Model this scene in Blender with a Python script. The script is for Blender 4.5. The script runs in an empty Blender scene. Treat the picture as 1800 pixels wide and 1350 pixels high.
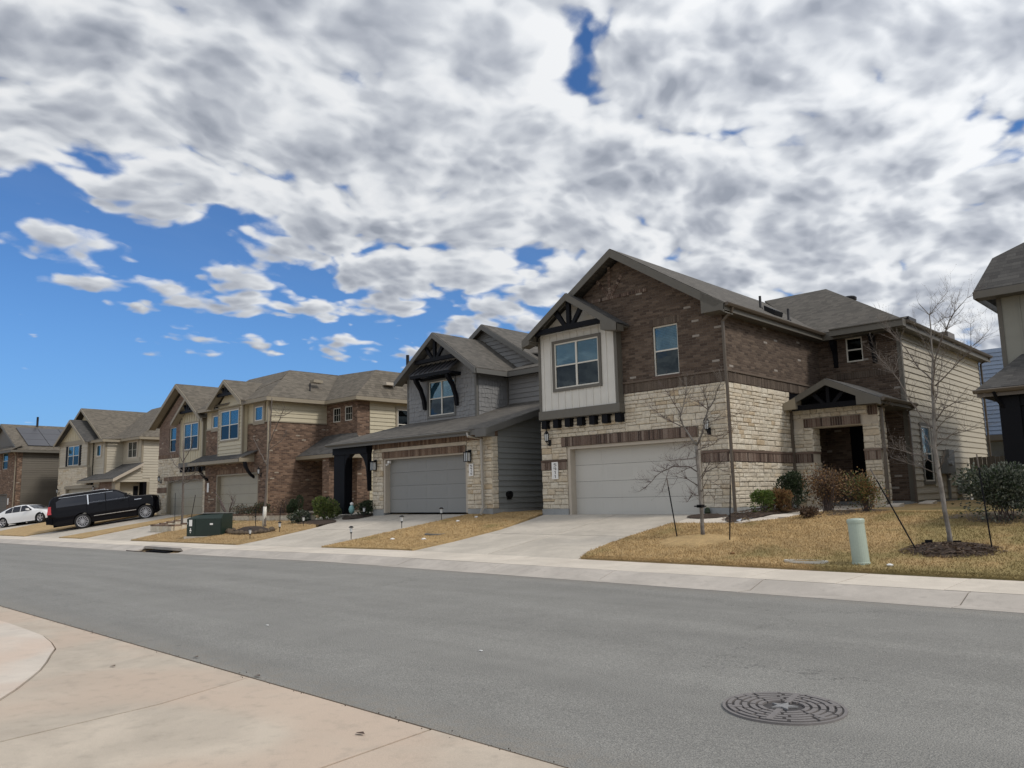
import bpy, math, random
import numpy as np
from mathutils import Matrix, Vector
random.seed(7); RNG = np.random.default_rng(7)
R = math.radians
scn = bpy.context.scene
C = scn.collection

# ------------------------------------------------------------ camera
cam_d = bpy.data.cameras.new('camera'); cam = bpy.data.objects.new('camera', cam_d); C.objects.link(cam)
cam_d.sensor_width = 36.0; cam_d.lens = 36.0 * 1381 / 1800; cam_d.clip_end = 3000
yaw, pitch, roll = R(-43.53), R(8.04), R(-1.32)
fw = Vector((math.sin(yaw)*math.cos(pitch), math.cos(yaw)*math.cos(pitch), math.sin(pitch)))
r0 = Vector((math.cos(yaw), -math.sin(yaw), 0)); u0 = r0.cross(fw)
r2 = math.cos(roll)*r0 + math.sin(roll)*u0; u2 = -math.sin(roll)*r0 + math.cos(roll)*u0
cam.matrix_world = Matrix(((r2.x, u2.x, -fw.x, 0), (r2.y, u2.y, -fw.y, 0), (r2.z, u2.z, -fw.z, 1.6), (0, 0, 0, 1)))
scn.camera = cam

# ------------------------------------------------------------ node helper
class NT:
    def __init__(s, tree): s.t = tree; s.n = tree.nodes; s.l = tree.links; s.n.clear()
    def add(s, typ, **kw):
        n = s.n.new(typ)
        for k, v in kw.items():
            if k.startswith('i_'):
                key = k[2:]; key = int(key) if key.isdigit() else key.replace('_', ' ')
                sock = n.inputs[key]
                if hasattr(v, 'is_output') or isinstance(v, bpy.types.NodeSocket): s.l.new(v, sock)
                else: sock.default_value = v
            else: setattr(n, k, v)
        return n
    def math(s, op, a, b=0.0, c=None, clamp=False):
        n = s.n.new('ShaderNodeMath'); n.operation = op; n.use_clamp = clamp
        for i, v in enumerate((a, b, c)):
            if v is None: continue
            if isinstance(v, bpy.types.NodeSocket): s.l.new(v, n.inputs[i])
            else: n.inputs[i].default_value = v
        return n.outputs[0]
    def mix(s, fac, a, b, mode='MIX'):
        n = s.n.new('ShaderNodeMix'); n.data_type = 'RGBA'; n.blend_type = mode
        for k, v in ((0, fac), (6, a), (7, b)):
            if isinstance(v, bpy.types.NodeSocket): s.l.new(v, n.inputs[k])
            else: n.inputs[k].default_value = v if k == 0 else (tuple(v) + (1,) if len(v) == 3 else v)
        return n.outputs[2]
    def ramp(s, fac, stops, interp='LINEAR'):
        n = s.n.new('ShaderNodeValToRGB'); n.color_ramp.interpolation = interp
        e = n.color_ramp.elements
        while len(e) < len(stops): e.new(0.5)
        for el, (p, c) in zip(e, stops):
            el.position = p
            c = (c, c, c) if not isinstance(c, (tuple, list)) else c
            el.color = tuple(c)[:3] + (1,)
        s.l.new(fac, n.inputs[0]); return n.outputs[0]
    def sstep(s, v, a, b, lo=0.0, hi=1.0):
        n = s.n.new('ShaderNodeMapRange'); n.interpolation_type = 'SMOOTHSTEP'; n.clamp = True
        s.l.new(v, n.inputs[0])
        for i, x in enumerate((a, b, lo, hi)):
            if isinstance(x, bpy.types.NodeSocket): s.l.new(x, n.inputs[i+1])
            else: n.inputs[i+1].default_value = x
        return n.outputs[0]
    def noise(s, vec, scale, detail=4, rough=.5, dist=0.0, dim='3D'):
        n = s.n.new('ShaderNodeTexNoise'); n.noise_dimensions = dim
        n.inputs['Scale'].default_value = scale; n.inputs['Detail'].default_value = detail
        n.inputs['Roughness'].default_value = rough; n.inputs['Distortion'].default_value = dist
        s.l.new(vec, n.inputs['Vector']); return n

# ------------------------------------------------------------ sky, sun, exposure
SUN_EL, SUN_AZ = 46.0, 78.0          # azimuth: degrees from +Y towards +X
w = bpy.data.worlds.new('World'); scn.world = w; w.use_nodes = True
nt = NT(w.node_tree)
tc = nt.add('ShaderNodeTexCoord')
sky = nt.add('ShaderNodeTexSky', sky_type='NISHITA', sun_disc=False)
sky.sun_elevation = R(SUN_EL); sky.sun_rotation = R(SUN_AZ); sky.air_density = 1.0; sky.dust_density = 0.6; sky.ozone_density = 2.0
sep = nt.add('ShaderNodeSeparateXYZ', i_0=tc.outputs['Generated'])
zc = nt.math('MAXIMUM', nt.math('ADD', sep.outputs[2], 0.28), 0.22)
px = nt.math('DIVIDE', sep.outputs[0], zc); py = nt.math('DIVIDE', sep.outputs[1], zc)
P = nt.add('ShaderNodeCombineXYZ', i_0=px, i_1=py, i_2=0.0).outputs[0]
# domain warp
def warp(src, vec, scale, detail, amount):
    n_ = nt.noise(vec, scale, detail, .55)
    d_ = nt.add('ShaderNodeVectorMath', operation='SUBTRACT', i_0=n_.outputs['Color'], i_1=(0.5, 0.5, 0.5)).outputs[0]
    d_ = nt.add('ShaderNodeVectorMath', operation='SCALE', i_0=d_, i_Scale=amount).outputs[0]
    return nt.add('ShaderNodeVectorMath', operation='ADD', i_0=src, i_1=d_).outputs[0]
P1 = warp(P, P, 1.8, 2, .19)
def cellf(vec, scale, sm, ang, k=1.75):
    r_ = nt.add('ShaderNodeMapping', i_Vector=vec, i_Rotation=(0, 0, R(ang)), i_Scale=(1.0, .78, 1.0)).outputs[0]
    d_ = nt.add('ShaderNodeTexVoronoi', feature='SMOOTH_F1', voronoi_dimensions='2D', i_Vector=r_, i_Scale=scale, i_Smoothness=sm, i_Randomness=.95).outputs['Distance']
    return nt.math('SUBTRACT', 1.0, nt.math('MULTIPLY', d_, k))
def puffs(off):
    """height field of the cloud deck: nested round cells plus turbulence, sampled at an offset"""
    Q = nt.add('ShaderNodeVectorMath', operation='ADD', i_0=P1, i_1=off).outputs[0]
    Q0 = nt.add('ShaderNodeVectorMath', operation='ADD', i_0=P, i_1=off).outputs[0]
    Q2 = warp(Q, Q0, 7.5, 3, .066); Q3 = warp(Q2, Q0, 33.0, 3, .012)
    a_, b_, c_ = cellf(Q2, 7.0, .12, 35), cellf(Q3, 15.5, .18, 20), cellf(Q3, 33.0, .30, 50)
    f_ = nt.noise(Q3, 17.0, 8, .62).outputs[0]
    h = nt.math('ADD', nt.math('MULTIPLY', nt.math('SUBTRACT', a_, .42), .92), nt.math('MULTIPLY', nt.math('SUBTRACT', b_, .42), .46))
    h = nt.math('ADD', h, nt.math('MULTIPLY', nt.math('SUBTRACT', c_, .42), .24))
    return nt.math('ADD', h, nt.math('MULTIPLY', nt.math('SUBTRACT', f_, .5), .50))
h0 = puffs((0, 0, 0)); h1 = puffs((.042, .010, 0))
big = nt.noise(P1, 1.6, 3, .5).outputs[0]
# cloud sheet: solid overhead, broken towards a straight western edge, clear beyond it
edge = nt.math('ADD', px, nt.math('MULTIPLY', nt.math('SUBTRACT', nt.noise(P, 1.6, 2, .5).outputs[0], .5), .40))
edge = nt.math('SUBTRACT', edge, nt.math('MULTIPLY', nt.math('SUBTRACT', py, 1.0), .20))
cover = nt.math('ADD', nt.sstep(edge, -2.12, -1.55, -0.95, 0.04), nt.sstep(edge, -1.46, -1.08, 0.0, 0.90))
dens = nt.math('ADD', h0, nt.math('MULTIPLY', nt.math('SUBTRACT', big, .5), .8))
dens = nt.math('ADD', nt.math('ADD', dens, cover), .14)
alpha = nt.sstep(dens, -.24, 0.26)
lit = nt.math('SUBTRACT', h0, h1)                      # >0 on the side that faces the sun
tone = nt.math('ADD', nt.sstep(h0, -.40, .48, 0.0, .78), nt.math('MULTIPLY', nt.math('SUBTRACT', big, .5), .5))
tone = nt.math('ADD', tone, nt.math('MULTIPLY', cover, .16))
tone = nt.math('SUBTRACT', tone, nt.math('MULTIPLY', lit, .62))
tone = nt.math('ADD', tone, .10)
ccol = nt.ramp(tone, [(0.0, (.84, .855, .875)), (0.22, (.74, .765, .80)), (0.45, (.57, .60, .65)), (0.72, (.43, .46, .52)), (1.0, (.31, .34, .40))])
# brighter towards the hidden sun, thin wisps
sund = Vector((math.sin(R(SUN_AZ))*math.cos(R(SUN_EL)), math.cos(R(SUN_AZ))*math.cos(R(SUN_EL)), math.sin(R(SUN_EL))))
dt = nt.add('ShaderNodeVectorMath', operation='DOT_PRODUCT', i_0=tc.outputs['Generated'], i_1=tuple(sund)).outputs['Value']
glow = nt.sstep(dt, -0.3, 0.95, 0.90, 1.25)
ccol = nt.mix(1.0, ccol, nt.add('ShaderNodeCombineXYZ', i_0=glow, i_1=glow, i_2=glow).outputs[0], 'MULTIPLY')
wisp = nt.noise(nt.add('ShaderNodeMapping', i_Vector=P, i_Scale=(.5, .16, 1)).outputs[0], 1.6, 6, .6).outputs[0]
wa = nt.math('MULTIPLY', nt.sstep(wisp, .52, .80), nt.sstep(sep.outputs[2], .03, .15, .70, .10))

skys = nt.add('ShaderNodeVectorMath', operation='MULTIPLY', i_0=sky.outputs[0], i_1=(0.048, 0.077, 0.112)).outputs[0]
hz = nt.sstep(sep.outputs[2], 0.0, 0.30, 1.0, 0.0)
skys = nt.mix(nt.math('MULTIPLY', hz, .55), skys, (.14, .33, .70))
skys = nt.mix(wa, skys, (.66, .71, .78))
col = nt.mix(alpha, skys, ccol)
low = nt.sstep(sep.outputs[2], -0.03, 0.0)
col = nt.mix(low, (.22, .20, .17), col)
bg = nt.add('ShaderNodeBackground', i_Color=col, i_Strength=1.0)
out = nt.add('ShaderNodeOutputWorld', i_Surface=bg.outputs[0])
w.cycles.sampling_method = 'MANUAL'; w.cycles.sample_map_resolution = 1024

sun_d = bpy.data.lights.new('sun', 'SUN'); sun_d.energy = 1.8; sun_d.angle = R(9); sun_d.color = (1.0, .93, .84)
sun = bpy.data.objects.new('sun', sun_d); C.objects.link(sun)
sun.rotation_euler = sund.to_track_quat('Z', 'Y').to_euler(); sun.location = (30, 0, 40)
vs = scn.view_settings; vs.view_transform = 'Standard'; vs.look = 'None'; vs.gamma = 1.0; vs.exposure = 0.10; vs.use_curve_mapping = False
scn.cycles.max_bounces = 8; scn.cycles.transparent_max_bounces = 12

# ------------------------------------------------------------ geometry helpers
def link_mesh(name, verts, faces, mat, parent=None, kind=None, smooth=False):
    me = bpy.data.meshes.new(name); me.from_pydata([tuple(v) for v in verts], [], [tuple(f) for f in faces])
    if smooth: me.polygons.foreach_set('use_smooth', [True]*len(me.polygons))
    me.materials.append(mat); me.update()
    o = bpy.data.objects.new(name, me); C.objects.link(o)
    if parent is not None: o.parent = parent
    if kind: o['kind'] = kind
    return o

class MB:
    def __init__(s): s.v = []; s.f = []
    def add(s, vs_, fs_):
        n = len(s.v); s.v += [tuple(v) for v in vs_]; s.f += [tuple(i+n for i in f) for f in fs_]; return s
    def box(s, x0, x1, y0, y1, z0, z1):
        return s.add([(x0,y0,z0),(x1,y0,z0),(x1,y1,z0),(x0,y1,z0),(x0,y0,z1),(x1,y0,z1),(x1,y1,z1),(x0,y1,z1)],
                     [(3,2,1,0),(4,5,6,7),(0,1,5,4),(1,2,6,5),(2,3,7,6),(3,0,4,7)])
    def hexa(s, b, t):
        """b, t: four points each, counter-clockwise seen from above"""
        return s.add(list(b)+list(t), [(3,2,1,0),(4,5,6,7),(0,1,5,4),(1,2,6,5),(2,3,7,6),(3,0,4,7)])
    def slab(s, poly, th):
        n = len(poly); lo = [(p[0], p[1], p[2]-th) for p in poly]
        return s.add(list(poly)+lo, [tuple(range(n)), tuple(reversed(range(n, 2*n)))] + [(i, i+n, (i+1) % n+n, (i+1) % n) for i in range(n)])
    def extr(s, poly, d):
        n = len(poly); q = [(p[0]+d[0], p[1]+d[1], p[2]+d[2]) for p in poly]
        return s.add(list(poly)+q, [tuple(range(n)), tuple(reversed(range(n, 2*n)))] + [(i, i+n, (i+1) % n+n, (i+1) % n) for i in range(n)])
    def board(s, p, q, h, th, n=None):
        """a board whose top edge runs p->q, hanging h down, th thick towards horizontal normal n"""
        p, q = Vector(p), Vector(q)
        if n is None:
            d = (q-p); n = Vector((d.y, -d.x, 0)).normalized()
        n = Vector(n)*th; dn = Vector((0, 0, -h))
        a, b, c, d = p, q, q+dn, p+dn
        return s.add([a, b, c, d, a+n, b+n, c+n, d+n], [(0,1,2,3),(7,6,5,4),(0,4,5,1),(1,5,6,2),(2,6,7,3),(3,7,4,0)])
    def tube(s, pts, rad, n=8, cap=True):
        pts = [Vector(p) for p in pts]
        if not isinstance(rad, (list, tuple)): rad = [rad]*len(pts)
        base = len(s.v); up = Vector((0, 0, 1))
        for i, p in enumerate(pts):
            d = (pts[min(i+1, len(pts)-1)] - pts[max(i-1, 0)])
            if d.length < 1e-9: d = Vector((0, 0, 1))
            d.normalize()
            a = d.cross(Vector((0.0, 1.0, 0.05))) if abs(d.y) < .9 else d.cross(Vector((1, 0, 0)))
            a.normalize(); b = d.cross(a)
            for k in range(n):
                t = 2*math.pi*(k+.5)/n
                s.v.append(tuple(p + (a*math.cos(t)+b*math.sin(t))*rad[i]))
        m = len(pts)
        for i in range(m-1):
            for k in range(n):
                s.f.append((base+i*n+k, base+i*n+(k+1) % n, base+(i+1)*n+(k+1) % n, base+(i+1)*n+k))
        if cap:
            s.f.append(tuple(base+k for k in reversed(range(n)))); s.f.append(tuple(base+(m-1)*n+k for k in range(n)))
        return s
    def lathe(s, c, prof, n=20):
        """profile of (radius, z)"""
        base = len(s.v)
        for r, z in prof:
            for k in range(n):
                t = 2*math.pi*k/n; s.v.append((c[0]+r*math.cos(t), c[1]+r*math.sin(t), c[2]+z))
        for i in range(len(prof)-1):
            for k in range(n):
                s.f.append((base+i*n+k, base+i*n+(k+1) % n, base+(i+1)*n+(k+1) % n, base+(i+1)*n+k))
        s.f.append(tuple(base+k for k in reversed(range(n)))); s.f.append(tuple(base+(len(prof)-1)*n+k for k in range(n)))
        return s

def wbox(mb, ax, c, out, a0, a1, d0, d1, z0, z1):
    """box on a wall: ax 'y' = wall facing +-Y at Y=c, a along X; ax 'x' = wall facing +-X at X=c, a along Y; d = distance out of the wall"""
    p, q = sorted((c+out*d0, c+out*d1)); a0, a1 = min(a0, a1), max(a0, a1)
    if ax == 'y': mb.box(a0, a1, p, q, z0, z1)
    else: mb.box(p, q, a0, a1, z0, z1)
    return mb

def wpt(ax, c, out, a, d, z): return (a, c+out*d, z) if ax == 'y' else (c+out*d, a, z)

class Thing:
    def __init__(s, name, label, cat, org, rot=0.0, group=None):
        s.o = bpy.data.objects.new(name, None); C.objects.link(s.o); s.o.empty_display_size = .3
        s.org = Vector(org); s.o.location = s.org; s.o.rotation_euler = (0, 0, R(rot)); s.o['label'] = label; s.o['category'] = cat
        if group: s.o['group'] = group
    def add(s, name, mb, mat, parent=None, kind=None, smooth=False, label=None):
        v = [(a-s.org.x, b-s.org.y, c-s.org.z) for a, b, c in mb.v]
        o = link_mesh(name, v, mb.f, mat, parent or s.o, kind, smooth)
        if label: o['label'] = label
        return o

def solo(name, mb, mat, label, cat, group=None, smooth=False, org=None):
    org = Vector(org) if org is not None else Vector(mb.v[0])
    o = link_mesh(name, [(a-org.x, b-org.y, c-org.z) for a, b, c in mb.v], mb.f, mat, None, None, smooth)
    o.location = org; o['label'] = label; o['category'] = cat
    if group: o['group'] = group
    return o

def structure(name, mb, mat, smooth=False, parent=None):
    return link_mesh(name, mb.v, mb.f, mat, parent, None if parent else 'structure', smooth)

def pw(x, pts):
    if x <= pts[0][0]: return pts[0][1]
    for (a, va), (b, vb) in zip(pts, pts[1:]):
        if x <= b: return va+(vb-va)*(x-a)/(b-a)
    return pts[-1][1]

def G(X, Y):
    base = pw(Y, [(11.65, 0), (12.05, -.015), (12.5, .10), (14.1, .13), (20.3, .9), (27, 1.0)])
    drop = pw(-X, [(18, 0), (28, .115), (48, .26), (80, .5)])
    t = pw(Y, [(14.1, 0), (20.3, 1)])
    return base-drop*(1-.8*t)+pw(-X, [(18, 0), (20.5, .08), (42, .08), (46, 0)])*t

# ------------------------------------------------------------ materials
def newmat(name):
    m = bpy.data.materials.new(name); m.use_nodes = True; return m, NT(m.node_tree)

def finish(nt, col, rough=.8, bump=None, bstr=.3, bdist=.01, metal=0.0, spec=.5, coat=0.0):
    kw = dict(i_Roughness=rough, i_Metallic=metal)
    b = nt.add('ShaderNodeBsdfPrincipled', **kw)
    if isinstance(col, bpy.types.NodeSocket): nt.l.new(col, b.inputs['Base Color'])
    else: b.inputs['Base Color'].default_value = tuple(col)+(1,)
    b.inputs['Specular IOR Level'].default_value = spec; b.inputs['Coat Weight'].default_value = coat
    if bump is not None:
        bn = nt.add('ShaderNodeBump', i_Strength=bstr, i_Distance=bdist, i_Height=bump); nt.l.new(bn.outputs[0], b.inputs['Normal'])
    nt.add('ShaderNodeOutputMaterial', i_Surface=b.outputs[0]); return b

def island(nt):
    g = nt.add('ShaderNodeNewGeometry').outputs['Random Per Island']; o = nt.add('ShaderNodeObjectInfo').outputs['Random']
    return nt.math('FRACT', nt.math('ADD', g, nt.math('MULTIPLY', o, 7.31)))

def paint(name, col, rough=.55, var=.10, scale=3.0, piece=.08, dirt=.25, streak=True):
    """painted board: slow fading, faint grain, run-off streaks, a slight difference from piece to piece"""
    m, nt = newmat(name); tc = nt.add('ShaderNodeTexCoord').outputs['Object']
    n = nt.noise(tc, scale, 5, .6).outputs[0]
    c = nt.mix(n, [x*(1-var) for x in col], [min(1, x*(1+var)) for x in col])
    if piece:
        r = island(nt); c = nt.mix(r, nt.mix(1.0, c, [1-piece]*3, 'MULTIPLY'), nt.mix(1.0, c, [1+piece]*3, 'MULTIPLY'))
    st = nt.noise(nt.add('ShaderNodeMapping', i_Vector=tc, i_Scale=(9, 9, .7)).outputs[0], 1.0, 4, .65).outputs[0]
    c = nt.mix(nt.math('MULTIPLY', nt.sstep(st, .5, .85), dirt), c, [x*.62 for x in col])
    g = nt.noise(nt.add('ShaderNodeMapping', i_Vector=tc, i_Scale=(14, 14, 90)).outputs[0], 1.0, 3, .5).outputs[0]
    finish(nt, c, rough, g, .12, .004); return m

def wall_uv(nt):
    tc = nt.add('ShaderNodeTexCoord'); s = nt.add('ShaderNodeSeparateXYZ', i_0=tc.outputs['Object'])
    n = nt.add('ShaderNodeSeparateXYZ', i_0=tc.outputs['Normal'])
    f = nt.math('GREATER_THAN', nt.math('ABSOLUTE', n.outputs[0]), .5)
    u = nt.math('ADD', nt.math('MULTIPLY', f, s.outputs[1]), nt.math('MULTIPLY', nt.math('SUBTRACT', 1.0, f), s.outputs[0]))
    return u, s.outputs[2], tc.outputs['Object']

def brick(name, tones, mortar, pale=.04, palec=(.5, .47, .43)):
    """running-bond brick; every brick draws its tone from a noise sampled once per brick"""
    m, nt = newmat(name); u, v, tc = wall_uv(nt)
    W, H = .245, .0762
    row = nt.math('FLOOR', nt.math('DIVIDE', v, H)); sh = nt.math('MULTIPLY', nt.math('MODULO', nt.math('ABSOLUTE', row), 2.0), .5)
    uu = nt.math('ADD', nt.math('DIVIDE', u, W), sh); colm = nt.math('FLOOR', uu)
    fu = nt.math('FRACT', uu); fv = nt.math('FRACT', nt.math('DIVIDE', v, H))
    idv = nt.add('ShaderNodeCombineXYZ', i_0=colm, i_1=row, i_2=0.0).outputs[0]
    wn = nt.add('ShaderNodeTexWhiteNoise', noise_dimensions='3D', i_Vector=idv)
    r1 = wn.outputs['Value']; r2_ = nt.add('ShaderNodeSeparateColor', i_0=wn.outputs['Color']).outputs[1]
    patch = nt.noise(tc, 1.7, 3, .6).outputs[0]
    tr = nt.math('ADD', nt.math('MULTIPLY', r1, .75), nt.math('MULTIPLY', patch, .30), clamp=True)
    c = nt.ramp(tr, [(i/(len(tones)-1), t) for i, t in enumerate(tones)])
    c = nt.mix(nt.math('GREATER_THAN', r2_, 1-pale), c, palec)
    face = nt.noise(tc, 38, 4, .65).outputs[0]
    c = nt.mix(.55, c, nt.mix(1.0, c, nt.ramp(face, [(.25, .45), (.75, 1.45)]), 'MULTIPLY'))
    eu = nt.math('MULTIPLY', nt.math('MINIMUM', fu, nt.math('SUBTRACT', 1.0, fu)), W)
    ev = nt.math('MULTIPLY', nt.math('MINIMUM', fv, nt.math('SUBTRACT', 1.0, fv)), H)
    e = nt.math('MINIMUM', eu, ev); jag = nt.math('MULTIPLY', nt.math('SUBTRACT', face, .5), .006)
    mm = nt.sstep(nt.math('ADD', e, jag), .0035, .0075)
    c = nt.mix(mm, mortar, c)
    hgt = nt.math('ADD', nt.math('MULTIPLY', mm, 1.0), nt.math('ADD', nt.math('MULTIPLY', r1, .5), nt.math('MULTIPLY', face, .5)))
    finish(nt, c, .9, hgt, .9, .012); return m

def stone(name, cols):
    m, nt = newmat(name); tc = nt.add('ShaderNodeTexCoord').outputs['Object']
    wp = nt.add('ShaderNodeNewGeometry').outputs['Position']
    r = island(nt); c = nt.ramp(r, [(i/(len(cols)-1), t) for i, t in enumerate(cols)])
    n = nt.noise(wp, 9, 7, .65).outputs[0]; n2 = nt.noise(wp, 2.2, 3, .5).outputs[0]
    c = nt.mix(1.0, c, nt.ramp(n, [(.2, .60), (.52, 1.0), (.8, 1.18)]), 'MULTIPLY')
    c = nt.mix(nt.math('MULTIPLY', nt.sstep(n2, .5, .75), .35), c, (.34, .26, .17))
    finish(nt, c, .92, nt.noise(wp, 16, 8, .7).outputs[0], .8, .025); return m

def shingle(name, c0, c1):
    m, nt = newmat(name); tc = nt.add('ShaderNodeTexCoord'); s = nt.add('ShaderNodeSeparateXYZ', i_0=tc.outputs['Object'])
    n = nt.add('ShaderNodeSeparateXYZ', i_0=tc.outputs['Normal'])
    ax = nt.math('ABSOLUTE', n.outputs[0]); ay = nt.math('ABSOLUTE', n.outputs[1])
    f = nt.math('GREATER_THAN', ax, ay)
    u = nt.math('ADD', nt.math('MULTIPLY', f, s.outputs[1]), nt.math('MULTIPLY', nt.math('SUBTRACT', 1.0, f), s.outputs[0]))
    run = nt.math('ADD', nt.math('MULTIPLY', f, s.outputs[0]), nt.math('MULTIPLY', nt.math('SUBTRACT', 1.0, f), s.outputs[1]))
    H = .118
    rv = nt.math('DIVIDE', run, H); row = nt.math('FLOOR', rv)
    wr = nt.add('ShaderNodeTexWhiteNoise', noise_dimensions='1D', i_W=row).outputs['Value']
    uu = nt.math('ADD', nt.math('DIVIDE', u, .22), nt.math('MULTIPLY', wr, 9.0)); cell = nt.math('FLOOR', uu)
    idv = nt.add('ShaderNodeCombineXYZ', i_0=cell, i_1=row, i_2=0.0).outputs[0]
    wn = nt.add('ShaderNodeTexWhiteNoise', noise_dimensions='3D', i_Vector=idv).outputs['Value']
    big = nt.noise(tc.outputs['Object'], .9, 4, .6).outputs[0]
    t = nt.math('ADD', nt.math('MULTIPLY', wn, .55), nt.math('MULTIPLY', big, .45))
    c = nt.mix(t, c0, c1)
    gr = nt.noise(tc.outputs['Object'], 120, 2, .6).outputs[0]
    c = nt.mix(.5, c, nt.mix(1.0, c, nt.ramp(gr, [(.3, .5), (.7, 1.5)]), 'MULTIPLY'))
    fr = nt.math('FRACT', rv)
    ln = nt.sstep(nt.math('MINIMUM', fr, nt.math('SUBTRACT', 1.0, fr)), 0.0, .12)
    c = nt.mix(ln, nt.mix(1.0, c, (.55, .55, .55), 'MULTIPLY'), c)
    hgt = nt.math('ADD', fr, nt.math('MULTIPLY', wn, .6))
    finish(nt, c, .93, nt.math('ADD', hgt, nt.math('MULTIPLY', gr, .4)), .7, .012); return m

def concrete(name, col, pink=(0, 0, 0), stain=.35, scale=1.0):
    m, nt = newmat(name); wp = nt.add('ShaderNodeNewGeometry').outputs['Position']
    r = island(nt)
    n1 = nt.noise(wp, .8*scale, 6, .62, .6).outputs[0]; n2 = nt.noise(wp, 6*scale, 6, .6).outputs[0]; n3 = nt.noise(wp, 140, 3, .7).outputs[0]
    c = nt.mix(nt.sstep(n1, .35, .68), [x*(1-.22*stain) for x in col], [x*(1+.12) for x in col])
    c = nt.mix(nt.math('MULTIPLY', nt.sstep(nt.noise(wp, .45, 3, .5, .4).outputs[0], .42, .62), .8 if sum(pink) else 0.0), c, pink)
    c = nt.mix(nt.math('MULTIPLY', nt.sstep(n2, .48, .8), stain), c, [x*.62 for x in col])
    c = nt.mix(.35, c, nt.mix(1.0, c, nt.ramp(n3, [(.3, .62), (.7, 1.3)]), 'MULTIPLY'))
    c = nt.mix(r, nt.mix(1.0, c, (.93, .93, .93), 'MULTIPLY'), c)
    sp = nt.noise(nt.add('ShaderNodeMapping', i_Vector=wp, i_Scale=(1, 1, 1)).outputs[0], 2.6, 9, .75, 1.5).outputs[0]
    c = nt.mix(nt.math('MULTIPLY', nt.sstep(sp, .60, .70), .12), c, [x*.5 for x in col])
    finish(nt, c, .88, nt.math('ADD', nt.math('MULTIPLY', n3, .6), n2), .35, .006); return m

def metal(name, col, rough=.4, met=0.9, coat=0):
    m, nt = newmat(name); tc = nt.add('ShaderNodeTexCoord').outputs['Object']
    n = nt.noise(tc, 12, 5, .6).outputs[0]
    c = nt.mix(n, [x*.8 for x in col], [min(1, x*1.15) for x in col])
    finish(nt, c, rough, n, .08, .003, metal=met, coat=coat); return m

def leafmat(name, cols, trans=.25):
    m, nt = newmat(name); r = island(nt)
    wp = nt.add('ShaderNodeNewGeometry').outputs['Position']
    c = nt.ramp(r, [(i/(len(cols)-1), t) for i, t in enumerate(cols)])
    c = nt.mix(1.0, c, nt.ramp(nt.noise(wp, 5, 3, .6).outputs[0], [(.3, .65), (.7, 1.3)]), 'MULTIPLY')
    d = nt.add('ShaderNodeBsdfPrincipled', i_Base_Color=c, i_Roughness=.6); t = nt.add('ShaderNodeBsdfTranslucent', i_Color=c)
    mx = nt.add('ShaderNodeMixShader', i_0=trans); nt.l.new(d.outputs[0], mx.inputs[1]); nt.l.new(t.outputs[0], mx.inputs[2])
    nt.add('ShaderNodeOutputMaterial', i_Surface=mx.outputs[0]); return m

def glass(name, tint, refl=.30):
    m, nt = newmat(name)
    tc = nt.add('ShaderNodeTexCoord').outputs['Object']
    bn = nt.add('ShaderNodeBump', i_Strength=.06, i_Distance=.02, i_Height=nt.noise(tc, 2.5, 2, .5).outputs[0])
    tr = nt.add('ShaderNodeBsdfTransparent', i_Color=tuple(tint)+(1,))
    gl = nt.add('ShaderNodeBsdfGlossy', i_Color=(.66, .78, .80, 1), i_Roughness=.02, i_Normal=bn.outputs[0])
    lw = nt.add('ShaderNodeFresnel', i_IOR=1.5)
    f = nt.math('ADD', nt.math('MULTIPLY', lw.outputs[0], .45), refl, clamp=True)
    mx = nt.add('ShaderNodeMixShader', i_0=f); nt.l.new(tr.outputs[0], mx.inputs[1]); nt.l.new(gl.outputs[0], mx.inputs[2])
    nt.add('ShaderNodeOutputMaterial', i_Surface=mx.outputs[0]); return m

def plain(name, col, rough=.6, metal_=0.0, coat=0.0, spec=.5):
    m, nt = newmat(name); tc = nt.add('ShaderNodeTexCoord').outputs['Object']
    n = nt.noise(tc, 25, 4, .6).outputs[0]
    finish(nt, nt.mix(n, [x*.88 for x in col], [min(1, x*1.1) for x in col]), rough, n, .05, .002, metal=metal_, coat=coat, spec=spec); return m

M = {}
M['brick_dark'] = brick('brick_dark', [(.043, .028, .020), (.076, .051, .037), (.106, .074, .054), (.160, .118, .088)], (.14, .116, .094), .010, (.30, .27, .24))
M['brick_brown'] = brick('brick_brown', [(.05, .03, .022), (.12, .072, .05), (.19, .118, .08), (.27, .18, .125)], (.20, .165, .13), .012, (.34, .29, .23))
M['brick_rose'] = brick('brick_rose', [(.11, .07, .055), (.16, .105, .08), (.20, .135, .105), (.24, .17, .13)], (.20, .17, .14), .02, (.4, .34, .28))
M['stone_cream'] = stone('stone_cream', [(.56, .49, .385), (.62, .56, .46), (.58, .52, .42), (.65, .60, .50), (.59, .53, .42), (.61, .555, .455), (.57, .51, .41), (.64, .585, .485), (.60, .55, .45), (.63, .57, .46), (.58, .515, .41), (.61, .55, .44), (.50, .40, .27), (.62, .56, .46), (.60, .54, .43), (.55, .47, .35)])
M['joint'] = plain('joint', (.30, .26, .215), .9)
M['joint_dark'] = plain('joint_dark', (.13, .11, .09), .9)
M['mortar'] = concrete('mortar', (.56, .50, .41), stain=.3, scale=3)
M['foundation'] = concrete('foundation', (.30, .31, .31), stain=.4, scale=2)
M['siding_cream'] = paint('siding_cream', (.43, .395, .32), piece=.07)
M['siding_offwhite'] = paint('siding_offwhite', (.60, .59, .55), piece=.0, dirt=.18)
M['siding_gray'] = paint('siding_gray', (.205, .207, .21), piece=.06)
M['siding_olive'] = paint('siding_olive', (.23, .23, .20), piece=.06)
M['siding_slate'] = paint('siding_slate', (.205, .215, .21), piece=.06)
M['siding_khaki'] = paint('siding_khaki', (.47, .425, .31), piece=.05)
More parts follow.
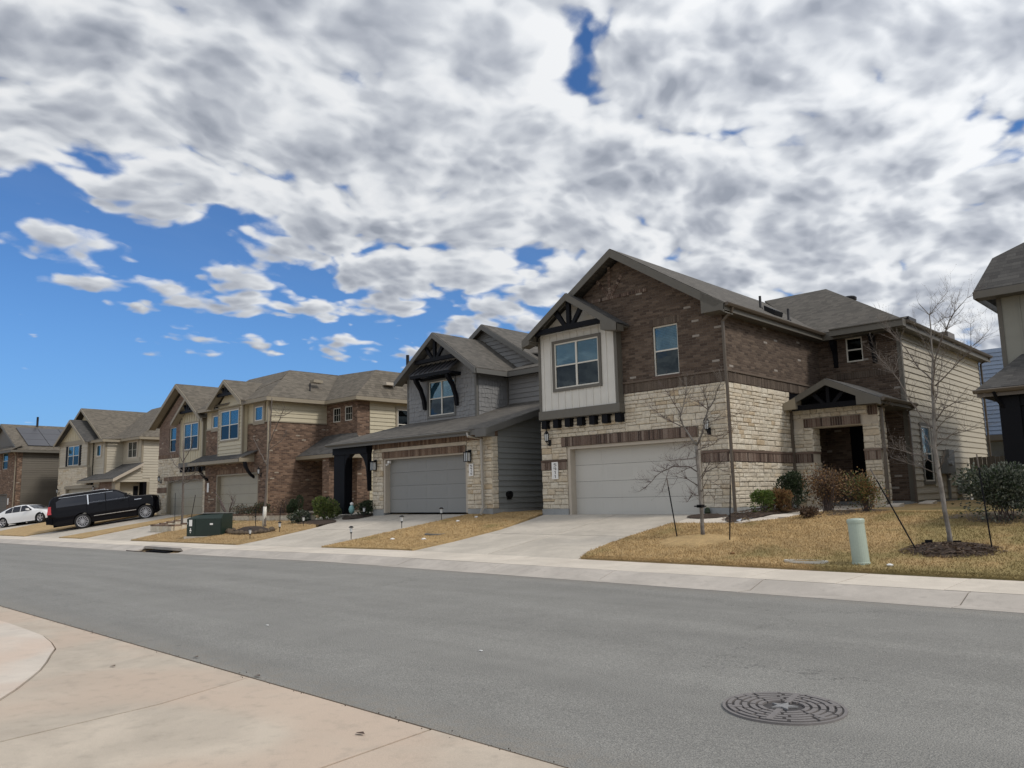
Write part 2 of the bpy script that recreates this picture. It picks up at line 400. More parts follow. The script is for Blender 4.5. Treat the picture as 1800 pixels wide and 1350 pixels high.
M['siding_blue'] = paint('siding_blue', (.26, .33, .45), piece=.05)
M['siding_dark'] = paint('siding_dark', (.105, .092, .072), piece=.08)
M['trim_taupe'] = paint('trim_taupe', (.115, .107, .09), piece=.05, dirt=.2)
M['trim_gray'] = paint('trim_gray', (.12, .118, .11), piece=.05)
M['trim_tan'] = paint('trim_tan', (.27, .235, .175), piece=.05)
M['trim_cream'] = paint('trim_cream', (.45, .40, .33), piece=.03)
M['trim_black'] = plain('trim_black', (.006, .0065, .009), .55, spec=.12)
M['door_offwhite'] = paint('door_offwhite', (.50, .49, .455), .5, .04, 1.0, .02, .16)
M['door_gray'] = paint('door_gray', (.235, .238, .232), .5, .04, 1.0, .02, .12)
M['door_khaki'] = paint('door_khaki', (.34, .315, .25), .5, .04, 1.0, .02, .12)
M['vinyl'] = plain('vinyl', (.62, .60, .54), .4)
M['roof_gray'] = shingle('roof_gray', (.052, .048, .042), (.135, .122, .105))
M['roof_dark'] = shingle('roof_dark', (.035, .034, .034), (.10, .096, .09))
M['roof_brown'] = shingle('roof_brown', (.070, .060, .047), (.175, .152, .12))
M['gutter_brown'] = plain('gutter_brown', (.105, .085, .065), .4)
M['gutter_gray'] = plain('gutter_gray', (.36, .34, .30), .4)
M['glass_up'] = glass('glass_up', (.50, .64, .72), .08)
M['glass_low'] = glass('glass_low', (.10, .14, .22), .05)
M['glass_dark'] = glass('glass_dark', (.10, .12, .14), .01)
M['blind'] = None
m, nt = newmat('blind'); tcb = nt.add('ShaderNodeTexCoord').outputs['Object']
sb = nt.add('ShaderNodeSeparateXYZ', i_0=tcb); fb = nt.math('FRACT', nt.math('DIVIDE', sb.outputs[2], .05))
finish(nt, nt.mix(nt.sstep(fb, .0, .35), (.30, .32, .32), (.80, .82, .80)), .6, fb, .8, .02); M['blind'] = m
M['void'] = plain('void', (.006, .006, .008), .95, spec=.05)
M['black_metal'] = metal('black_metal', (.012, .012, .014), .45, .6)
M['chrome'] = metal('chrome', (.78, .79, .80), .16, 1.0)
M['steel'] = metal('steel', (.35, .36, .36), .45, .8)
M['meter_gray'] = plain('meter_gray', (.17, .175, .17), .5)
M['lamp_glass'] = plain('lamp_glass', (.55, .58, .60), .25)
M['sign_white'] = plain('sign_white', (.78, .78, .77), .45)
M['ink'] = plain('ink', (.02, .02, .02), .6)
M['solar'] = plain('solar', (.045, .045, .052), .35, coat=.3)
M['drive'] = concrete('drive', (.49, .445, .38), stain=.42)
M['walk'] = concrete('walk', (.60, .54, .46), stain=.28)
M['gutter_pan'] = concrete('gutter_pan', (.44, .40, .355), stain=.5)
M['apron'] = concrete('apron', (.485, .42, .34), pink=(.52, .41, .32), stain=.5)
M['ramp'] = concrete('ramp', (.56, .50, .43), pink=(.57, .45, .36), stain=.30)
M['soil'] = concrete('soil', (.10, .075, .05), stain=.7, scale=4)
M['mulch'] = concrete('mulch', (.045, .028, .018), stain=.8, scale=8)

# asphalt: pale worn binder, visible aggregate, tyre-polished lanes, hairline cracks
m, nt = newmat('asphalt'); wp = nt.add('ShaderNodeNewGeometry').outputs['Position']
a1 = nt.noise(wp, 75, 3, .75).outputs[0]; a2 = nt.noise(wp, 1.3, 6, .65, .4).outputs[0]
ln = nt.noise(nt.add('ShaderNodeMapping', i_Vector=wp, i_Scale=(.10, 1.1, 1)).outputs[0], 1.0, 4, .6).outputs[0]
agg = nt.add('ShaderNodeTexVoronoi', i_Vector=wp, i_Scale=85.0)
c = nt.ramp(a1, [(.28, (.105, .105, .101)), (.5, (.215, .214, .205)), (.72, (.35, .345, .325))])
c = nt.mix(nt.math('MULTIPLY', nt.sstep(agg.outputs['Distance'], .34, .10), .5), c, (.42, .41, .385))
c = nt.mix(1.0, c, nt.ramp(a2, [(.3, .92), (.7, 1.07)]), 'MULTIPLY')
c = nt.mix(1.0, c, nt.ramp(ln, [(.35, .91), (.62, 1.07)]), 'MULTIPLY')
c = nt.mix(1.0, c, (1.0, .985, .955), 'MULTIPLY')
dr = nt.add('ShaderNodeTexVoronoi', i_Vector=wp, i_Scale=1.1); dn = nt.noise(wp, 9, 4, .7).outputs[0]
c = nt.mix(nt.math('MULTIPLY', nt.sstep(nt.math('ADD', dr.outputs['Distance'], nt.math('MULTIPLY', dn, .12)), .13, .07), .32), c, (.06, .06, .058))
ys_ = nt.add('ShaderNodeSeparateXYZ', i_0=wp).outputs[1]
gd = nt.math('ADD', nt.sstep(ys_, 10.9, 11.66), nt.sstep(ys_, 4.35, 3.74))
c = nt.mix(nt.math('MULTIPLY', nt.math('MULTIPLY', gd, nt.sstep(dn, .35, .65)), .35), c, (.26, .22, .17))
ck = nt.add('ShaderNodeTexVoronoi', feature='DISTANCE_TO_EDGE', i_Scale=.22, i_Vector=nt.add('ShaderNodeVectorMath', operation='ADD', i_0=wp, i_1=nt.add('ShaderNodeVectorMath', operation='SCALE', i_0=nt.noise(wp, 1.4, 5, .7).outputs['Color'], i_Scale=1.5).outputs[0]).outputs[0])
ckm = nt.math('MULTIPLY', nt.sstep(ck.outputs['Distance'], .0035, .0005), nt.sstep(nt.noise(wp, .35, 2, .5).outputs[0], .50, .60))
c = nt.mix(nt.math('MULTIPLY', ckm, .55), c, (.05, .05, .048))
finish(nt, c, .9, nt.math('ADD', a1, nt.math('MULTIPLY', agg.outputs['Distance'], 1.0)), .7, .010); M['asphalt'] = m

# dormant lawn
def lawn(name, tan, green, gfac):
    m, nt = newmat(name); wp = nt.add('ShaderNodeNewGeometry').outputs['Position']; sp = nt.add('ShaderNodeSeparateXYZ', i_0=wp)
    n = nt.noise(wp, 2.2, 6, .7, .5).outputs[0]; n2 = nt.noise(wp, 34, 4, .7).outputs[0]; n3 = nt.noise(wp, .55, 3, .6).outputs[0]
    r = nt.add('ShaderNodeNewGeometry').outputs['Random Per Island']
    c = nt.mix(nt.sstep(n, .3, .7), [x*.78 for x in tan], [x*1.12 for x in tan])
    c = nt.mix(nt.math('MULTIPLY', nt.sstep(n, .56, .72), .6), c, (.22, .14, .07))
    c = nt.mix(nt.math('MULTIPLY', nt.sstep(nt.noise(wp, .9, 5, .7, .8).outputs[0], .56, .68), .45), c, [x*1.25 for x in tan])
    gx = nt.sstep(sp.outputs[0], -8.5, -4.5)
    gf = nt.math('MULTIPLY', nt.sstep(nt.math('ADD', n3, nt.math('MULTIPLY', gx, .22)), .56, .74), gfac)
    c = nt.mix(gf, c, green)
    c = nt.mix(1.0, c, nt.ramp(n2, [(.25, .68), (.75, 1.25)]), 'MULTIPLY')
    c = nt.mix(.45, c, nt.mix(1.0, c, nt.ramp(r, [(0, .65), (1, 1.35)]), 'MULTIPLY'))
    finish(nt, c, .95, nt.math('ADD', n2, n), .8, .03, spec=.15); return m
M['lawn'] = lawn('lawn', (.475, .335, .168), (.20, .185, .075), .6)
M['lawn_far'] = lawn('lawn_far', (.43, .305, .16), (.20, .185, .08), .6)
M['leaf_dark'] = leafmat('leaf_dark', [(.015, .028, .012), (.03, .05, .02), (.045, .065, .028)])
M['leaf_green'] = leafmat('leaf_green', [(.05, .09, .015), (.10, .15, .03), (.16, .20, .05)])
M['leaf_olive'] = leafmat('leaf_olive', [(.05, .065, .02), (.11, .13, .04), (.17, .18, .06)])
M['leaf_sage'] = leafmat('leaf_sage', [(.035, .045, .035), (.09, .105, .08), (.22, .235, .19)])
M['leaf_rust'] = leafmat('leaf_rust', [(.12, .06, .03), (.22, .12, .05), (.34, .20, .09), (.16, .13, .05)])
M['leaf_brown'] = leafmat('leaf_brown', [(.05, .03, .02), (.10, .06, .04), (.17, .12, .07)])
M['bark_gray'] = None
m, nt = newmat('bark_gray'); tcb = nt.add('ShaderNodeTexCoord').outputs['Object']
bk = nt.noise(nt.add('ShaderNodeMapping', i_Vector=tcb, i_Scale=(40, 40, 14)).outputs[0], 1, 5, .7).outputs[0]
bb = nt.noise(tcb, 2.5, 3, .6).outputs[0]
finish(nt, nt.mix(nt.sstep(bb, .42, .56), nt.mix(bk, (.055, .047, .04), (.20, .18, .16)), nt.mix(bk, (.10, .09, .08), (.31, .29, .265))), .9, bk, .6, .01); M['bark_gray'] = m
M['bark_twig'] = plain('bark_twig', (.085, .062, .055), .85)
M['bark_pale'] = plain('bark_pale', (.13, .11, .095), .85)

# ------------------------------------------------------------ building kit
def wall(T, name, mat, ax, c, out, a0, a1, z0, z1, ops=(), depth=.16, thick=.22, gable=None):
    """wall face with openings (a0,a1,z0,z1) whose reveals go 'depth' inwards; gable: extra polygon [(a,z),...] on top"""
    mb = MB()
    xs = sorted(set([a0, a1]+[v for o in ops for v in o[:2]])); zs = sorted(set([z0, z1]+[v for o in ops for v in o[2:]]))
    def inop(a, z): return any(o[0] < a < o[1] and o[2] < z < o[3] for o in ops)
    for i in range(len(xs)-1):
        for j in range(len(zs)-1):
            if inop((xs[i]+xs[i+1])/2, (zs[j]+zs[j+1])/2): continue
            mb.add([wpt(ax, c, out, xs[i], 0, zs[j]), wpt(ax, c, out, xs[i+1], 0, zs[j]), wpt(ax, c, out, xs[i+1], 0, zs[j+1]), wpt(ax, c, out, xs[i], 0, zs[j+1])], [(0, 1, 2, 3)])
    for o in ops:
        for (p, q) in (((o[0], o[2]), (o[0], o[3])), ((o[0], o[3]), (o[1], o[3])), ((o[1], o[3]), (o[1], o[2])), ((o[1], o[2]), (o[0], o[2]))):
            mb.add([wpt(ax, c, out, p[0], 0, p[1]), wpt(ax, c, out, q[0], 0, q[1]), wpt(ax, c, out, q[0], -depth, q[1]), wpt(ax, c, out, p[0], -depth, p[1])], [(0, 1, 2, 3)])
    if gable:
        mb.add([wpt(ax, c, out, a, 0, z) for a, z in gable], [tuple(range(len(gable)))])
    # inner skin so that the wall has a thickness
    if not ops:
        wbox(mb, ax, c, out, a0+.05, a1-.05, -thick, -.002, z0, z1)
    return T.add(name, mb, mat)

def unit_stones(n=10):
    out = []
    for k in range(n):
        rs = random.Random(50+k); j = lambda s: rs.uniform(-s, s)
        ch = .05
        b = [(-.5, 0, 0), (.5, 0, 0), (.5, 0, 1), (-.5, 0, 1)]
        md = [(-.5+abs(j(.02)), -.72+j(.1), abs(j(.05))), (.5-abs(j(.02)), -.72+j(.1), abs(j(.05))), (.5-abs(j(.02)), -.72+j(.1), 1-abs(j(.05))), (-.5+abs(j(.02)), -.72+j(.1), 1-abs(j(.05)))]
        fr = [(-.5+ch+abs(j(.05)), -.95+j(.15), .12+abs(j(.06))), (.5-ch-abs(j(.05)), -.95+j(.15), .12+abs(j(.06))), (.5-ch-abs(j(.05)), -.95+j(.15), .88-abs(j(.06))), (-.5+ch+abs(j(.05)), -.95+j(.15), .88-abs(j(.06)))]
        cx = (j(.2), -1.08+j(.12), .5+j(.15))
        v = b+md+fr+[cx]
        f = [(i, (i+1) % 4, 4+(i+1) % 4, 4+i) for i in range(4)]+[(4+i, 4+(i+1) % 4, 8+(i+1) % 4, 8+i) for i in range(4)]+[(8+i, 8+(i+1) % 4, 12) for i in range(4)]
        out.append((v, f))
    return out
US = unit_stones(); US_ME = {}

def stones(T, ax, c, out, rects, matn='stone_cream', budget=300, seed=1, rows=(.115, .135, .165, .195, .215), wid=(.22, .55), depth=.045):
    """ashlar veneer: each stone an object of its own up to the budget, the rest one joined part"""
    rs = random.Random(seed); mat = M[matn]; left = budget; rest = MB()
    def put(a, z, wd, h):
        nonlocal left
        k = rs.randrange(len(US)); d = depth*rs.uniform(.7, 1.35); g = .007
        a += g/2; wd -= g; z += g/2; h -= g; ca = a+wd/2
        if left > 0:
            left -= 1
            key = (k, matn)
            if key not in US_ME:
                me = bpy.data.meshes.new('stone'); me.from_pydata(US[k][0], [], US[k][1]); me.materials.append(mat); US_ME[key] = me
            o = bpy.data.objects.new('stone', US_ME[key]); C.objects.link(o); o.parent = T.o
            p = Vector(wpt(ax, c, out, ca, 0, z))-T.org; o.location = p
            o.scale = (wd, d, h)
            if ax == 'x': o.rotation_euler = (0, 0, R(90) if out > 0 else R(-90))
            elif out > 0: o.rotation_euler = (0, 0, R(180))
        else:
            v = [wpt(ax, c, out, ca+x*wd, -y*d, z+zz*h) for x, y, zz in US[k][0]]; rest.add(v, US[k][1])
    for (a0, a1, z0, z1) in rects:
        z = z0
        while z < z1-.03:
            h = rs.choice(rows)
            if z+h > z1-.08: h = z1-z
            if h > .3: h /= 2
            a = a0
            while a < a1-.001:
                wd = rs.uniform(*wid)
                if a+wd > a1-.14: wd = a1-a
                if wd > wid[1]*1.25: wd /= 2
                if h > .18 and rs.random() < .45:
                    hh = h*rs.uniform(.42, .58); put(a, z, wd, hh); 
                    if rs.random() < .5 and wd > .36: ww = wd*rs.uniform(.4, .6); put(a, z+hh, ww, h-hh); put(a+ww, z+hh, wd-ww, h-hh)
                    else: put(a, z+hh, wd, h-hh)
                else: put(a, z, wd, h)
                a += wd
            z += h
    if rest.f: T.add('stone_veneer', rest, mat, kind='stuff')

def siding(T, matn, ax, c, out, a0, a1, z0, z1, ex=.20, ops=(), clip=None, name='siding_board', parent=None, join=False, tex=None):
    """lap boards; clip(z) -> (lo, hi) limits along the wall"""
    z = z0; k = 0; J = MB()
    while z < z1-.02:
        zt = min(z+ex, z1)
        lb, hb = (max(a0, clip(z)[0]), min(a1, clip(z)[1])) if clip else (a0, a1)
        lt, ht = (max(a0, clip(zt)[0]), min(a1, clip(zt)[1])) if clip else (a0, a1)
        if hb-lb > .03:
            segs = [(lb, hb, lt, ht)]
            for o in ops:
                if o[2] < zt-.01 and o[3] > z+.01:
                    ns = []
                    for s in segs:
                        if o[0] > s[0] and o[0] < s[1]: ns.append((s[0], o[0], s[2], o[0]))
                        if o[1] < s[1] and o[1] > s[0]: ns.append((o[1], s[1], o[1], s[3]))
                        if o[1] <= s[0] or o[0] >= s[1]: ns.append(s)
                    segs = ns
            for (b0, b1, t0, t1) in segs:
                if b1-b0 < .03: continue
                if t1 < t0: t0 = t1 = (t0+t1)/2
                mb = J if join else MB()
                d0, d1 = .038, .004; dz = .004
                P_ = lambda a, d, zz: wpt(ax, c, out, a, d, zz)
                mb.add([P_(b0, 0, z-dz), P_(b1, 0, z-dz), P_(b1, d0, z-dz), P_(b0, d0, z-dz), P_(t0, 0, zt), P_(t1, 0, zt), P_(t1, d1, zt), P_(t0, d1, zt)],
                       [(0, 1, 2, 3), (4, 7, 6, 5), (3, 2, 6, 7), (0, 3, 7, 4), (1, 5, 6, 2), (0, 4, 5, 1)])
                if not join: T.add(name, mb, M[matn], parent)
        z += ex
    if join and J.f: T.add(name, J, M[matn], parent, kind='stuff')

def shakes(T, matn, ax, c, out, a0, a1, z0, z1, ops=(), clip=None, seed=2, ex=.19, budget=0):
    """staggered-butt shakes"""
    rs = random.Random(seed); J = MB(); z = z0; n = 0
    while z < z1-.02:
        zt = min(z+ex, z1); lo, hi = (max(a0, clip(z)[0]), min(a1, clip(z)[1])) if clip else (a0, a1)
        a = lo
        while a < hi-.02:
            wd = min(rs.uniform(.12, .24), hi-a); zb = z-rs.uniform(-.01, .05); am = a+wd/2
            zz = zt
            if clip:
                l2, h2 = clip(zt)
                if am < l2 or am > h2: zz = (z+zt)/2
            skip = False; b0, b1 = a+.004, a+wd-.004
            for o in ops:
                if o[2] < zt and o[3] > z and b0 < o[1] and b1 > o[0]:
                    if b0 < o[0]-.03: b1 = o[0]
                    elif b1 > o[1]+.03: b0 = o[1]
                    else: skip = True
            if not skip and b1 > b0:
                d0 = rs.uniform(.018, .032); P_ = lambda a_, d, q: wpt(ax, c, out, a_, d, q)
                v = [P_(b0, 0, zb), P_(b1, 0, zb), P_(b1, d0, zb), P_(b0, d0, zb), P_(b0, 0, zz), P_(b1, 0, zz), P_(b1, .008, zz), P_(b0, .008, zz)]
                f = [(0, 1, 2, 3), (4, 7, 6, 5), (3, 2, 6, 7), (0, 3, 7, 4), (1, 5, 6, 2), (0, 4, 5, 1)]
                if n < budget: T.add('shingle', MB().add(v, f), M[matn]); n += 1
                else: J.add(v, f)
            a += wd
        z += ex
    if J.f: T.add('shingle_cladding', J, M[matn], kind='stuff')

def soldiers(T, matn, ax, c, out, a0, a1, z0, z1, d=.03, name='soldier_course', clip=None, pitch=.078, mort='joint'):
    J = MB(); rs = random.Random(int(a0*10) % 97); n = max(1, round((a1-a0)/pitch)); p = (a1-a0)/n
    for i in range(n):
        wbox(J, ax, c, out, a0+i*p+.007, a0+(i+1)*p-.007, 0, d+rs.uniform(-.004, .006), z0, z1)
    T.add('mortar_joint', wbox(MB(), ax, c, out, a0+.004, a1-.004, 0, max(d*.5, d-.007), z0+.004, z1-.004), M[mort])
    return T.add(name, J, M[matn], kind='stuff')

def isl_brick(name, tones):
    m, nt = newmat(name); r = island(nt); wp = nt.add('ShaderNodeNewGeometry').outputs['Position']
    c = nt.ramp(r, [(i/(len(tones)-1), t) for i, t in enumerate(tones)])
    n = nt.noise(wp, 35, 4, .65).outputs[0]
    c = nt.mix(1.0, c, nt.ramp(n, [(.25, .6), (.75, 1.35)]), 'MULTIPLY')
    finish(nt, c, .9, n, .5, .008); M[name] = m
isl_brick('sold_dark', [(.045, .028, .022), (.09, .058, .044), (.13, .088, .068), (.17, .12, .095), (.24, .19, .155)])
isl_brick('sold_mid', [(.09, .055, .038), (.15, .095, .066), (.20, .135, .095), (.26, .19, .14)])

def window(T, ax, c, out, a0, a1, z0, z1, trim=None, tw=.09, inset=.05, cols=2, up='glass_up', low='glass_low', blind='up', grid=False, single=False, frame='vinyl'):
    """hung window: frame > panes, meeting rail, mullion, blinds; trim boards round it if asked"""
    fw_ = .045; F = MB(); i = inset
    for (p0, p1, q0, q1) in ((a0, a1, z0, z0+fw_), (a0, a1, z1-fw_, z1), (a0, a0+fw_, z0+fw_, z1-fw_), (a1-fw_, a1, z0+fw_, z1-fw_)):
        wbox(F, ax, c, out, p0, p1, -i-.05, -i+.02, q0, q1)
    wf = T.add('window', F, M[frame])
    zm = (z0+z1)/2
    cw = (a1-a0)/cols
    if cols > 1:
        for k in range(1, cols):
            T.add('mullion', wbox(MB(), ax, c, out, a0+k*cw-.035, a0+k*cw+.035, -i-.05, -i+.018, z0+fw_, z1-fw_), M[frame], wf)
    for k in range(cols):
        b0, b1 = a0+k*cw+.036, a0+(k+1)*cw-.036
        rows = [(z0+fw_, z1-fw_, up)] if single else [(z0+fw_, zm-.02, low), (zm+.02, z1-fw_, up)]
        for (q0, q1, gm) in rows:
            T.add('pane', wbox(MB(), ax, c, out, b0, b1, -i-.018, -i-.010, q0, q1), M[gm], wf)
        if not single: T.add('meeting_rail', wbox(MB(), ax, c, out, b0, b1, -i-.03, -i+.008, zm-.022, zm+.022), M[frame], wf)
        if grid:
            g = MB()
            for (q0, q1, gm) in rows:
                for s in (1, 2): wbox(g, ax, c, out, b0+(b1-b0)*s/3-.008, b0+(b1-b0)*s/3+.008, -i-.010, -i-.003, q0, q1)
                wbox(g, ax, c, out, b0, b1, -i-.0095, -i-.0025, (q0+q1)/2-.008, (q0+q1)/2+.008)
            T.add('muntin', g, M[frame], wf)
        if blind:
            T.add('blind', wbox(MB(), ax, c, out, b0, b1, -i-.045, -i-.035, zm-.1 if blind == 'up' else z0+fw_, z1-fw_), M['blind'], wf)
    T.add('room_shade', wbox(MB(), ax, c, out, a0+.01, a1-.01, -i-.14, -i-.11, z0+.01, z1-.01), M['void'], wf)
    if trim:
        t = MB()
        for (p0, p1, q0, q1) in ((a0-tw, a1+tw, z1, z1+tw), (a0-tw, a1+tw, z0-tw, z0), (a0-tw, a0, z0, z1), (a1, a1+tw, z0, z1)):
            wbox(t, ax, c, out, p0, p1, -i-.03, .045, q0, q1)
        T.add('window_trim', t, M[trim], wf)
    return wf

def garage_door(T, c, a0, a1, z0, z1, matn, trim='trim_cream', rec=.22, head=.06):
    """street-facing sectional door (Y = c), four sections with raised long panels, jamb trim"""
    t = MB()
    t.box(a0-.10, a0, c-.01, c+rec, z0, z1+head); t.box(a1, a1+.10, c-.01, c+rec, z0, z1+head); t.box(a0, a1, c-.01, c+rec, z1, z1+head)
    d = T.add('garage_door', t, M[trim])
    n = 4; h = (z1-z0)/n
    for k in range(n):
        mb = MB().box(a0, a1, c+rec, c+rec+.045, z0+k*h+.004, z0+(k+1)*h-.004)
        for q in range(4):
            w_ = (a1-a0)/4; x0, x1 = a0+q*w_+.10, a0+(q+1)*w_-.10; za, zb = z0+k*h+.10, z0+(k+1)*h-.10
            y = c+rec; s = .004; o = .03
            mb.hexa([(x0, y-s, za), (x1, y-s, za), (x1, y, za), (x0, y, za)], [(x0, y-s, zb), (x1, y-s, zb), (x1, y, zb), (x0, y, zb)])
        T.add('door_section', mb, M[matn], d)
    T.add('weather_seal', MB().box(a0, a1, c+rec-.01, c+rec+.03, z0-.03, z0+.003), M['void'], d)
    return d

def gutter(T, p, q, matn='gutter_brown', sz=.13, nrm=None):
    p, q = Vector(p), Vector(q); d = (q-p).normalized(); n = Vector(nrm) if nrm else Vector((d.y, -d.x, 0)); n.normalize()
    prof = [(0, 0), (sz*.72, 0), (sz, -.02), (sz*.95, -.045), (sz*.7, -sz*.75), (0, -sz*.85)]
    v = [tuple(p+n*a+Vector((0, 0, b))) for a, b in prof]+[tuple(q+n*a+Vector((0, 0, b))) for a, b in prof]
    m = len(prof)
    return T.add('gutter', MB().add(v, [tuple(range(m)), tuple(reversed(range(m, 2*m)))]+[(i, i+m, (i+1) % m+m, (i+1) % m) for i in range(m)]), M[matn])

def downspout(T, pts, matn='gutter_brown', r=.048):
    return T.add('downspout', MB().tube(pts, r, 4), M[matn])

def coach_lamp(T, ax, c, out, a, z, s=1.0):
    """wall lantern: back plate, arm, cage, glass"""
    mb = MB(); wbox(mb, ax, c, out, a-.05*s, a+.05*s, 0, .02, z-.30*s, z-.10*s)
    pc = wpt(ax, c, out, a, .15*s, z)
    mb.tube([wpt(ax, c, out, a, .02, z-.22*s), wpt(ax, c, out, a, .10*s, z-.27*s), wpt(ax, c, out, a, .15*s, z-.18*s)], .014*s, 6)
    mb.lathe(pc, [(.02*s, -.19*s), (.055*s, -.16*s), (.06*s, -.14*s)], 6)
    mb.lathe(pc, [(.095*s, .08*s), (.085*s, .10*s), (.03*s, .18*s), (.012*s, .20*s), (.012*s, .24*s)], 6)
    for k in range(6):
        t = 2*math.pi*k/6; mb.tube([(pc[0]+.058*s*math.cos(t), pc[1]+.058*s*math.sin(t), pc[2]-.14*s), (pc[0]+.085*s*math.cos(t), pc[1]+.085*s*math.sin(t), pc[2]+.08*s)], .007*s, 4)
    l = T.add('wall_lantern', mb, M['black_metal'])
    T.add('lantern_glass', MB().lathe(pc, [(.05*s, -.14*s), (.076*s, .08*s)], 6), M['lamp_glass'], l)

def box_lamp(T, c, a, z):
    mb = MB(); wbox(mb, 'y', c, -1, a-.08, a+.08, 0, .03, z-.22, z+.22)
    y1, y0 = c-.05, c-.22
    for x in (a-.09, a+.09):
        for y in (y0, y1): mb.box(x-.008, x+.008, y-.008, y+.008, z-.20, z+.12)
    for y in (y0,): mb.box(a-.006, a+.006, y-.008, y+.008, z-.20, z+.12)
    mb.box(a-.10, a+.10, y0-.01, y1+.01, z-.215, z-.195); mb.box(a-.11, a+.11, y0-.02, y1+.02, z+.12, z+.14); mb.box(a-.05, a+.05, y0+.03, y1+.02, z+.14, z+.18)
    l = T.add('wall_lantern', mb, M['black_metal'])
    T.add('lantern_glass', MB().box(a-.075, a+.075, y0+.012, y1-.005, z-.19, z+.118), M['lamp_glass'], l)

SEG = {'1': [(.45, .05, .60, .95), (.25, .75, .5, .87)], '4': [(.62, .05, .78, .95), (.1, .35, .9, .47), (.1, .35, .26, .95)],
       '5': [(.15, .82, .85, .95), (.15, .5, .3, .95), (.15, .48, .85, .6), (.7, .12, .85, .58), (.12, .05, .8, .17)],
       '0': [(.15, .05, .3, .95), (.7, .05, .85, .95), (.15, .05, .85, .17), (.15, .83, .85, .95)],
       '7': [(.15, .82, .85, .95), (.6, .05, .75, .85)], '9': [(.15, .83, .85, .95), (.15, .48, .3, .95), (.7, .05, .85, .95), (.15, .45, .85, .57), (.2, .05, .8, .16)]}
def placard(T, c, a0, a1, z0, z1, digits):
    p = T.add('house_number_plate', MB().box(a0, a1, c-.03, c, z0, z1), M['sign_white'])
    if not digits: return
    n = len(digits); h = (z1-z0-.06)/n; w_ = (a1-a0)*.55; x0 = (a0+a1)/2-w_/2+.02
    for k, ch in enumerate(digits):
        mb = MB(); zb = z1-.03-(k+1)*h+h*.08; hh = h*.84
        for (u0, v0, u1, v1) in SEG[ch]: mb.box(x0+u0*w_, x0+u1*w_, c-.036, c-.029, zb+v0*hh, zb+v1*hh)
        T.add('digit', mb, M['ink'], p)

def roof(T, polys, matn, th=.05, name='roof'):
    mb = MB()
    for p in polys: mb.slab(p, th)
    return T.add(name, mb, M[matn])

def plumbing_vent(T, x, y, z0, h=.45, r=.045):
    T.add('vent_pipe', MB().lathe((x, y, z0), [(r*2.2, -.1), (r*1.8, .0), (r, .05), (r, h)], 10), M['black_metal'], smooth=True)

isl_brick('sold_blend', [(.060, .043, .033), (.082, .060, .045), (.10, .076, .058), (.13, .10, .077)])

# ============================================================ HOUSE 1: cream stone and dark brick, white bay
H = Thing('two_storey_house', 'large cream stone and dark brick house with a white bay over its pale garage', 'house', (-14.6, 20.6, .9))
XL, XR, YF, YB = -18.2, -11.05, 20.6, 27.4
gx0, gx1 = -16.93, -12.08
ZS, ZE = 4.72, 6.9           # stone top, wall top
sl = .64
H.add('foundation', MB().box(XL-.01, gx0-.12, YF-.05, YB, .3, 1.10).box(gx1+.12, XR+.05, YF-.05, YF+.3, .3, 1.10).box(XR-.3, XR+.049, YF+.3, YB, .3, 1.10), M['foundation'])
# masonry core
H.add('stone_backing', MB().box(XL, gx0-.1, YF+.02, YF+.3, 1.1, ZS).box(gx1+.1, XR-.02, YF+.02, YF+.3, 1.1, ZS).box(gx0-.1, gx1+.1, YF+.02, YF+.3, 3.18, ZS)
      .box(XR-.3, XR-.02, YF+.3, YB, 1.1, ZS), M['mortar'])
w2 = (-13.43, -12.53, 5.14, 6.71)
wall(H, 'brick_wall', M['brick_dark'], 'y', YF-.03, -1, XL, XR+.03, ZS, ZE, [w2], .14, gable=[(XL, ZE), (XR+.03, ZE), ((XL+XR)/2+.1, ZE+sl*(XR-XL)/2)])
wall(H, 'brick_wall', M['brick_dark'], 'x', XR+.03, 1, YF-.03, YB, ZS, ZE)
H.add('wall_core', MB().box(XL, XR, YF+.3, YB+.0, 1.1, ZS-.01).box(XL, XR, YF+.2, YB, ZS, ZE), M['void'])
soldiers(H, 'sold_blend', 'y', YF-.03, -1, -14.62, XR+.06, ZS+.02, ZS+.30, .012, mort='joint_dark')
H.add('brick_ledge', MB().box(-14.62, XR+.075, YF-.075, YF-.03, ZS+.31, ZS+.37).box(XR+.03, XR+.075, YF-.03, YB, ZS+.31, ZS+.37), M['sold_blend'])
soldiers(H, 'sold_blend', 'x', XR+.03, 1, YF-.02, YB, ZS+.02, ZS+.30, .012, mort='joint_dark')
# gable brick relief: spoke pattern on a slanted rowlock
gm = MB()
for (p, q) in (((-16.3, 7.95), (-13.55, 7.95)), ((-15.0, 8.0), (-15.0, 9.0)), ((-14.95, 8.02), (-14.5, 8.62)), ((-15.05, 8.02), (-15.5, 8.62))):
    d = (Vector((q[0], 0, q[1]))-Vector((p[0], 0, p[1]))); L = d.length; d.normalize(); nn = Vector((-d.z, 0, d.x))*.05; k = int(L/.075)
    for i in range(k):
        a = Vector((p[0], YF-.03, p[1]))+d*(i*L/k+.006); b = Vector((p[0], YF-.03, p[1]))+d*((i+1)*L/k-.006)
        gm.hexa([a-nn+Vector((0, -.025, 0)), b-nn+Vector((0, -.025, 0)), b-nn, a-nn], [a+nn+Vector((0, -.025, 0)), b+nn+Vector((0, -.025, 0)), b+nn, a+nn])
H.add('gable_brick_relief', gm, M['sold_dark'], kind='stuff')
window(H, 'y', YF-.03, -1, *w2, cols=1, inset=.07, blind='up')
soldiers(H, 'sold_blend', 'y', YF-.03, -1, w2[0]-.1, w2[1]+.1, w2[3]+.005, w2[3]+.23, .010, name='window_lintel', mort='joint_dark')
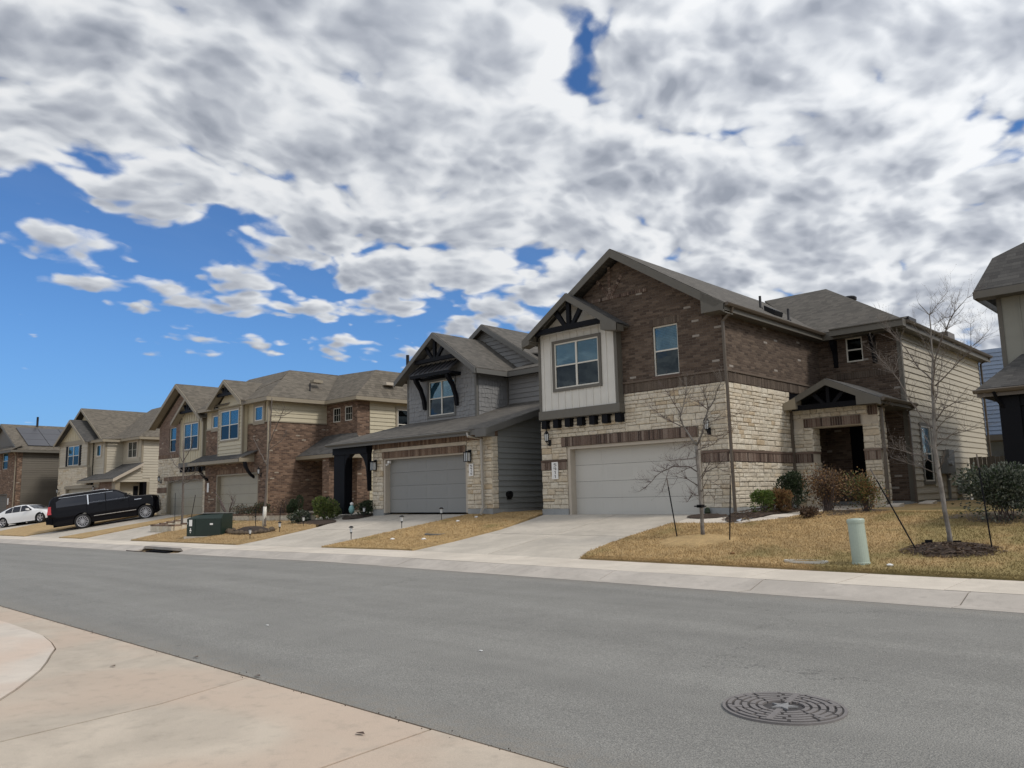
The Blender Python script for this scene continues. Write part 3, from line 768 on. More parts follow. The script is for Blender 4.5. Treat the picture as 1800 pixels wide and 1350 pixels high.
H.add('window_sill', MB().box(w2[0]-.06, w2[1]+.06, YF-.08, YF-.03, w2[2]-.08, w2[2]-.005), M['sold_dark'])
# stones: piers, over the door, side wall
bd0, bd1 = 2.41, 2.75
rect = [(-12.0+.06, XR, 1.1, bd0), (-12.0+.06, XR, bd1, 3.17), (-12.0, XR, 3.17, 3.5), (XL, gx0-.14, 1.1, bd0), (XL, gx0-.14, bd1, 3.17), (XL, -17.27, 3.17, 3.5), (XL, -14.62, 3.5, 3.78), (-14.62, XR, 3.5, ZS)]
stones(H, 'y', YF+.01, -1, rect, budget=170, seed=4)
stones(H, 'x', XR-.01, 1, [(YF, 24.75, bd1, ZS), (YF, 24.75, 1.1, bd0)], budget=110, seed=9, rows=(.10, .12, .14, .17))
stones(H, 'y', YF+.01, -1, [(XL, -14.62, 3.78, 4.1)], budget=0, seed=2)
for (a0, a1) in ((XL, gx0-.14), (-11.94, XR+.02)):
    soldiers(H, 'sold_dark', 'y', YF+.01, -1, a0, a1, bd0+.01, bd1-.075, .07, 'brick_band')
    H.add('brick_band_cap', MB().box(a0, a1, YF-.075, YF+.01, bd1-.068, bd1-.004), M['sold_dark'])
soldiers(H, 'sold_dark', 'x', XR-.01, 1, YF+.0, 24.75, bd0+.01, bd1-.075, .07, 'brick_band')
H.add('brick_band_cap', MB().box(XR-.01, XR+.075, YF-.07, 24.75, bd1-.068, bd1-.004), M['sold_dark'])
soldiers(H, 'sold_dark', 'y', YF+.01, -1, -17.27, -12.02, 3.19, 3.49, .075, 'garage_lintel')
garage_door(H, YF+.0, gx0, gx1, .9, 3.08, 'door_offwhite', 'trim_cream', .26, .10)
H.add('garage_core', MB().box(gx0-.2, gx1+.2, YF+.32, YF+.4, .9, 3.3), M['void'])
placard(H, YF-.06, -17.70, -17.43, 2.10, 2.68, '5411')
coach_lamp(H, 'y', YF-.06, -1, -17.78, 3.56, 1.05)
coach_lamp(H, 'y', YF-.06, -1, -11.62, 3.52, 1.05)
# bay
bx0, bx1, by = -17.99, -14.62, 20.31
bz0, bz1 = 4.14, 7.03
bw = (-17.25, -15.36, 5.14, 6.70)
H.add('bay_floor_beam', MB().box(bx0-.03, bx1+.03, by-.03, YF, bz0, bz0+.28), M['trim_taupe'])
bp = MB()
bay = H.add('bay_wall', MB().box(bx0+.02, bw[0]-.09, by+.02, YF-.04, bz0+.28, bz1).box(bw[1]+.09, bx1-.02, by+.02, YF-.04, bz0+.28, bz1).box(bw[0]-.09, bw[1]+.09, by+.02, YF-.04, bz0+.28, bw[2]-.09)
      .box(bw[0]-.09, bw[1]+.09, by+.02, YF-.04, bw[3]+.09, bz1).extr([(bx0+.02, by+.022, bz1), (bx1-.02, by+.022, bz1), ((bx0+bx1)/2, by+.022, bz1+1.05)], (0, .3, 0)), M['siding_offwhite'])
for x in np.arange(bx0+.22, bx1-.1, .30):
    segs = [(bz0+.28, bz1)]
    if bw[0]-.11 < x < bw[1]+.11: segs = [(bz0+.28, bw[2]-.09), (bw[3]+.09, bz1)]
    for (q0, q1) in segs: H.add('batten', MB().box(x-.022, x+.022, by-.002, by+.02, q0+.002, q1-.002), M['siding_offwhite'], bay)
for (a, b) in ((bx0, bx0+.10), (bx1-.10, bx1)):
    H.add('corner_board', MB().box(a, b, by-.012, by+.12, bz0+.282, bz1), M['trim_taupe'])
H.add('corner_board', MB().box(bx1-.02, bx1+.004, by+.122, YF-.04, bz0+.282, bz1-.2), M['trim_taupe'])
window(H, 'y', by+.02, -1, *bw, trim='trim_taupe', tw=.10, inset=.0, cols=2, blind='all')
for k in range(7):
    x = bx0+.12+k*(bx1-bx0-.24)/6
    H.add('corbel', MB().box(x-.11, x+.11, YF-.24, YF+.01, bz0-.31, bz0-.004), M['trim_black'])
H.add('bay_soffit', MB().box(bx0, bx1, by+.0, YF-.05, bz0-.02, bz0-.001), M['trim_taupe'])
# bay gable roof
ac, az, ez, yf, hs = (bx0+bx1)/2, 8.26, 6.93, 19.88, 2.03
roof(H, [[(ac, yf, az), (ac, YF-.04, az), (ac-hs, YF-.04, ez), (ac-hs, yf, ez)], [(ac, YF-.04, az), (ac, yf, az), (ac+hs, yf, ez), (ac+hs, YF-.04, ez)]], 'roof_dark')
H.add('rake_board', MB().board((ac-hs, yf-.01, ez-.02), (ac, yf-.01, az-.02), .24, .04, (0, -1, 0)), M['trim_taupe'])
H.add('rake_board', MB().board((ac, yf-.01, az-.02), (ac+hs, yf-.01, ez-.02), .24, .04, (0, -1, 0)), M['trim_taupe'])
H.add('eave_return', MB().extr([(ac+hs, yf-.045, ez-.02), (ac+hs-.62, yf-.045, ez+.36), (ac+hs-.62, yf-.045, ez-.16), (ac+hs, yf-.045, ez-.26)], (0, .40, 0)), M['trim_taupe'])
H.add('eave_return', MB().extr([(ac-hs, yf-.045, ez-.02), (ac-hs+.34, yf-.045, ez+.18), (ac-hs+.34, yf-.045, ez-.18), (ac-hs, yf-.045, ez-.26)], (0, .40, 0)), M['trim_taupe'])
H.add('bay_eave_soffit', MB().box(ac-hs+.02, ac-hs+.4, yf, YF-.04, ez-.10, ez-.06).box(ac+hs-.4, ac+hs-.02, yf, YF-.04, ez-.10, ez-.06), M['trim_taupe'])
tz = ez+.22
tr = H.add('gable_truss', MB().box(ac-1.55, ac+1.55, yf+.05, yf+.19, tz-.12, tz+.05), M['trim_black'])
H.add('truss_post', MB().box(ac-.07, ac+.07, yf+.06, yf+.18, tz+.05, az-.22), M['trim_black'], tr)
for s in (-1, 1):
    H.add('truss_strut', MB().extr([(ac+s*.10, yf+.06, tz+.04), (ac+s*.26, yf+.06, tz+.04), (ac+s*.66, yf+.06, tz+.56), (ac+s*.52, yf+.06, tz+.66)], (0, .11, 0)), M['trim_black'], tr)
# main roof
mx, mz, my = -14.58, 9.43, 20.08; hw = 3.92; me_ = mz-sl*hw
yv = 31.0
roof(H, [[(mx, my, mz), (mx, 34.5, mz), (mx-hw, 34.5, me_), (mx-hw, my, me_)], [(mx, 31.0, mz), (mx, my, mz), (mx+hw, my, me_), (mx+hw, 27.05, me_)]], 'roof_gray')
H.add('rake_board', MB().board((mx, my-.01, mz-.03), (mx+hw, my-.01, me_-.03), .26, .04, (0, -1, 0)), M['trim_taupe'])
H.add('rake_board', MB().board((mx-hw, my-.01, me_-.03), (mx, my-.01, mz-.03), .26, .04, (0, -1, 0)), M['trim_taupe'])
H.add('rake_soffit', MB().hexa([(mx, my+.03, mz-.30), (mx+hw, my+.03, me_-.30), (mx+hw, YF-.03, me_-.30), (mx, YF-.03, mz-.30)][::-1][::-1], [(mx, my+.03, mz-.27), (mx+hw, my+.03, me_-.27), (mx+hw, YF-.03, me_-.27), (mx, YF-.03, mz-.27)]), M['trim_taupe'])
H.add('eave_return', MB().extr([(mx+hw, my-.05, me_-.02), (mx+hw-.72, my-.05, me_+.44), (mx+hw-.72, my-.05, me_-.22), (mx+hw, my-.05, me_-.22)], (0, .50, 0)), M['trim_taupe'])
H.add('fascia', MB().box(mx+hw-.03, mx+hw+.01, my+.45, 27.1, me_-.24, me_-.06), M['trim_taupe'])
H.add('soffit', MB().box(XR+.03, mx+hw-.03, my+.45, 27.1, me_-.22, me_-.19), M['trim_taupe'])
gutter(H, (mx+hw+.01, my+.02, me_+.0), (mx+hw+.01, 27.0, me_+.0), nrm=(1, 0, 0))
downspout(H, [(mx+hw+.06, 20.45, me_-.1), (mx+hw+.02, 20.45, me_-.22), (XR+.09, 20.50, me_-.45), (XR+.09, 20.50, 5.2), (XR+.115, 20.49, 4.7), (XR+.13, 20.48, 1.0), (XR+.16, 20.35, .93)])
# entry block behind: upper brick wall, siding side
EY, SX, BY = 27.4, -8.3, 37.15
H.add('foundation', MB().box(XR, SX+.03, EY-.02, EY+.3, .5, 1.12).box(SX-.3, SX+.028, EY+.3, BY, .5, 1.10), M['foundation'])
ew = (-10.06, -9.50, 5.86, 6.70)
wall(H, 'brick_wall', M['brick_dark'], 'y', EY, -1, XR, SX, 4.2, 6.85, [ew], .1)
wall(H, 'brick_wall', M['brick_dark'], 'y', EY, -1, -9.62, SX, 1.12, 4.2)
H.add('wall_core', MB().box(XR, SX-.02, EY+.15, BY, 1.1, 6.8), M['void'])
wall(H, 'brick_wall', M['brick_dark'], 'y', EY, -1, XR, -10.15, 1.12, 4.2)
window(H, 'y', EY, -1, *ew, cols=1, inset=.05, up='glass_dark', low='glass_dark', blind=None, single=False)
soldiers(H, 'sold_blend', 'y', EY, -1, -10.6, -8.75, 5.28, 5.50, .015, mort='joint_dark')
H.add('corner_board', MB().box(SX-.10, SX+.03, EY-.03, EY+.10, 1.1, 6.85), M['trim_taupe'])
siding(H, 'siding_cream', 'x', SX, 1, EY+.10, BY, 1.14, 6.84, .212, [(28.48, 29.72, 1.62, 3.72)])
H.add('side_wall', MB().box(SX-.2, SX-.001, EY+.10, BY, 1.1, 6.85), M['siding_cream'])
window(H, 'x', SX+.01, 1, 28.60, 29.60, 1.74, 3.60, trim='trim_taupe', tw=.11, inset=-.02, cols=1, up='glass_up', low='glass_dark', blind=None)
H.add('corner_board', MB().box(SX-.05, SX+.03, BY, BY+.10, 1.1, 6.85), M['trim_taupe'])
em = H.add('electric_meter', MB().box(SX+.03, SX+.20, 31.0, 31.65, 1.95, 2.85).box(SX+.03, SX+.26, 30.5, 31.0, 2.0, 2.55).box(SX+.03, SX+.10, 31.1, 31.2, 1.1, 1.95), M['meter_gray'])
H.add('meter_dial', MB().tube([(SX+.26, 30.75, 2.35), (SX+.36, 30.75, 2.35)], .09, 12), M['steel'], em)
H.add('gas_meter', MB().box(SX+.04, SX+.25, 32.3, 32.75, 1.25, 1.75).tube([(SX+.15, 32.5, 1.75), (SX+.15, 32.5, 1.95), (SX+.02, 32.5, 1.95)], .02, 6), M['meter_gray'])
# entry roof
pk = (-11.97, 31.02, 9.50); ex_, ey_ = -7.93, 26.98
roof(H, [[(-11.0, ey_, 6.95), (ex_, ey_, 6.95), pk, (-14.58, 31.02, 9.50)], [(ex_, ey_, 6.95), (ex_, 37.75, 6.95), pk], [pk, (ex_, 37.75, 6.95), (-14.6, 37.75, 6.95), (-14.58, 31.02, 9.5)]], 'roof_gray')
H.add('fascia', MB().box(-10.72, -9.62, ey_-.03, ey_+.01, 6.66, 6.90), M['trim_taupe'])
H.add('fascia', MB().box(-10.3, ex_, ey_-.33, ey_+.0, 6.72, 6.95).slab([(-10.3, ey_-.38, 6.96), (ex_, ey_-.38, 6.96), (ex_, ey_+.1, 7.05), (-10.3, ey_+.1, 7.05)], .03), M['trim_taupe'])
H.add('soffit', MB().box(XR, ex_-.03, ey_, EY, 6.70, 6.73).box(SX, ex_-.03, EY, 37.7, 6.70, 6.73), M['trim_taupe'])
H.add('fascia', MB().box(ex_-.03, ex_, ey_-.0, 37.75, 6.68, 6.89), M['trim_taupe'])
gutter(H, (ex_+.0, ey_, 6.95), (ex_, 37.7, 6.95), nrm=(1, 0, 0))
downspout(H, [(ex_+.06, 37.5, 6.85), (SX+.10, 37.28, 6.6), (SX+.10, 37.28, 1.1)])
for x in (-10.42, -9.12):
    H.add('eave_bracket', MB().extr([(x-.07, EY, 6.66), (x-.07, EY-.34, 6.66), (x-.07, EY-.30, 6.50), (x-.07, EY-.10, 6.2), (x-.07, EY-.05, 5.75), (x-.07, EY, 5.72)], (.14, 0, 0)), M['trim_black'])
# roof vents
plumbing_vent(H, -12.2, 25.6, mz-sl*2.38, .42)
plumbing_vent(H, -11.35, 25.9, mz-sl*3.23, .40)
H.add('roof_vent', MB().hexa([(-11.75, 24.9, 7.62), (-11.4, 24.9, 7.40), (-11.4, 25.5, 7.40), (-11.75, 25.5, 7.62)], [(-11.75, 24.9, 7.80), (-11.35, 24.9, 7.56), (-11.35, 25.5, 7.56), (-11.75, 25.5, 7.80)]), M['black_metal'])
H.add('roof_vent', MB().lathe((-11.44, 32.0, 8.86), [(.16, 0), (.16, .22), (.27, .23), (.28, .33), (.22, .38)], 16), M['black_metal'], smooth=False)
H.add('roof_vent', MB().box(-8.6, -8.1, 27.9, 28.7, 7.05, 7.24), M['black_metal'])
H.add('roof_vent', MB().box(-8.5, -8.05, 32.2, 33.1, 7.05, 7.30), M['gutter_brown'])
# portico
PY = 24.8
cols_ = ((-10.98, -10.38), (-8.80, -8.32))
for (a, b) in cols_:
    H.add('portico_column', MB().box(a+.02, b-.02, PY+.02, PY+.58, .9, 4.05), M['mortar'])
    soldiers(H, 'sold_dark', 'y', PY+.02, -1, a, b, bd0, bd1-.07, .055, 'brick_band')
    H.add('brick_band_cap', MB().box(a-.01, b+.01, PY-.05, PY+.6, bd1-.065, bd1-.002), M['sold_dark'])
stones(H, 'y', PY+.02, -1, [(-10.98, -10.38, 1.0, bd0), (-10.98, -10.38, bd1, 3.52), (-8.80, -8.32, 1.0, bd0), (-8.80, -8.32, bd1, 3.52), (-10.98, -8.62, 3.82, 4.12)], budget=20, seed=12, wid=(.2, .4), depth=.04)
stones(H, 'x', -8.34, 1, [(PY, PY+.58, 1.0, bd0), (PY, PY+.58, bd1, 4.0)], budget=0, seed=13, wid=(.2, .35), depth=.04)
stones(H, 'x', -10.40, 1, [(PY, PY+.58, 1.0, bd0), (PY, PY+.58, bd1, 3.5)], budget=0, seed=14, wid=(.2, .35), depth=.04)
H.add('portico_beam', MB().box(-10.98, -8.34, PY+.03, PY+.56, 3.5, 4.12), M['mortar'])
soldiers(H, 'sold_dark', 'y', PY+.02, -1, -10.62, -8.83, 3.53, 3.80, .07, 'portico_lintel')
soldiers(H, 'sold_dark', 'y', PY+.02, -1, -8.60, -8.32, 3.78, 4.06, .05, 'quoin_brick')
pa, paz, pez, pyf = -9.62, 4.98, 4.32, 24.28
roof(H, [[(pa, pyf, paz), (pa, EY, paz), (-11.0, EY, pez), (-11.0, pyf, pez)], [(pa, EY, paz), (pa, pyf, paz), (-8.02, pyf, pez-.1), (-8.02, EY, pez-.1)]], 'roof_dark')
H.add('rake_board', MB().board((-11.0, pyf-.01, pez-.02), (pa, pyf-.01, paz-.02), .20, .05, (0, -1, 0)), M['trim_taupe'])
H.add('rake_board', MB().board((pa, pyf-.01, paz-.02), (-8.02, pyf-.01, pez-.12), .20, .05, (0, -1, 0)), M['trim_taupe'])
H.add('eave_return', MB().extr([(-8.05, pyf-.065, pez-.10), (-8.72, pyf-.065, pez+.18), (-8.72, pyf-.065, pez-.26), (-8.05, pyf-.065, pez-.26)], (0, .45, 0)), M['trim_taupe'])
H.add('eave_return', MB().extr([(-11.04, pyf-.065, pez-.02), (-10.60, pyf-.065, pez+.14), (-10.60, pyf-.065, pez-.22), (-11.04, pyf-.065, pez-.24)], (0, .45, 0)), M['trim_tan'])
H.add('portico_gable', MB().extr([(-10.75, PY-.0, 4.12), (-8.45, PY-.0, 4.12), (pa, PY-.0, 4.78)], (0, .3, 0)), M['void'])
H.add('portico_truss', MB().box(-10.8, -8.5, pyf+.08, pyf+.22, 4.06, 4.22).box(pa-.05, pa+.05, pyf+.09, pyf+.21, 4.22, 4.72)
      .extr([(pa-.1, pyf+.1, 4.22), (pa-.24, pyf+.1, 4.22), (pa-.50, pyf+.1, 4.48), (pa-.40, pyf+.1, 4.55)], (0, .1, 0)).extr([(pa+.1, pyf+.1, 4.22), (pa+.24, pyf+.1, 4.22), (pa+.50, pyf+.1, 4.48), (pa+.40, pyf+.1, 4.55)], (0, .1, 0)), M['trim_black'])
H.add('soffit', MB().box(-10.95, -8.1, PY+.6, EY, 4.05, 4.10), M['trim_taupe'])
H.add('fascia', MB().box(-8.06, -8.02, pyf+.4, EY-.01, pez-.27, pez-.11), M['trim_taupe'])
gutter(H, (-8.02, pyf, pez-.08), (-8.02, EY-.05, pez-.08), nrm=(1, 0, 0))
downspout(H, [(-7.96, 24.95, 4.12), (-8.24, 24.88, 3.95), (-8.24, 24.86, 1.05), (-8.12, 24.8, .97)])
downspout(H, [(-7.96, 27.15, 4.12), (-8.2, 27.28, 4.0), (-8.2, 27.28, 1.1), (-8.0, 27.2, 1.02)])
downspout(H, [(-11.0, 24.55, 4.2), (-10.98, 24.68, 4.05), (-10.97, 24.68, 1.0)])
H.add('porch_floor', MB().box(-11.0, -8.35, PY-.15, EY, .85, 1.02), M['drive'])
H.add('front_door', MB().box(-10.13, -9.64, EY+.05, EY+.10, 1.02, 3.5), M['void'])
H.add('porch_side_wall', MB().box(-11.02, -10.98, 25.4, EY, 1.0, 4.1), M['brick_dark'])
H.add('hose_bib', MB().lathe((-11.78, 20.45, .92), [(.06, 0), (.09, .06), (.07, .16), (.02, .2)], 10), M['leaf_dark'])

# ============================================================ HOUSE 2: gray shake
H = Thing('two_storey_house', 'gray shingled two-storey house with a black metal window awning and a gray garage door', 'house', (-23.4, 19.85, .98))
YF = 19.85; XL, XR = -26.96, -19.93; gx0, gx1 = -26.12, -21.30
H.add('foundation', MB().box(XL, gx0-.1, YF-.02, YF+.4, .5, 1.14).box(gx1+.1, XR+.01, YF-.02, YF+.4, .5, 1.14).box(XR-.3, XR+.008, YF+.4, 28, .5, 1.13), M['foundation'])
H.add('wall_core', MB().box(XL, gx0-.1, YF+.02, YF+.4, 1.14, 3.7).box(gx1+.1, XR-.02, YF+.02, YF+.4, 1.14, 3.9).box(gx0-.1, gx1+.1, YF+.02, YF+.4, 3.25, 3.9), M['mortar'])
H.add('garage_core', MB().box(XL, XR-.03, YF+.4, 28, 1.0, 3.9), M['void'])
stones(H, 'y', YF+.01, -1, [(XL, gx0-.14, 1.14, 3.58), (gx1+.10, XR, 1.14, 3.72)], budget=90, seed=21, rows=(.15, .19, .23), wid=(.22, .42))
stones(H, 'x', XR-.02, 1, [(YF, YF+.30, 1.14, 3.72)], budget=20, seed=22, rows=(.17, .21, .25), wid=(.2, .3))
H.add('stone_frieze', MB().box(gx0-.14, gx1+.1, YF-.05, YF+.02, 3.47, 3.60), M['mortar'])
soldiers(H, 'sold_mid', 'y', YF+.01, -1, XL, -20.35, 3.61, 3.86, .06)
soldiers(H, 'sold_mid', 'y', YF+.01, -1, -26.29, -21.26, 3.20, 3.46, .075, 'garage_lintel')
soldiers(H, 'sold_mid', 'x', XR-.02, 1, YF, YF+.3, 3.72, 4.0, .05)
garage_door(H, YF, gx0, gx1, 1.0, 3.14, 'door_gray', 'trim_cream', .24, .06)
H.add('security_camera', MB().box(-26.02, -25.92, YF+.02, YF+.12, 3.0, 3.1).tube([(-25.97, YF+.02, 2.95), (-25.97, YF-.08, 2.93)], .035, 8), M['sign_white'])
box_lamp(H, YF-.05, -26.72, 2.95); box_lamp(H, YF-.05, -21.02, 3.05)
placard(H, YF-.055, -21.05, -20.83, 2.32, 2.76, '5415')
# side wall siding under the rake
def rakez(y): return 3.82+.30*(y-19.35)
H.add('side_wall', MB().extr([(XR-.2, YF+.3, 1.13), (XR-.2, 28, 1.13), (XR-.2, 28, rakez(28)-.1), (XR-.2, YF+.3, rakez(YF+.3)-.1)], (.199, 0, 0)), M['siding_slate'])
siding(H, 'siding_slate', 'x', XR, 1, YF+.30, 28, 1.13, 5.6, .2, clip=lambda z: (max(0, 19.35+(z-3.72)/.30), 99))
H.add('garden_hose_reel', MB().tube([(XR+.03, 20.62, 1.62), (XR+.16, 20.62, 1.62)], .13, 12).box(XR+.02, XR+.1, 20.55, 20.72, 1.45, 1.5), M['black_metal'])
# lower shed roof with its rake, porch at left
ly0, ly1 = 19.30, 24.3; zf = lambda y: 3.97+.30*(y-19.30)
roof(H, [[(-29.6, ly0, zf(ly0)), (-19.62, ly0, zf(ly0)), (-19.62, ly1, zf(ly1)), (-26.4, ly1, zf(ly1))]], 'roof_gray')
H.add('fascia', MB().box(-29.55, -19.66, ly0-.03, ly0+.0, zf(ly0)-.22, zf(ly0)-.05), M['trim_gray'])
gutter(H, (-29.55, ly0-.03, zf(ly0)-.03), (-20.4, ly0-.03, zf(ly0)-.03), 'trim_gray', nrm=(0, -1, 0), sz=.11)
H.add('rake_board', MB().board((-19.62, ly0-.05, zf(ly0)-.02), (-19.62, 28, zf(28)-.02), .24, .04, (1, 0, 0)), M['trim_gray'])
H.add('eave_return', MB().extr([(-19.60, ly0-.06, zf(ly0)-.02), (-20.15, ly0-.06, zf(ly0)-.02), (-20.15, ly0-.06, zf(ly0)-.30), (-19.60, ly0-.06, zf(ly0)-.30)], (0, .45, 0)), M['trim_gray'])
H.add('soffit', MB().box(-29.5, -19.66, ly0, YF, zf(ly0)-.10, zf(ly0)-.07), M['trim_gray'])
downspout(H, [(-20.55, 19.25, 3.86), (-20.50, 19.22, 3.72), (-20.28, 19.68, 3.62), (-20.28, 19.72, 1.22), (-20.26, 19.6, 1.02), (-20.12, 19.45, .98)], 'gutter_gray', .055)
H.add('porch_post', MB().box(-29.40, -28.60, 19.55, 19.95, .95, 3.50), M['trim_black'])
H.add('porch_beam', MB().box(-29.45, XL+.0, 19.50, 19.80, 3.48, 3.80), M['trim_black'])
H.add('porch_bracket', MB().extr([(-28.6, 19.56, 3.48), (-28.15, 19.56, 3.48), (-28.45, 19.56, 3.30), (-28.56, 19.56, 3.05), (-28.6, 19.56, 2.8)], (0, .22, 0)), M['trim_black'])
H.add('porch_bracket', MB().extr([(XL-.01, 19.56, 3.48), (XL-.60, 19.56, 3.48), (XL-.30, 19.56, 3.25), (XL-.12, 19.56, 2.9), (XL-.04, 19.56, 2.3), (XL-.01, 19.56, 1.9)], (0, .22, 0)), M['trim_black'])
# upper gable block
UY, ux0, ux1 = 22.3, -27.70, -23.20; uz = 6.85
uw = (-26.22, -24.56, 5.08, 6.58); um = (ux0+ux1)/2; us = .70
cl = lambda z: (ux0+max(0, (z-uz))/us, ux1-max(0, (z-uz))/us)
wall(H, 'upper_wall', M['siding_gray'], 'y', UY, -1, ux0, ux1, 4.3, uz, [uw], .1, gable=[(ux0, uz), (ux1, uz), (um, uz+us*(ux1-ux0)/2)])
H.add('wall_core', MB().box(ux0, ux1-.02, UY+.15, 28, 4.3, uz), M['void'])
shakes(H, 'siding_gray', 'y', UY, -1, ux0+.1, ux1-.1, 4.6, 7.5, [(uw[0]-.11, uw[1]+.11, uw[2]-.11, uw[3]+.11)], cl, 31, budget=180)
shakes(H, 'siding_gray', 'x', ux1, 1, UY+.1, 24.16, 4.9, uz, seed=32, budget=60)
wall(H, 'upper_side_wall', M['siding_gray'], 'x', ux1-.01, 1, UY, 24.16, 4.3, uz)
wall(H, 'upper_wall', M['siding_gray'], 'y', 24.16, -1, ux1, -18.5, 4.8, uz)
siding(H, 'siding_gray', 'y', 24.16, -1, ux1+.08, -18.5, 5.25, uz, .205)
for (a, b) in ((ux0-.01, ux0+.10), (ux1-.10, ux1+.012)):
    H.add('corner_board', MB().box(a, b, UY-.03, UY+.08, 4.6, uz), M['trim_gray'])
H.add('corner_board', MB().box(ux1, ux1+.07, 24.09, 24.14, 5.2, uz), M['trim_gray'])
window(H, 'y', UY, -1, *uw, trim='trim_gray', tw=.10, inset=.02, cols=2, blind='up', up='glass_up')
# awning
M['awning_metal'] = metal('awning_metal', (.045, .045, .05), .4, .5)
aw = H.add('window_awning', MB().extr([(-26.72, UY-.03, 7.36), (-26.72, UY-.72, 6.86), (-26.72, UY-.72, 6.83), (-26.72, UY-.03, 7.33)], (2.62, 0, 0)), M['awning_metal'])
H.add('awning_frame', MB().box(-26.70, -24.12, UY-.71, UY-.61, 6.70, 6.83).box(-26.70, -24.12, UY-.10, UY-.03, 6.66, 6.80).box(-26.70, -26.62, UY-.61, UY-.10, 6.70, 6.80).box(-24.20, -24.12, UY-.61, UY-.10, 6.70, 6.80), M['trim_black'], aw)
for k in range(9):
    x = -26.70+k*2.56/8; H.add('standing_seam', MB().extr([(x, UY-.03, 7.40), (x, UY-.74, 6.895), (x, UY-.74, 6.84), (x, UY-.03, 7.34)], (.035, 0, 0)), M['awning_metal'], aw)
for x in (-26.50, -24.42):
    pts = [(UY-.03, 5.72), (UY-.03, 5.38), (UY-.13, 5.40), (UY-.20, 5.80), (UY-.36, 6.20), (UY-.64, 6.55), (UY-.68, 6.70), (UY-.52, 6.70), (UY-.24, 6.28), (UY-.09, 5.90)]
    H.add('awning_bracket', MB().extr([(x, a, b) for a, b in pts], (.15, 0, 0)), M['trim_black'], aw)
# front gable roof
gz = 8.66; ge = 6.80; gh = 2.66; gy = 21.86
roof(H, [[(um, gy, gz), (um, 27.4, gz), (um-gh, 27.4, ge), (um-gh, gy, ge)], [(um, 27.4, gz), (um, gy, gz), (um+gh, gy, ge), (um+gh, 27.4, ge)]], 'roof_gray')
H.add('rake_board', MB().board((um-gh, gy-.01, ge-.02), (um, gy-.01, gz-.02), .24, .04, (0, -1, 0)), M['trim_gray'])
H.add('rake_board', MB().board((um, gy-.01, gz-.02), (um+gh, gy-.01, ge-.02), .24, .04, (0, -1, 0)), M['trim_gray'])
H.add('rake_soffit', MB().hexa([(um-gh, gy+.03, ge-.20), (um, gy+.03, gz-.20), (um, UY, gz-.20), (um-gh, UY, ge-.20)], [(um-gh, gy+.03, ge-.17), (um, gy+.03, gz-.17), (um, UY, gz-.17), (um-gh, UY, ge-.17)])
      .hexa([(um, gy+.03, gz-.20), (um+gh, gy+.03, ge-.20), (um+gh, UY, ge-.20), (um, UY, gz-.20)], [(um, gy+.03, gz-.17), (um+gh, gy+.03, ge-.17), (um+gh, UY, ge-.17), (um, UY, gz-.17)]), M['trim_gray'])
tr = H.add('gable_truss', MB().box(um-1.30, um+1.30, gy+.06, gy+.20, 7.40, 7.56), M['trim_black'])
H.add('truss_post', MB().box(um-.07, um+.07, gy+.07, gy+.19, 7.56, gz-.22), M['trim_black'], tr)
for s in (-1, 1):
    H.add('truss_strut', MB().extr([(um+s*.10, gy+.07, 7.56), (um+s*.26, gy+.07, 7.56), (um+s*.66, gy+.07, 8.02), (um+s*.54, gy+.07, 8.12)], (0, .11, 0)), M['trim_black'], tr)
H.add('fascia', MB().box(um+gh-.02, um+gh+.02, gy+.03, 23.75, ge-.24, ge-.05).box(um+gh-.02, -18.3, 23.72, 23.76, ge-.24, ge-.05), M['trim_gray'])
H.add('soffit', MB().box(ux1, um+gh, gy+.2, 24.1, ge-.20, ge-.18).box(ux1, -18.4, 23.76, 24.15, ge-.20, ge-.18), M['trim_gray'])
roof(H, [[(um+gh, 23.72, ge), (-18.3, 23.72, ge), (-18.3, 24.9, ge+.42), (um+gh, 24.9, ge+.42)]], 'roof_gray', name='pent_roof')
# rear gable
rx, rz, ry = -25.15, 9.35, 24.55; rh = 4.1
wall(H, 'gable_wall', M['siding_gray'], 'y', 24.9, -1, -24.6, -21.4, 7.15, 7.2, gable=[(-24.9, 7.15), (-21.9, 7.15), (rx, 9.2)])
siding(H, 'siding_gray', 'y', 24.9, -1, -28, -21.2, 7.16, 9.3, .2, clip=lambda z: (rx-(9.2-z)/.62, rx+(9.2-z)/.62))
roof(H, [[(rx, ry, rz), (rx, 32, rz), (rx-rh, 32, rz-.62*rh), (rx-rh, ry, rz-.62*rh)], [(rx, 32, rz), (rx, ry, rz), (rx+rh, ry, rz-.62*rh), (rx+rh, 32, rz-.62*rh)], [(rx+rh-1.4, 24.9, rz-.62*(rh-1.4)), (rx+rh+3, 24.9, 7.2), (rx+rh+3, 30, 9.0), (rx+rh-1.4, 30, 9.0)]], 'roof_gray')
H.add('rake_board', MB().board((rx-rh, ry-.01, rz-.62*rh-.02), (rx, ry-.01, rz-.02), .24, .04, (0, -1, 0)), M['trim_gray'])
H.add('rake_board', MB().board((rx, ry-.01, rz-.02), (rx+rh, ry-.01, rz-.62*rh-.02), .24, .04, (0, -1, 0)), M['trim_gray'])
H.add('rake_soffit', MB().hexa([(rx, ry+.03, rz-.2), (rx+rh, ry+.03, rz-.62*rh-.2), (rx+rh, 24.9, rz-.62*rh-.2), (rx, 24.9, rz-.2)], [(rx, ry+.03, rz-.17), (rx+rh, ry+.03, rz-.62*rh-.17), (rx+rh, 24.9, rz-.62*rh-.17), (rx, 24.9, rz-.17)]), M['trim_gray'])

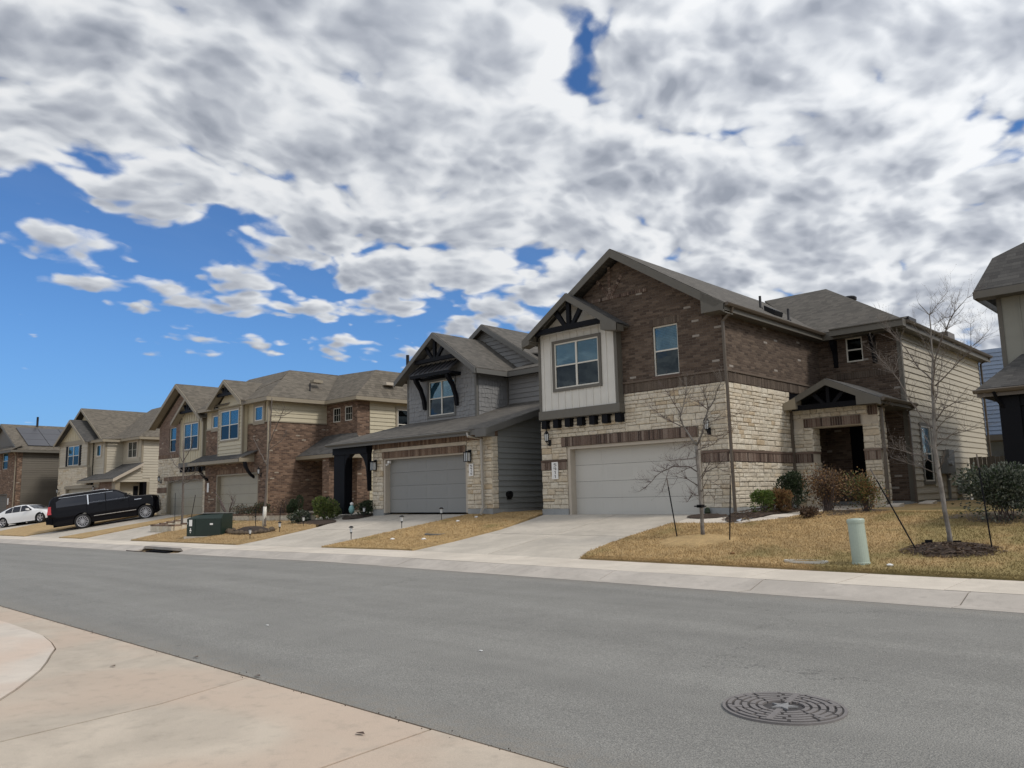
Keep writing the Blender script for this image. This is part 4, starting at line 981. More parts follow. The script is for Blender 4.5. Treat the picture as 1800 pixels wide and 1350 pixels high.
# ============================================================ HOUSE 3: brown brick with cream bands
H = Thing('two_storey_house', 'brown brick house with cream siding under the eaves and dark pent roof over its garage', 'house', (-40.7, 20.9, .95))
YF, XL, XR = 20.9, -44.6, -37.45; gx0, gx1 = -43.15, -38.43; ZE = 6.88
wl_, wr_ = (-43.74, -43.06, 5.80, 6.50), (-38.86, -38.06, 5.82, 6.58)
H.add('wall_core', MB().box(XL, XR-.25, YF+.35, 34, .6, ZE).box(XR-.3, -34.8, 24.65, 34, .6, ZE), M['void'])
wall(H, 'brick_wall', M['brick_brown'], 'y', YF, -1, XL, XR, .6, 5.72, [(gx0, gx1, .6, 3.10)], .2)
wall(H, 'brick_wall', M['brick_brown'], 'x', XR, 1, YF, 24.4, .6, 5.72)
H.add('upper_wall', MB().box(XL, XR-.005, YF+.02, YF+.2, 5.72, ZE), M['siding_khaki'])
H.add('upper_side_wall', MB().box(XR-.2, XR-.005, YF+.2, 24.4, 5.72, ZE), M['siding_khaki'])
siding(H, 'siding_khaki', 'x', XR-.005, 1, YF+.1, 24.4, 5.76, ZE, .215)
for q in ((-39.6, XR+.05, YF-.05, YF), (XR, XR+.05, YF+.003, 24.4), (XL, -42.9, YF-.05, YF)): H.add('brick_cap', MB().box(*q, 5.70, 5.76), M['trim_tan'])
window(H, 'y', YF, -1, *wl_, trim='trim_tan', tw=.2, inset=-.03, cols=1, single=True, blind='all')
window(H, 'y', YF, -1, *wr_, trim='trim_tan', tw=.2, inset=-.03, cols=1, single=True, blind='all')
for (a, b) in ((XR-.14, XR+.03),): H.add('corner_board', MB().box(a, b, YF-.03, YF+.12, 5.76, ZE), M['trim_tan'])
garage_door(H, YF, gx0+.1, gx1-.1, .97, 3.02, 'door_khaki', 'trim_tan', .2, .08)
soldiers(H, 'sold_mid', 'y', YF, -1, gx0-.1, gx1+.1, 3.12, 3.36, .02, 'garage_lintel')
placard(H, YF-.02, -44.22, -44.02, 2.15, 2.68, '')
# bay
bx0, bx1, by = -42.55, -39.72, 20.62
bw = (-42.20, -40.14, 4.98, 6.60)
H.add('bay_wall', MB().box(bx0, bw[0]-.08, by, YF, 4.0, 7.0).box(bw[1]+.08, bx1, by, YF, 4.0, 7.0).box(bw[0]-.08, bw[1]+.08, by, YF, 4.0, bw[2]-.08).box(bw[0]-.08, bw[1]+.08, by, YF, bw[3]+.08, 7.0)
      .extr([(bx0, by+.01, 7.0), (bx1, by+.01, 7.0), ((bx0+bx1)/2, by+.01, 8.0)], (0, .25, 0)), M['siding_khaki'])
siding(H, 'siding_khaki', 'y', by, -1, bx0+.1, bx1-.1, 4.05, 6.98, .2, [(bw[0]-.1, bw[1]+.1, bw[2]-.1, bw[3]+.1)])
for (a, b) in ((bx0-.01, bx0+.1), (bx1-.1, bx1+.01)): H.add('corner_board', MB().box(a, b, by-.035, by+.1, 4.0, 6.95), M['trim_tan'])
window(H, 'y', by, -1, *bw, trim='trim_tan', tw=.09, inset=-.02, cols=2, blind='up')
ac, az, ez, yf, hs = (bx0+bx1)/2-.05, 8.30, 6.98, 20.2, 1.98
roof(H, [[(ac, yf, az), (ac, 26, az), (ac-hs, 26, ez), (ac-hs, yf, ez)], [(ac, 26, az), (ac, yf, az), (ac+hs, yf, ez), (ac+hs, 26, ez)]], 'roof_brown')
H.add('rake_board', MB().board((ac-hs, yf-.01, ez-.02), (ac, yf-.01, az-.02), .22, .04, (0, -1, 0)), M['trim_tan'])
H.add('rake_board', MB().board((ac, yf-.01, az-.02), (ac+hs, yf-.01, ez-.02), .22, .04, (0, -1, 0)), M['trim_tan'])
tr = H.add('gable_truss', MB().box(ac-.95, ac+.95, yf+.06, yf+.2, 7.40, 7.56), M['trim_black'])
H.add('truss_post', MB().box(ac-.07, ac+.07, yf+.07, yf+.19, 7.56, az-.2), M['trim_black'], tr)
for s in (-1, 1): H.add('truss_strut', MB().extr([(ac+s*.08, yf+.07, 7.56), (ac+s*.24, yf+.07, 7.56), (ac+s*.52, yf+.07, 7.86), (ac+s*.42, yf+.07, 7.95)], (0, .11, 0)), M['trim_black'], tr)
H.add('rake_soffit', MB().hexa([(ac-hs, yf+.03, ez-.2), (ac, yf+.03, az-.2), (ac, by, az-.2), (ac-hs, by, ez-.2)], [(ac-hs, yf+.03, ez-.17), (ac, yf+.03, az-.17), (ac, by, az-.17), (ac-hs, by, ez-.17)]), M['trim_tan'])
# pent roof over the garage
H.add('pent_roof', MB().slab([(-45.0, 20.05, 3.86), (-38.95, 20.05, 3.86), (-38.55, YF, 4.27), (-45.0, YF, 4.27)], .05), M['roof_dark'])
H.add('fascia', MB().box(-45.0, -38.97, 20.02, 20.05, 3.66, 3.83), M['trim_tan'])
H.add('pent_end', MB().extr([(-38.93, 20.03, 3.86), (-38.93, YF, 4.22), (-38.93, YF, 3.66), (-38.93, 20.03, 3.66)], (.03, 0, 0)), M['trim_tan'])
H.add('soffit', MB().box(-45.0, -38.95, 20.05, YF, 3.67, 3.69), M['trim_tan'])
for x in (-38.95, -44.3):
    pts = [(20.42, 3.66), (20.25, 3.66), (20.32, 3.40), (20.50, 3.12), (20.70, 2.90), (YF, 2.78), (YF, 2.92), (20.76, 3.02), (20.60, 3.20), (20.48, 3.42)]
    H.add('roof_bracket', MB().extr([(x, a, b) for a, b in pts], (.13, 0, 0)), M['trim_black'])
coach_lamp(H, 'y', YF, -1, -38.15, 3.15, 1.0)
# entry wall
EY, rc = 24.4, -34.55
e1, e2 = (-36.82, -36.12, 5.76, 6.54), (-35.70, -35.02, 5.76, 6.54)
wall(H, 'brick_wall', M['brick_brown'], 'y', EY, -1, XR, rc, .6, ZE, [e1, e2], .1)
wall(H, 'brick_wall', M['brick_brown'], 'x', rc, 1, EY, 25.2, .6, ZE)
for e in (e1, e2): window(H, 'y', EY, -1, *e, cols=1, inset=.04, up='glass_dark', blind=None, single=True, grid=True)
H.add('side_wall', MB().box(rc-.2, rc-.001, 25.2, 34, .6, ZE), M['siding_khaki'])
siding(H, 'siding_khaki', 'x', rc, 1, 25.2, 34, 1.2, ZE, .215, [(26.95, 28.75, 4.7, 6.6)])
window(H, 'x', rc+.02, 1, 27.05, 28.6, 4.8, 6.45, trim='trim_tan', tw=.12, inset=-.02, cols=1, up='glass_dark', low='glass_dark', blind=None)
H.add('electric_panel', MB().box(rc+.02, rc+.18, 25.5, 26.2, 1.9, 2.9), M['meter_gray'])
# porch hip roof and pillar
H.add('porch_roof', MB().add([(-37.45, 22.55, 3.90), (-33.95, 22.55, 3.90), (-33.95, 24.8, 3.90), (-34.55, 24.35, 5.05), (-36.1, 24.35, 5.1), (-37.45, 24.35, 5.05)][:6],
      [(0, 1, 3, 4, 5), (1, 2, 3)]).slab([(-37.45, 22.55, 3.89), (-33.95, 22.55, 3.89), (-33.95, 24.8, 3.89), (-37.45, 24.35, 3.89)], .05), M['roof_dark'])
H.add('fascia', MB().box(-37.45, -33.93, 22.51, 22.55, 3.70, 3.88).box(-33.95, -33.91, 22.55, 24.8, 3.70, 3.88), M['trim_tan'])
H.add('soffit', MB().box(-37.45, -33.95, 22.55, 24.4, 3.70, 3.72), M['trim_tan'])
H.add('porch_pillar', MB().box(-35.1, -34.5, 22.65, 23.3, .7, 3.70), M['brick_brown'])
H.add('porch_floor', MB().box(-37.4, -33.9, 22.55, EY, .80, 1.0), M['drive'])
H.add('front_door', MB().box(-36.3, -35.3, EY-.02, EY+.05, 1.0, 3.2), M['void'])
# main roofs
e_ = .45
pk1, pk2 = (-39.3, 25.6, 9.75), (-36.9, 28.2, 9.75)
roof(H, [[(-39.75, 20.5, 6.98), (-37.0, 20.5, 6.98), (-39.0, 22.5, 8.25), (-42.2, 22.5, 8.25)],
         [(-37.0, 20.5, 6.98), (-37.0, 24.0, 6.98), (-40.0, 27.0, 8.95), (-40.2, 23.7, 9.05)],
         [(-39.2, 22.6, 8.35), (-40.2, 23.7, 9.05), (-45.0, 23.7, 9.05), (-45.0, 20.5, 6.98), (-41.4, 20.5, 6.98)],
         [(-37.0, 24.0, 6.98), (-34.1, 24.0, 6.98), (-35.6, 26.4, 8.75), (-39.7, 26.7, 8.97)],
         [(-34.1, 24.0, 6.98), (-34.1, 34, 6.98), (-35.6, 30.0, 8.75), (-35.6, 26.4, 8.75)],
         [(-39.7, 26.7, 8.97), (-35.6, 26.4, 8.75), (-35.6, 34, 8.75), (-40.2, 34, 9.05)],
         [(-45.0, 23.7, 9.05), (-40.2, 23.7, 9.05), (-40.2, 34, 9.05), (-45.0, 34, 9.05)]], 'roof_brown')
H.add('fascia', MB().box(-39.7, -36.98, 20.47, 20.5, 6.76, 6.95).box(-37.0, -36.97, 20.5, 23.97, 6.76, 6.95).box(-36.97, -34.08, 23.97, 24.0, 6.76, 6.95).box(-34.1, -34.07, 24.0, 34, 6.76, 6.95).box(-44.95, -42.9, 20.47, 20.5, 6.76, 6.95), M['trim_tan'])
H.add('soffit', MB().box(-45, -37.0, 20.5, YF, 6.77, 6.79).box(XR, -37.0, YF, 24.0, 6.77, 6.79).box(XR, -34.1, 24.0, 24.4, 6.77, 6.79).box(rc, -34.1, 24.4, 34, 6.77, 6.79), M['trim_tan'])
plumbing_vent(H, -37.9, 23.6, 7.5, .5); plumbing_vent(H, -35.4, 28.5, 8.6, 1.2, .10)
H.add('roof_vent', MB().box(-38.4, -38.0, 23.9, 24.5, 8.1, 8.25), M['trim_tan'])
H.add('roof_vent', MB().box(-34.9, -34.4, 26.2, 26.9, 7.75, 7.9), M['trim_cream'])
downspout(H, [(-37.03, 20.6, 6.8), (-37.35, 20.8, 6.5), (-37.35, 20.8, 1.0)], 'trim_tan')

# ============================================================ HOUSE 4: rose brick gable over cream stone
H = Thing('two_storey_house', 'narrow house with a steep rose brick gable over cream stone and khaki bay', 'house', (-48.8, 21.3, .8))
YF, XL, XR = 21.3, -52.15, -45.2; gx0, gx1 = -50.60, -45.75; ZE = 6.5
w1 = (-50.62, -49.62, 4.80, 6.36)
H.add('wall_core', MB().box(XL+.02, XR, YF+.36, 34, .5, ZE), M['void'])
H.add('stone_backing', MB().box(XL, gx0-.1, YF+.01, YF+.3, .5, 4.4).box(gx0-.1, gx1+.1, YF+.01, YF+.3, 3.0, 4.4).box(gx1+.1, XR, YF+.01, YF+.3, .5, 4.4), M['mortar'])
stones(H, 'y', YF+.01, -1, [(XL, gx0-.12, .85, 2.23), (XL, gx0-.12, 2.57, 4.4), (gx0-.12, gx1+.1, 3.22, 3.8), (gx0-.12, -49, 3.8, 4.4), (gx1+.1, XR, .85, 3.8)], budget=60, seed=41)
soldiers(H, 'sold_mid', 'y', YF+.01, -1, XL, gx0-.12, 2.24, 2.56, .06)
soldiers(H, 'sold_mid', 'y', YF+.01, -1, gx0-.55, gx1+.1, 2.98, 3.21, .07, 'garage_lintel')
gm_ = (-52.85+-45.0)/2; pk = 9.0; s4 = (pk-6.55)/((-45.0+52.85)/2)
wall(H, 'brick_wall', M['brick_rose'], 'y', YF-.02, -1, XL, XR, 4.4, ZE, [w1], .12, gable=[(XL, ZE), (XR, ZE), ((XL+XR)/2, ZE+s4*(XR-XL)/2)])
soldiers(H, 'sold_mid', 'y', YF-.02, -1, XL, -49.0, 4.42, 4.66, .02)
window(H, 'y', YF-.02, -1, *w1, cols=1, inset=.08, blind='up')
garage_door(H, YF, gx0, gx1, .82, 2.92, 'door_khaki', 'trim_tan', .2, .04)
coach_lamp(H, 'y', YF-.05, -1, -51.55, 3.15, 1.0)
bx0, bx1, by = -48.15, -45.02, 20.9; bw = (-47.52, -45.62, 4.75, 6.32)
H.add('bay_wall', MB().box(bx0, bw[0]-.08, by, YF-.03, 3.98, 6.6).box(bw[1]+.08, bx1, by, YF-.03, 3.98, 6.6).box(bw[0]-.08, bw[1]+.08, by, YF-.03, 3.98, bw[2]-.08).box(bw[0]-.08, bw[1]+.08, by, YF-.03, bw[3]+.08, 6.6)
      .extr([(bx0, by+.01, 6.6), (bx1, by+.01, 6.6), ((bx0+bx1)/2, by+.01, 7.7)], (0, .25, 0)), M['siding_khaki'])
for x in np.arange(bx0+.25, bx1-.1, .32):
    segs = [(3.98, 6.9)] if not (bw[0]-.1 < x < bw[1]+.1) else [(3.98, bw[2]-.09), (bw[3]+.09, 6.9)]
    for (q0, q1) in segs: H.add('batten', MB().box(x-.022, x+.022, by-.02, by, q0+.002, q1), M['siding_khaki'])
for (a, b) in ((bx0-.01, bx0+.1), (bx1-.1, bx1+.01)): H.add('corner_board', MB().box(a, b, by-.025, by+.1, 3.98, 6.55), M['trim_tan'])
window(H, 'y', by, -1, *bw, trim='trim_tan', tw=.09, inset=-.02, cols=2, blind='up')
H.add('bay_floor_beam', MB().box(bx0-.04, bx1+.04, by-.03, YF-.03, 3.72, 3.98), M['trim_taupe'])
for k in range(6):
    x = bx0+.14+k*(bx1-bx0-.28)/5; H.add('corbel', MB().box(x-.1, x+.1, by+.03, YF-.06, 3.42, 3.715), M['trim_black'])
ac, az, ez, yf, hs = (bx0+bx1)/2-.02, 7.92, 6.52, 20.5, 2.0
roof(H, [[(ac, yf, az), (ac, YF+1.5, az), (ac-hs, YF+1.5, ez), (ac-hs, yf, ez)], [(ac, YF+1.5, az), (ac, yf, az), (ac+hs, yf, ez), (ac+hs, YF+1.5, ez)]], 'roof_brown')
H.add('rake_board', MB().board((ac-hs, yf-.01, ez-.02), (ac, yf-.01, az-.02), .22, .04, (0, -1, 0)), M['trim_tan'])
H.add('rake_board', MB().board((ac, yf-.01, az-.02), (ac+hs, yf-.01, ez-.02), .22, .04, (0, -1, 0)), M['trim_tan'])
tr = H.add('gable_truss', MB().box(ac-1.0, ac+1.0, yf+.06, yf+.2, 6.95, 7.1), M['trim_black'])
H.add('truss_post', MB().box(ac-.07, ac+.07, yf+.07, yf+.19, 7.1, az-.2), M['trim_black'], tr)
for s in (-1, 1): H.add('truss_strut', MB().extr([(ac+s*.08, yf+.07, 7.1), (ac+s*.24, yf+.07, 7.1), (ac+s*.52, yf+.07, 7.4), (ac+s*.42, yf+.07, 7.5)], (0, .11, 0)), M['trim_black'], tr)
H.add('rake_soffit', MB().hexa([(ac-hs, yf+.03, ez-.2), (ac, yf+.03, az-.2), (ac, by, az-.2), (ac-hs, by, ez-.2)], [(ac-hs, yf+.03, ez-.17), (ac, yf+.03, az-.17), (ac, by, az-.17), (ac-hs, by, ez-.17)]), M['trim_tan'])
yf = 20.85
roof(H, [[(gm_, yf, pk), (gm_, 34, pk), (-52.85, 34, 6.55), (-52.85, yf, 6.55)], [(gm_, 34, pk), (gm_, yf, pk), (-45.0, yf, 6.55), (-45.0, 34, 6.55)]], 'roof_brown')
H.add('rake_board', MB().board((-52.85, yf-.01, 6.53), (gm_, yf-.01, pk-.02), .24, .04, (0, -1, 0)), M['trim_tan'])
H.add('rake_board', MB().board((gm_, yf-.01, pk-.02), (-45.0, yf-.01, 6.53), .24, .04, (0, -1, 0)), M['trim_tan'])
H.add('rake_soffit', MB().hexa([(-52.85, yf+.03, 6.36), (gm_, yf+.03, pk-.2), (gm_, YF-.03, pk-.2), (-52.85, YF-.03, 6.36)], [(-52.85, yf+.03, 6.39), (gm_, yf+.03, pk-.17), (gm_, YF-.03, pk-.17), (-52.85, YF-.03, 6.39)]), M['trim_tan'])
H.add('wall_core', MB().box(-45.2, -44.6, YF+.4, 33, .5, 6.4), M['void'])

# ============================================================ HOUSE 5: cream siding and stone, rotated with the street
O5 = (-64.0, 21.4, .6)
H = Thing('two_storey_house', 'cream house with a black-shuttered upper window behind the black parked vehicle', 'house', O5, 4)
def L(p): return tuple(O5[i]+p[i] if i < 2 else p[i] for i in range(3))
class LMB(MB):
    def add(s, vs_, fs_): return MB.add(s, [(O5[0]+v[0], O5[1]+v[1], v[2]) for v in vs_], fs_)
def rx5(b): return [(a[0]-0, a[1], a[2]) for a in b]
X0, Y0 = O5[0], O5[1]
fx0, fx1 = X0-6.75, X0-1.38; ZE = 6.5
gx0, gx1 = X0-5.10, X0-.25
ww = (X0-5.02, X0-2.95, 4.68, 6.22)
H.add('wall_core', MB().box(fx0+.02, fx1, Y0+.36, Y0+12, .4, ZE).box(fx1, X0+.55, Y0+.7, Y0+12, .4, ZE).box(X0+.6, X0+3.7, Y0+1.95, Y0+12, .4, ZE), M['void'])
H.add('stone_backing', MB().box(fx0, gx0-.1, Y0+.01, Y0+.3, .4, 4.5).box(gx0-.1, fx1, Y0+.01, Y0+.3, 2.9, 4.5).box(gx1+.1, X0+.9, Y0+.01, Y0+.3, .4, 3.3), M['mortar'])
stones(H, 'y', Y0+.01, -1, [(fx0, gx0-.1, .7, 4.5), (gx0-.1, fx1, 3.1, 4.5)], budget=0, seed=51)
H.add('garage_lintel', MB().box(gx0-.3, X0+.9, Y0-.05, Y0+.01, 2.86, 3.08), M['trim_tan'])
garage_door(H, Y0, gx0, gx1, .7, 2.82, 'door_khaki', 'trim_tan', .2, .03)
H.add('pillar', MB().box(gx1+.1, X0+.9, Y0-.06, Y0+.0, .5, 2.86), M['brick_rose'])
coach_lamp(H, 'y', Y0-.06, -1, X0+.35, 2.8, 1.0); coach_lamp(H, 'y', Y0-.06, -1, X0-6.3, 2.75, 1.0)
H.add('upper_wall', MB().box(fx0+.05, ww[0]-.35, Y0, Y0+.2, 4.6, ZE).box(ww[1]+.35, fx1, Y0, Y0+.2, 4.6, ZE).box(ww[0]-.35, ww[1]+.35, Y0, Y0+.2, 6.24, ZE), M['siding_cream'])
H.add('upper_wall', MB().box(ww[0]-.35, ww[1]+.35, Y0+.01, Y0+.2, 4.6, ww[2]).box(ww[0]-.35, ww[0], Y0+.01, Y0+.2, ww[2], 6.24).box(ww[1], ww[1]+.35, Y0+.01, Y0+.2, ww[2], 6.24), M['siding_cream'])
siding(H, 'siding_cream', 'y', Y0, -1, fx0+.12, fx1-.1, 4.62, 6.30, .2, [(ww[0]-.42, ww[1]+.42, ww[2]-.08, ww[3]+.05)])
H.add('band_board', MB().box(fx0-.02, fx1+.03, Y0-.06, Y0+.02, 4.50, 4.62), M['trim_tan'])
H.add('frieze_board', MB().box(fx0-.02, fx1+.03, Y0-.04, Y0-.0, 6.30, 6.62), M['trim_tan'])
for (a, b) in ((fx0-.01, fx0+.11), (fx1-.1, fx1+.01)): H.add('corner_board', MB().box(a, b, Y0-.035, Y0+.1, 4.62, 6.3), M['trim_tan'])
window(H, 'y', Y0, -1, *ww, inset=-.02, cols=2, blind='up')
for a in (ww[0]-.38, ww[1]+.04): H.add('shutter', MB().box(a, a+.34, Y0-.05, Y0+.0, 4.66, 6.24), M['trim_black'])
H.add('upper_side_wall', MB().box(fx1-.2, fx1+.0, Y0+.02, Y0+.6, 3.5, ZE), M['siding_cream'])
wall(H, 'upper_wall', M['siding_cream'], 'y', Y0+.44, -1, fx1, X0+.63, 3.4, ZE)
siding(H, 'siding_cream', 'y', Y0+.44, -1, fx1+.05, X0+.55, 3.9, ZE-.1, .2, [(X0-.80, X0+.05, 5.15, 6.2)])
window(H, 'y', Y0+.42, -1, X0-.72, X0-.02, 5.25, 6.1, trim='trim_cream', tw=.1, inset=-.04, cols=1, single=True, blind='all')
H.add('corner_board', MB().box(X0+.52, X0+.66, Y0+.40, Y0+.55, 3.8, ZE), M['trim_tan'])
H.add('upper_side_wall', MB().box(X0+.4, X0+.63, Y0+.46, Y0+1.80, 3.4, ZE), M['siding_cream'])
siding(H, 'siding_cream', 'x', X0+.63, 1, Y0+.55, Y0+1.75, 4.0, ZE-.1, .2)
e1 = (X0+1.55, X0+2.95, 5.05, 6.25)
wall(H, 'upper_wall', M['siding_cream'], 'y', Y0+1.75, -1, X0+.63, X0+3.73, 3.4, ZE, [e1], .1)
H.add('board_panel', MB().box(e1[0]-.35, e1[1]+.45, Y0+1.71, Y0+1.749, 4.75, e1[2]-.0), M['siding_cream'])
window(H, 'y', Y0+1.75, -1, *e1, trim='trim_cream', tw=.14, inset=-.02, cols=2, single=True, up='glass_dark', blind=None, grid=True)
H.add('corner_board', MB().box(X0+3.62, X0+3.76, Y0+1.71, Y0+1.85, 3.8, ZE), M['trim_tan'])
H.add('side_wall', MB().box(X0+3.5, X0+3.729, Y0+1.85, Y0+12, 3.45, ZE).box(X0+3.5, X0+3.729, Y0+3.2, Y0+12, .5, 3.45), M['siding_cream'])
siding(H, 'siding_cream', 'x', X0+3.73, 1, Y0+1.85, Y0+12, 3.5, ZE-.1, .2)
siding(H, 'siding_cream', 'x', X0+3.73, 1, Y0+2.4, Y0+12, .7, 3.5, .2)
H.add('side_wall', MB().box(X0+3.5, X0+3.729, Y0-.1, Y0+2.4, 3.2, 3.5), M['siding_cream'])
siding(H, 'siding_cream', 'x', X0+3.73, 1, Y0-.1, Y0+1.85, 3.2, 5.0, .2, clip=lambda z: (Y0-.3+(z-3.45)/.55, 99))
window(H, 'x', X0+3.73, 1, Y0+5.3, Y0+6.6, 5.05, 6.2, trim='trim_tan', tw=.12, inset=-.02, cols=1, single=True, up='glass_dark', blind=None)
H.add('porch_pillar', MB().box(X0+3.2, X0+3.75, Y0-.1, Y0+.25, .5, 3.2), M['trim_tan'])
H.add('porch_pillar', MB().box(X0+3.45, X0+3.75, Y0+2.2, Y0+2.4, .5, 3.2), M['trim_tan'])
H.add('brick_wall', MB().box(X0+.9, X0+3.2, Y0+.0, Y0+.15, .5, 3.25), M['brick_rose'])
H.add('entry_wall', MB().box(X0+.95, X0+3.1, Y0+.3, Y0+2.3, .5, 3.2), M['siding_cream'])
H.add('front_door', MB().box(X0+3.1, X0+3.14, Y0+.5, Y0+1.25, .6, 2.35), M['trim_black'])
H.add('entry_window', MB().box(X0+3.1, X0+3.13, Y0+1.5, Y0+1.85, 1.9, 2.9), M['trim_black'])
H.add('porch_roof', MB().slab([(X0-2.1, Y0-.40, 3.44), (X0+4.1, Y0-.40, 3.44), (X0+4.1, Y0+1.75, 4.62), (X0+.63, Y0+1.75, 4.62), (X0-1.4, Y0-.0, 3.68)], .06), M['roof_dark'])
H.add('fascia', MB().box(X0-2.1, X0+4.1, Y0-.43, Y0-.40, 3.22, 3.40), M['trim_tan'])
H.add('rake_board', MB().board((X0+4.1, Y0-.43, 3.41), (X0+4.1, Y0+1.75, 4.60), .22, .04, (1, 0, 0)), M['trim_cream'])
ac, az, ez, yf, hs = X0-4.0, 8.30, 6.42, Y0-.42, 2.95
roof(H, [[(ac, yf, az), (ac, Y0+5, az), (ac-hs, Y0+5, ez), (ac-hs, yf, ez)], [(ac, Y0+5, az), (ac, yf, az), (ac+hs, yf, ez), (ac+hs, Y0+5, ez)]], 'roof_dark')
H.add('rake_board', MB().board((ac-hs, yf-.01, ez-.02), (ac, yf-.01, az-.02), .22, .04, (0, -1, 0)), M['trim_tan'])
H.add('rake_board', MB().board((ac, yf-.01, az-.02), (ac+hs, yf-.01, ez-.02), .22, .04, (0, -1, 0)), M['trim_tan'])
wall(H, 'gable_wall', M['siding_khaki'], 'y', Y0-.03, -1, fx0, fx1, 6.5, 6.56, gable=[(fx0, 6.5), (fx1, 6.5), (ac, 8.1)])
for x in np.arange(fx0+.4, fx1-.3, .32):
    zt = 8.1-abs(x-ac)*.62-.1
    if zt > 6.7: H.add('batten', MB().box(x-.022, x+.022, Y0-.055, Y0-.03, 6.62, zt), M['siding_khaki'])
A5 = 9.30
roof(H, [[(ac-.3, Y0+.5, A5), (ac-.3, Y0+12, A5), (ac-4.4, Y0+12, 6.6), (ac-4.4, Y0+.5, 6.6)], [(ac-.3, Y0+12, A5), (ac-.3, Y0+.5, A5), (ac+3.8, Y0+.5, 6.6), (ac+3.8, Y0+12, 6.6)],
         [(fx1-.3, Y0+.05, 6.5), (X0+1.0, Y0+.05, 6.5), (X0+1.0, Y0+1.4, 6.58), (fx1-.3, Y0+1.4, 7.0)],
         [(X0-2, Y0+1.35, 6.55), (X0+4.15, Y0+1.35, 6.55), (X0+.2, Y0+6.2, 9.75), (X0-4.3, Y0+6.2, 9.6)], [(X0+4.15, Y0+1.35, 6.55), (X0+4.15, Y0+12, 6.55), (X0+.2, Y0+6.2, 9.75)]], 'roof_brown')
H.add('rake_board', MB().board((ac-4.4, Y0+.49, 6.58), (ac-.3, Y0+.49, A5-.02), .22, .04, (0, -1, 0)), M['trim_tan'])
H.add('rake_board', MB().board((ac-.3, Y0+.49, A5-.02), (ac+3.8, Y0+.49, 6.58), .22, .04, (0, -1, 0)), M['trim_tan'])
wall(H, 'gable_wall', M['siding_khaki'], 'y', Y0+.9, -1, ac-1, ac+3, 6.6, 6.62, gable=[(ac-3, 6.6), (ac+3.3, 6.6), (ac-.3, 9.1)])
H.add('fascia', MB().box(fx1-.3, X0+1.0, Y0+.02, Y0+.05, 6.28, 6.46).box(X0+1.0, X0+1.03, Y0+.05, Y0+1.35, 6.28, 6.46).box(X0+1.03, X0+4.15, Y0+1.32, Y0+1.35, 6.33, 6.51).box(X0+4.15, X0+4.18, Y0+1.35, Y0+12, 6.33, 6.51), M['trim_tan'])
H.add('soffit', MB().box(fx1, X0+1.0, Y0+.05, Y0+.44, 6.36, 6.38).box(X0+.6, X0+4.15, Y0+1.35, Y0+1.75, 6.36, 6.38).box(X0+3.7, X0+4.15, Y0+1.75, Y0+12, 6.36, 6.38), M['trim_tan'])
plumbing_vent(H, X0-.6, Y0+5.6, 9.4, .4)

# ============================================================ HOUSE 6: brown brick, dark siding, solar roof
O6 = (-74.8, 19.0, .3); X0, Y0 = O6[0], O6[1]
H = Thing('two_storey_house', 'brown brick house with dark side siding and solar panels, furthest down the street', 'house', O6, 4)
w6 = (X0-3.62, X0-2.25, 4.75, 6.15)
H.add('wall_core', MB().box(X0-8, X0-.03, Y0+.36, Y0+12, 0, 6.1), M['void'])
wall(H, 'brick_wall', M['brick_brown'], 'y', Y0, -1, X0-8, X0, 0, 6.25, [w6, (X0-6.9, X0-1.9, 0, 2.65)], .2)
wall(H, 'brick_wall', M['brick_brown'], 'x', X0, 1, Y0, Y0+.35, 0, 6.25)
window(H, 'y', Y0, -1, *w6, cols=1, inset=.08, blind='up')
garage_door(H, Y0, X0-6.8, X0-2.0, .45, 2.58, 'siding_dark', 'trim_taupe', .2, .05)
placard(H, Y0-.01, X0-1.65, X0-1.42, 1.75, 2.3, '')
H.add('side_wall', MB().box(X0-.2, X0-.001, Y0+.35, Y0+12, 0, 6.25), M['siding_dark'])
siding(H, 'siding_dark', 'x', X0, 1, Y0+.35, Y0+12, .4, 6.2, .19)
rz_, rxx = 8.70, X0-3.9
roof(H, [[(rxx, Y0-.2, rz_), (rxx, Y0+12, rz_), (rxx-4.4, Y0+12, 6.25), (rxx-4.4, Y0-.2, 6.25)], [(rxx, Y0+12, rz_), (rxx, Y0-.2, rz_), (rxx+4.35, Y0-.2, 6.28), (rxx+4.35, Y0+12, 6.28)],
         [(X0-8.2, Y0-.7, 6.25), (X0+.45, Y0-.7, 6.25), (X0+.45, Y0+.3, 6.72), (X0-8.2, Y0+.3, 6.72)]], 'roof_brown')
wall(H, 'gable_wall', M['siding_dark'], 'y', Y0+.1, -1, X0-6, X0-2, 6.6, 6.7, gable=[(X0-7.1, 6.65), (X0-.8, 6.65), (rxx, 8.45)])
H.add('rake_board', MB().board((rxx, Y0-.21, rz_-.02), (rxx+4.35, Y0-.21, 6.26), .2, .04, (0, -1, 0)), M['trim_taupe'])
H.add('fascia', MB().box(X0-8.2, X0+.45, Y0-.73, Y0-.70, 6.02, 6.2).box(X0+.45, X0+.48, Y0-.7, Y0+12, 6.04, 6.22), M['trim_taupe'])
H.add('soffit', MB().box(X0-8, X0+.45, Y0-.7, Y0, 6.1, 6.12).box(X0, X0+.45, Y0, Y0+12, 6.1, 6.12), M['trim_taupe'])
downspout(H, [(X0+.4, Y0-.5, 6.1), (X0-.3, Y0-.06, 5.8), (X0-.3, Y0-.06, .3)], 'trim_tan')
plumbing_vent(H, rxx+.2, Y0+2.6, 8.5, .95, .09)
sl6 = (8.70-6.28)/4.35
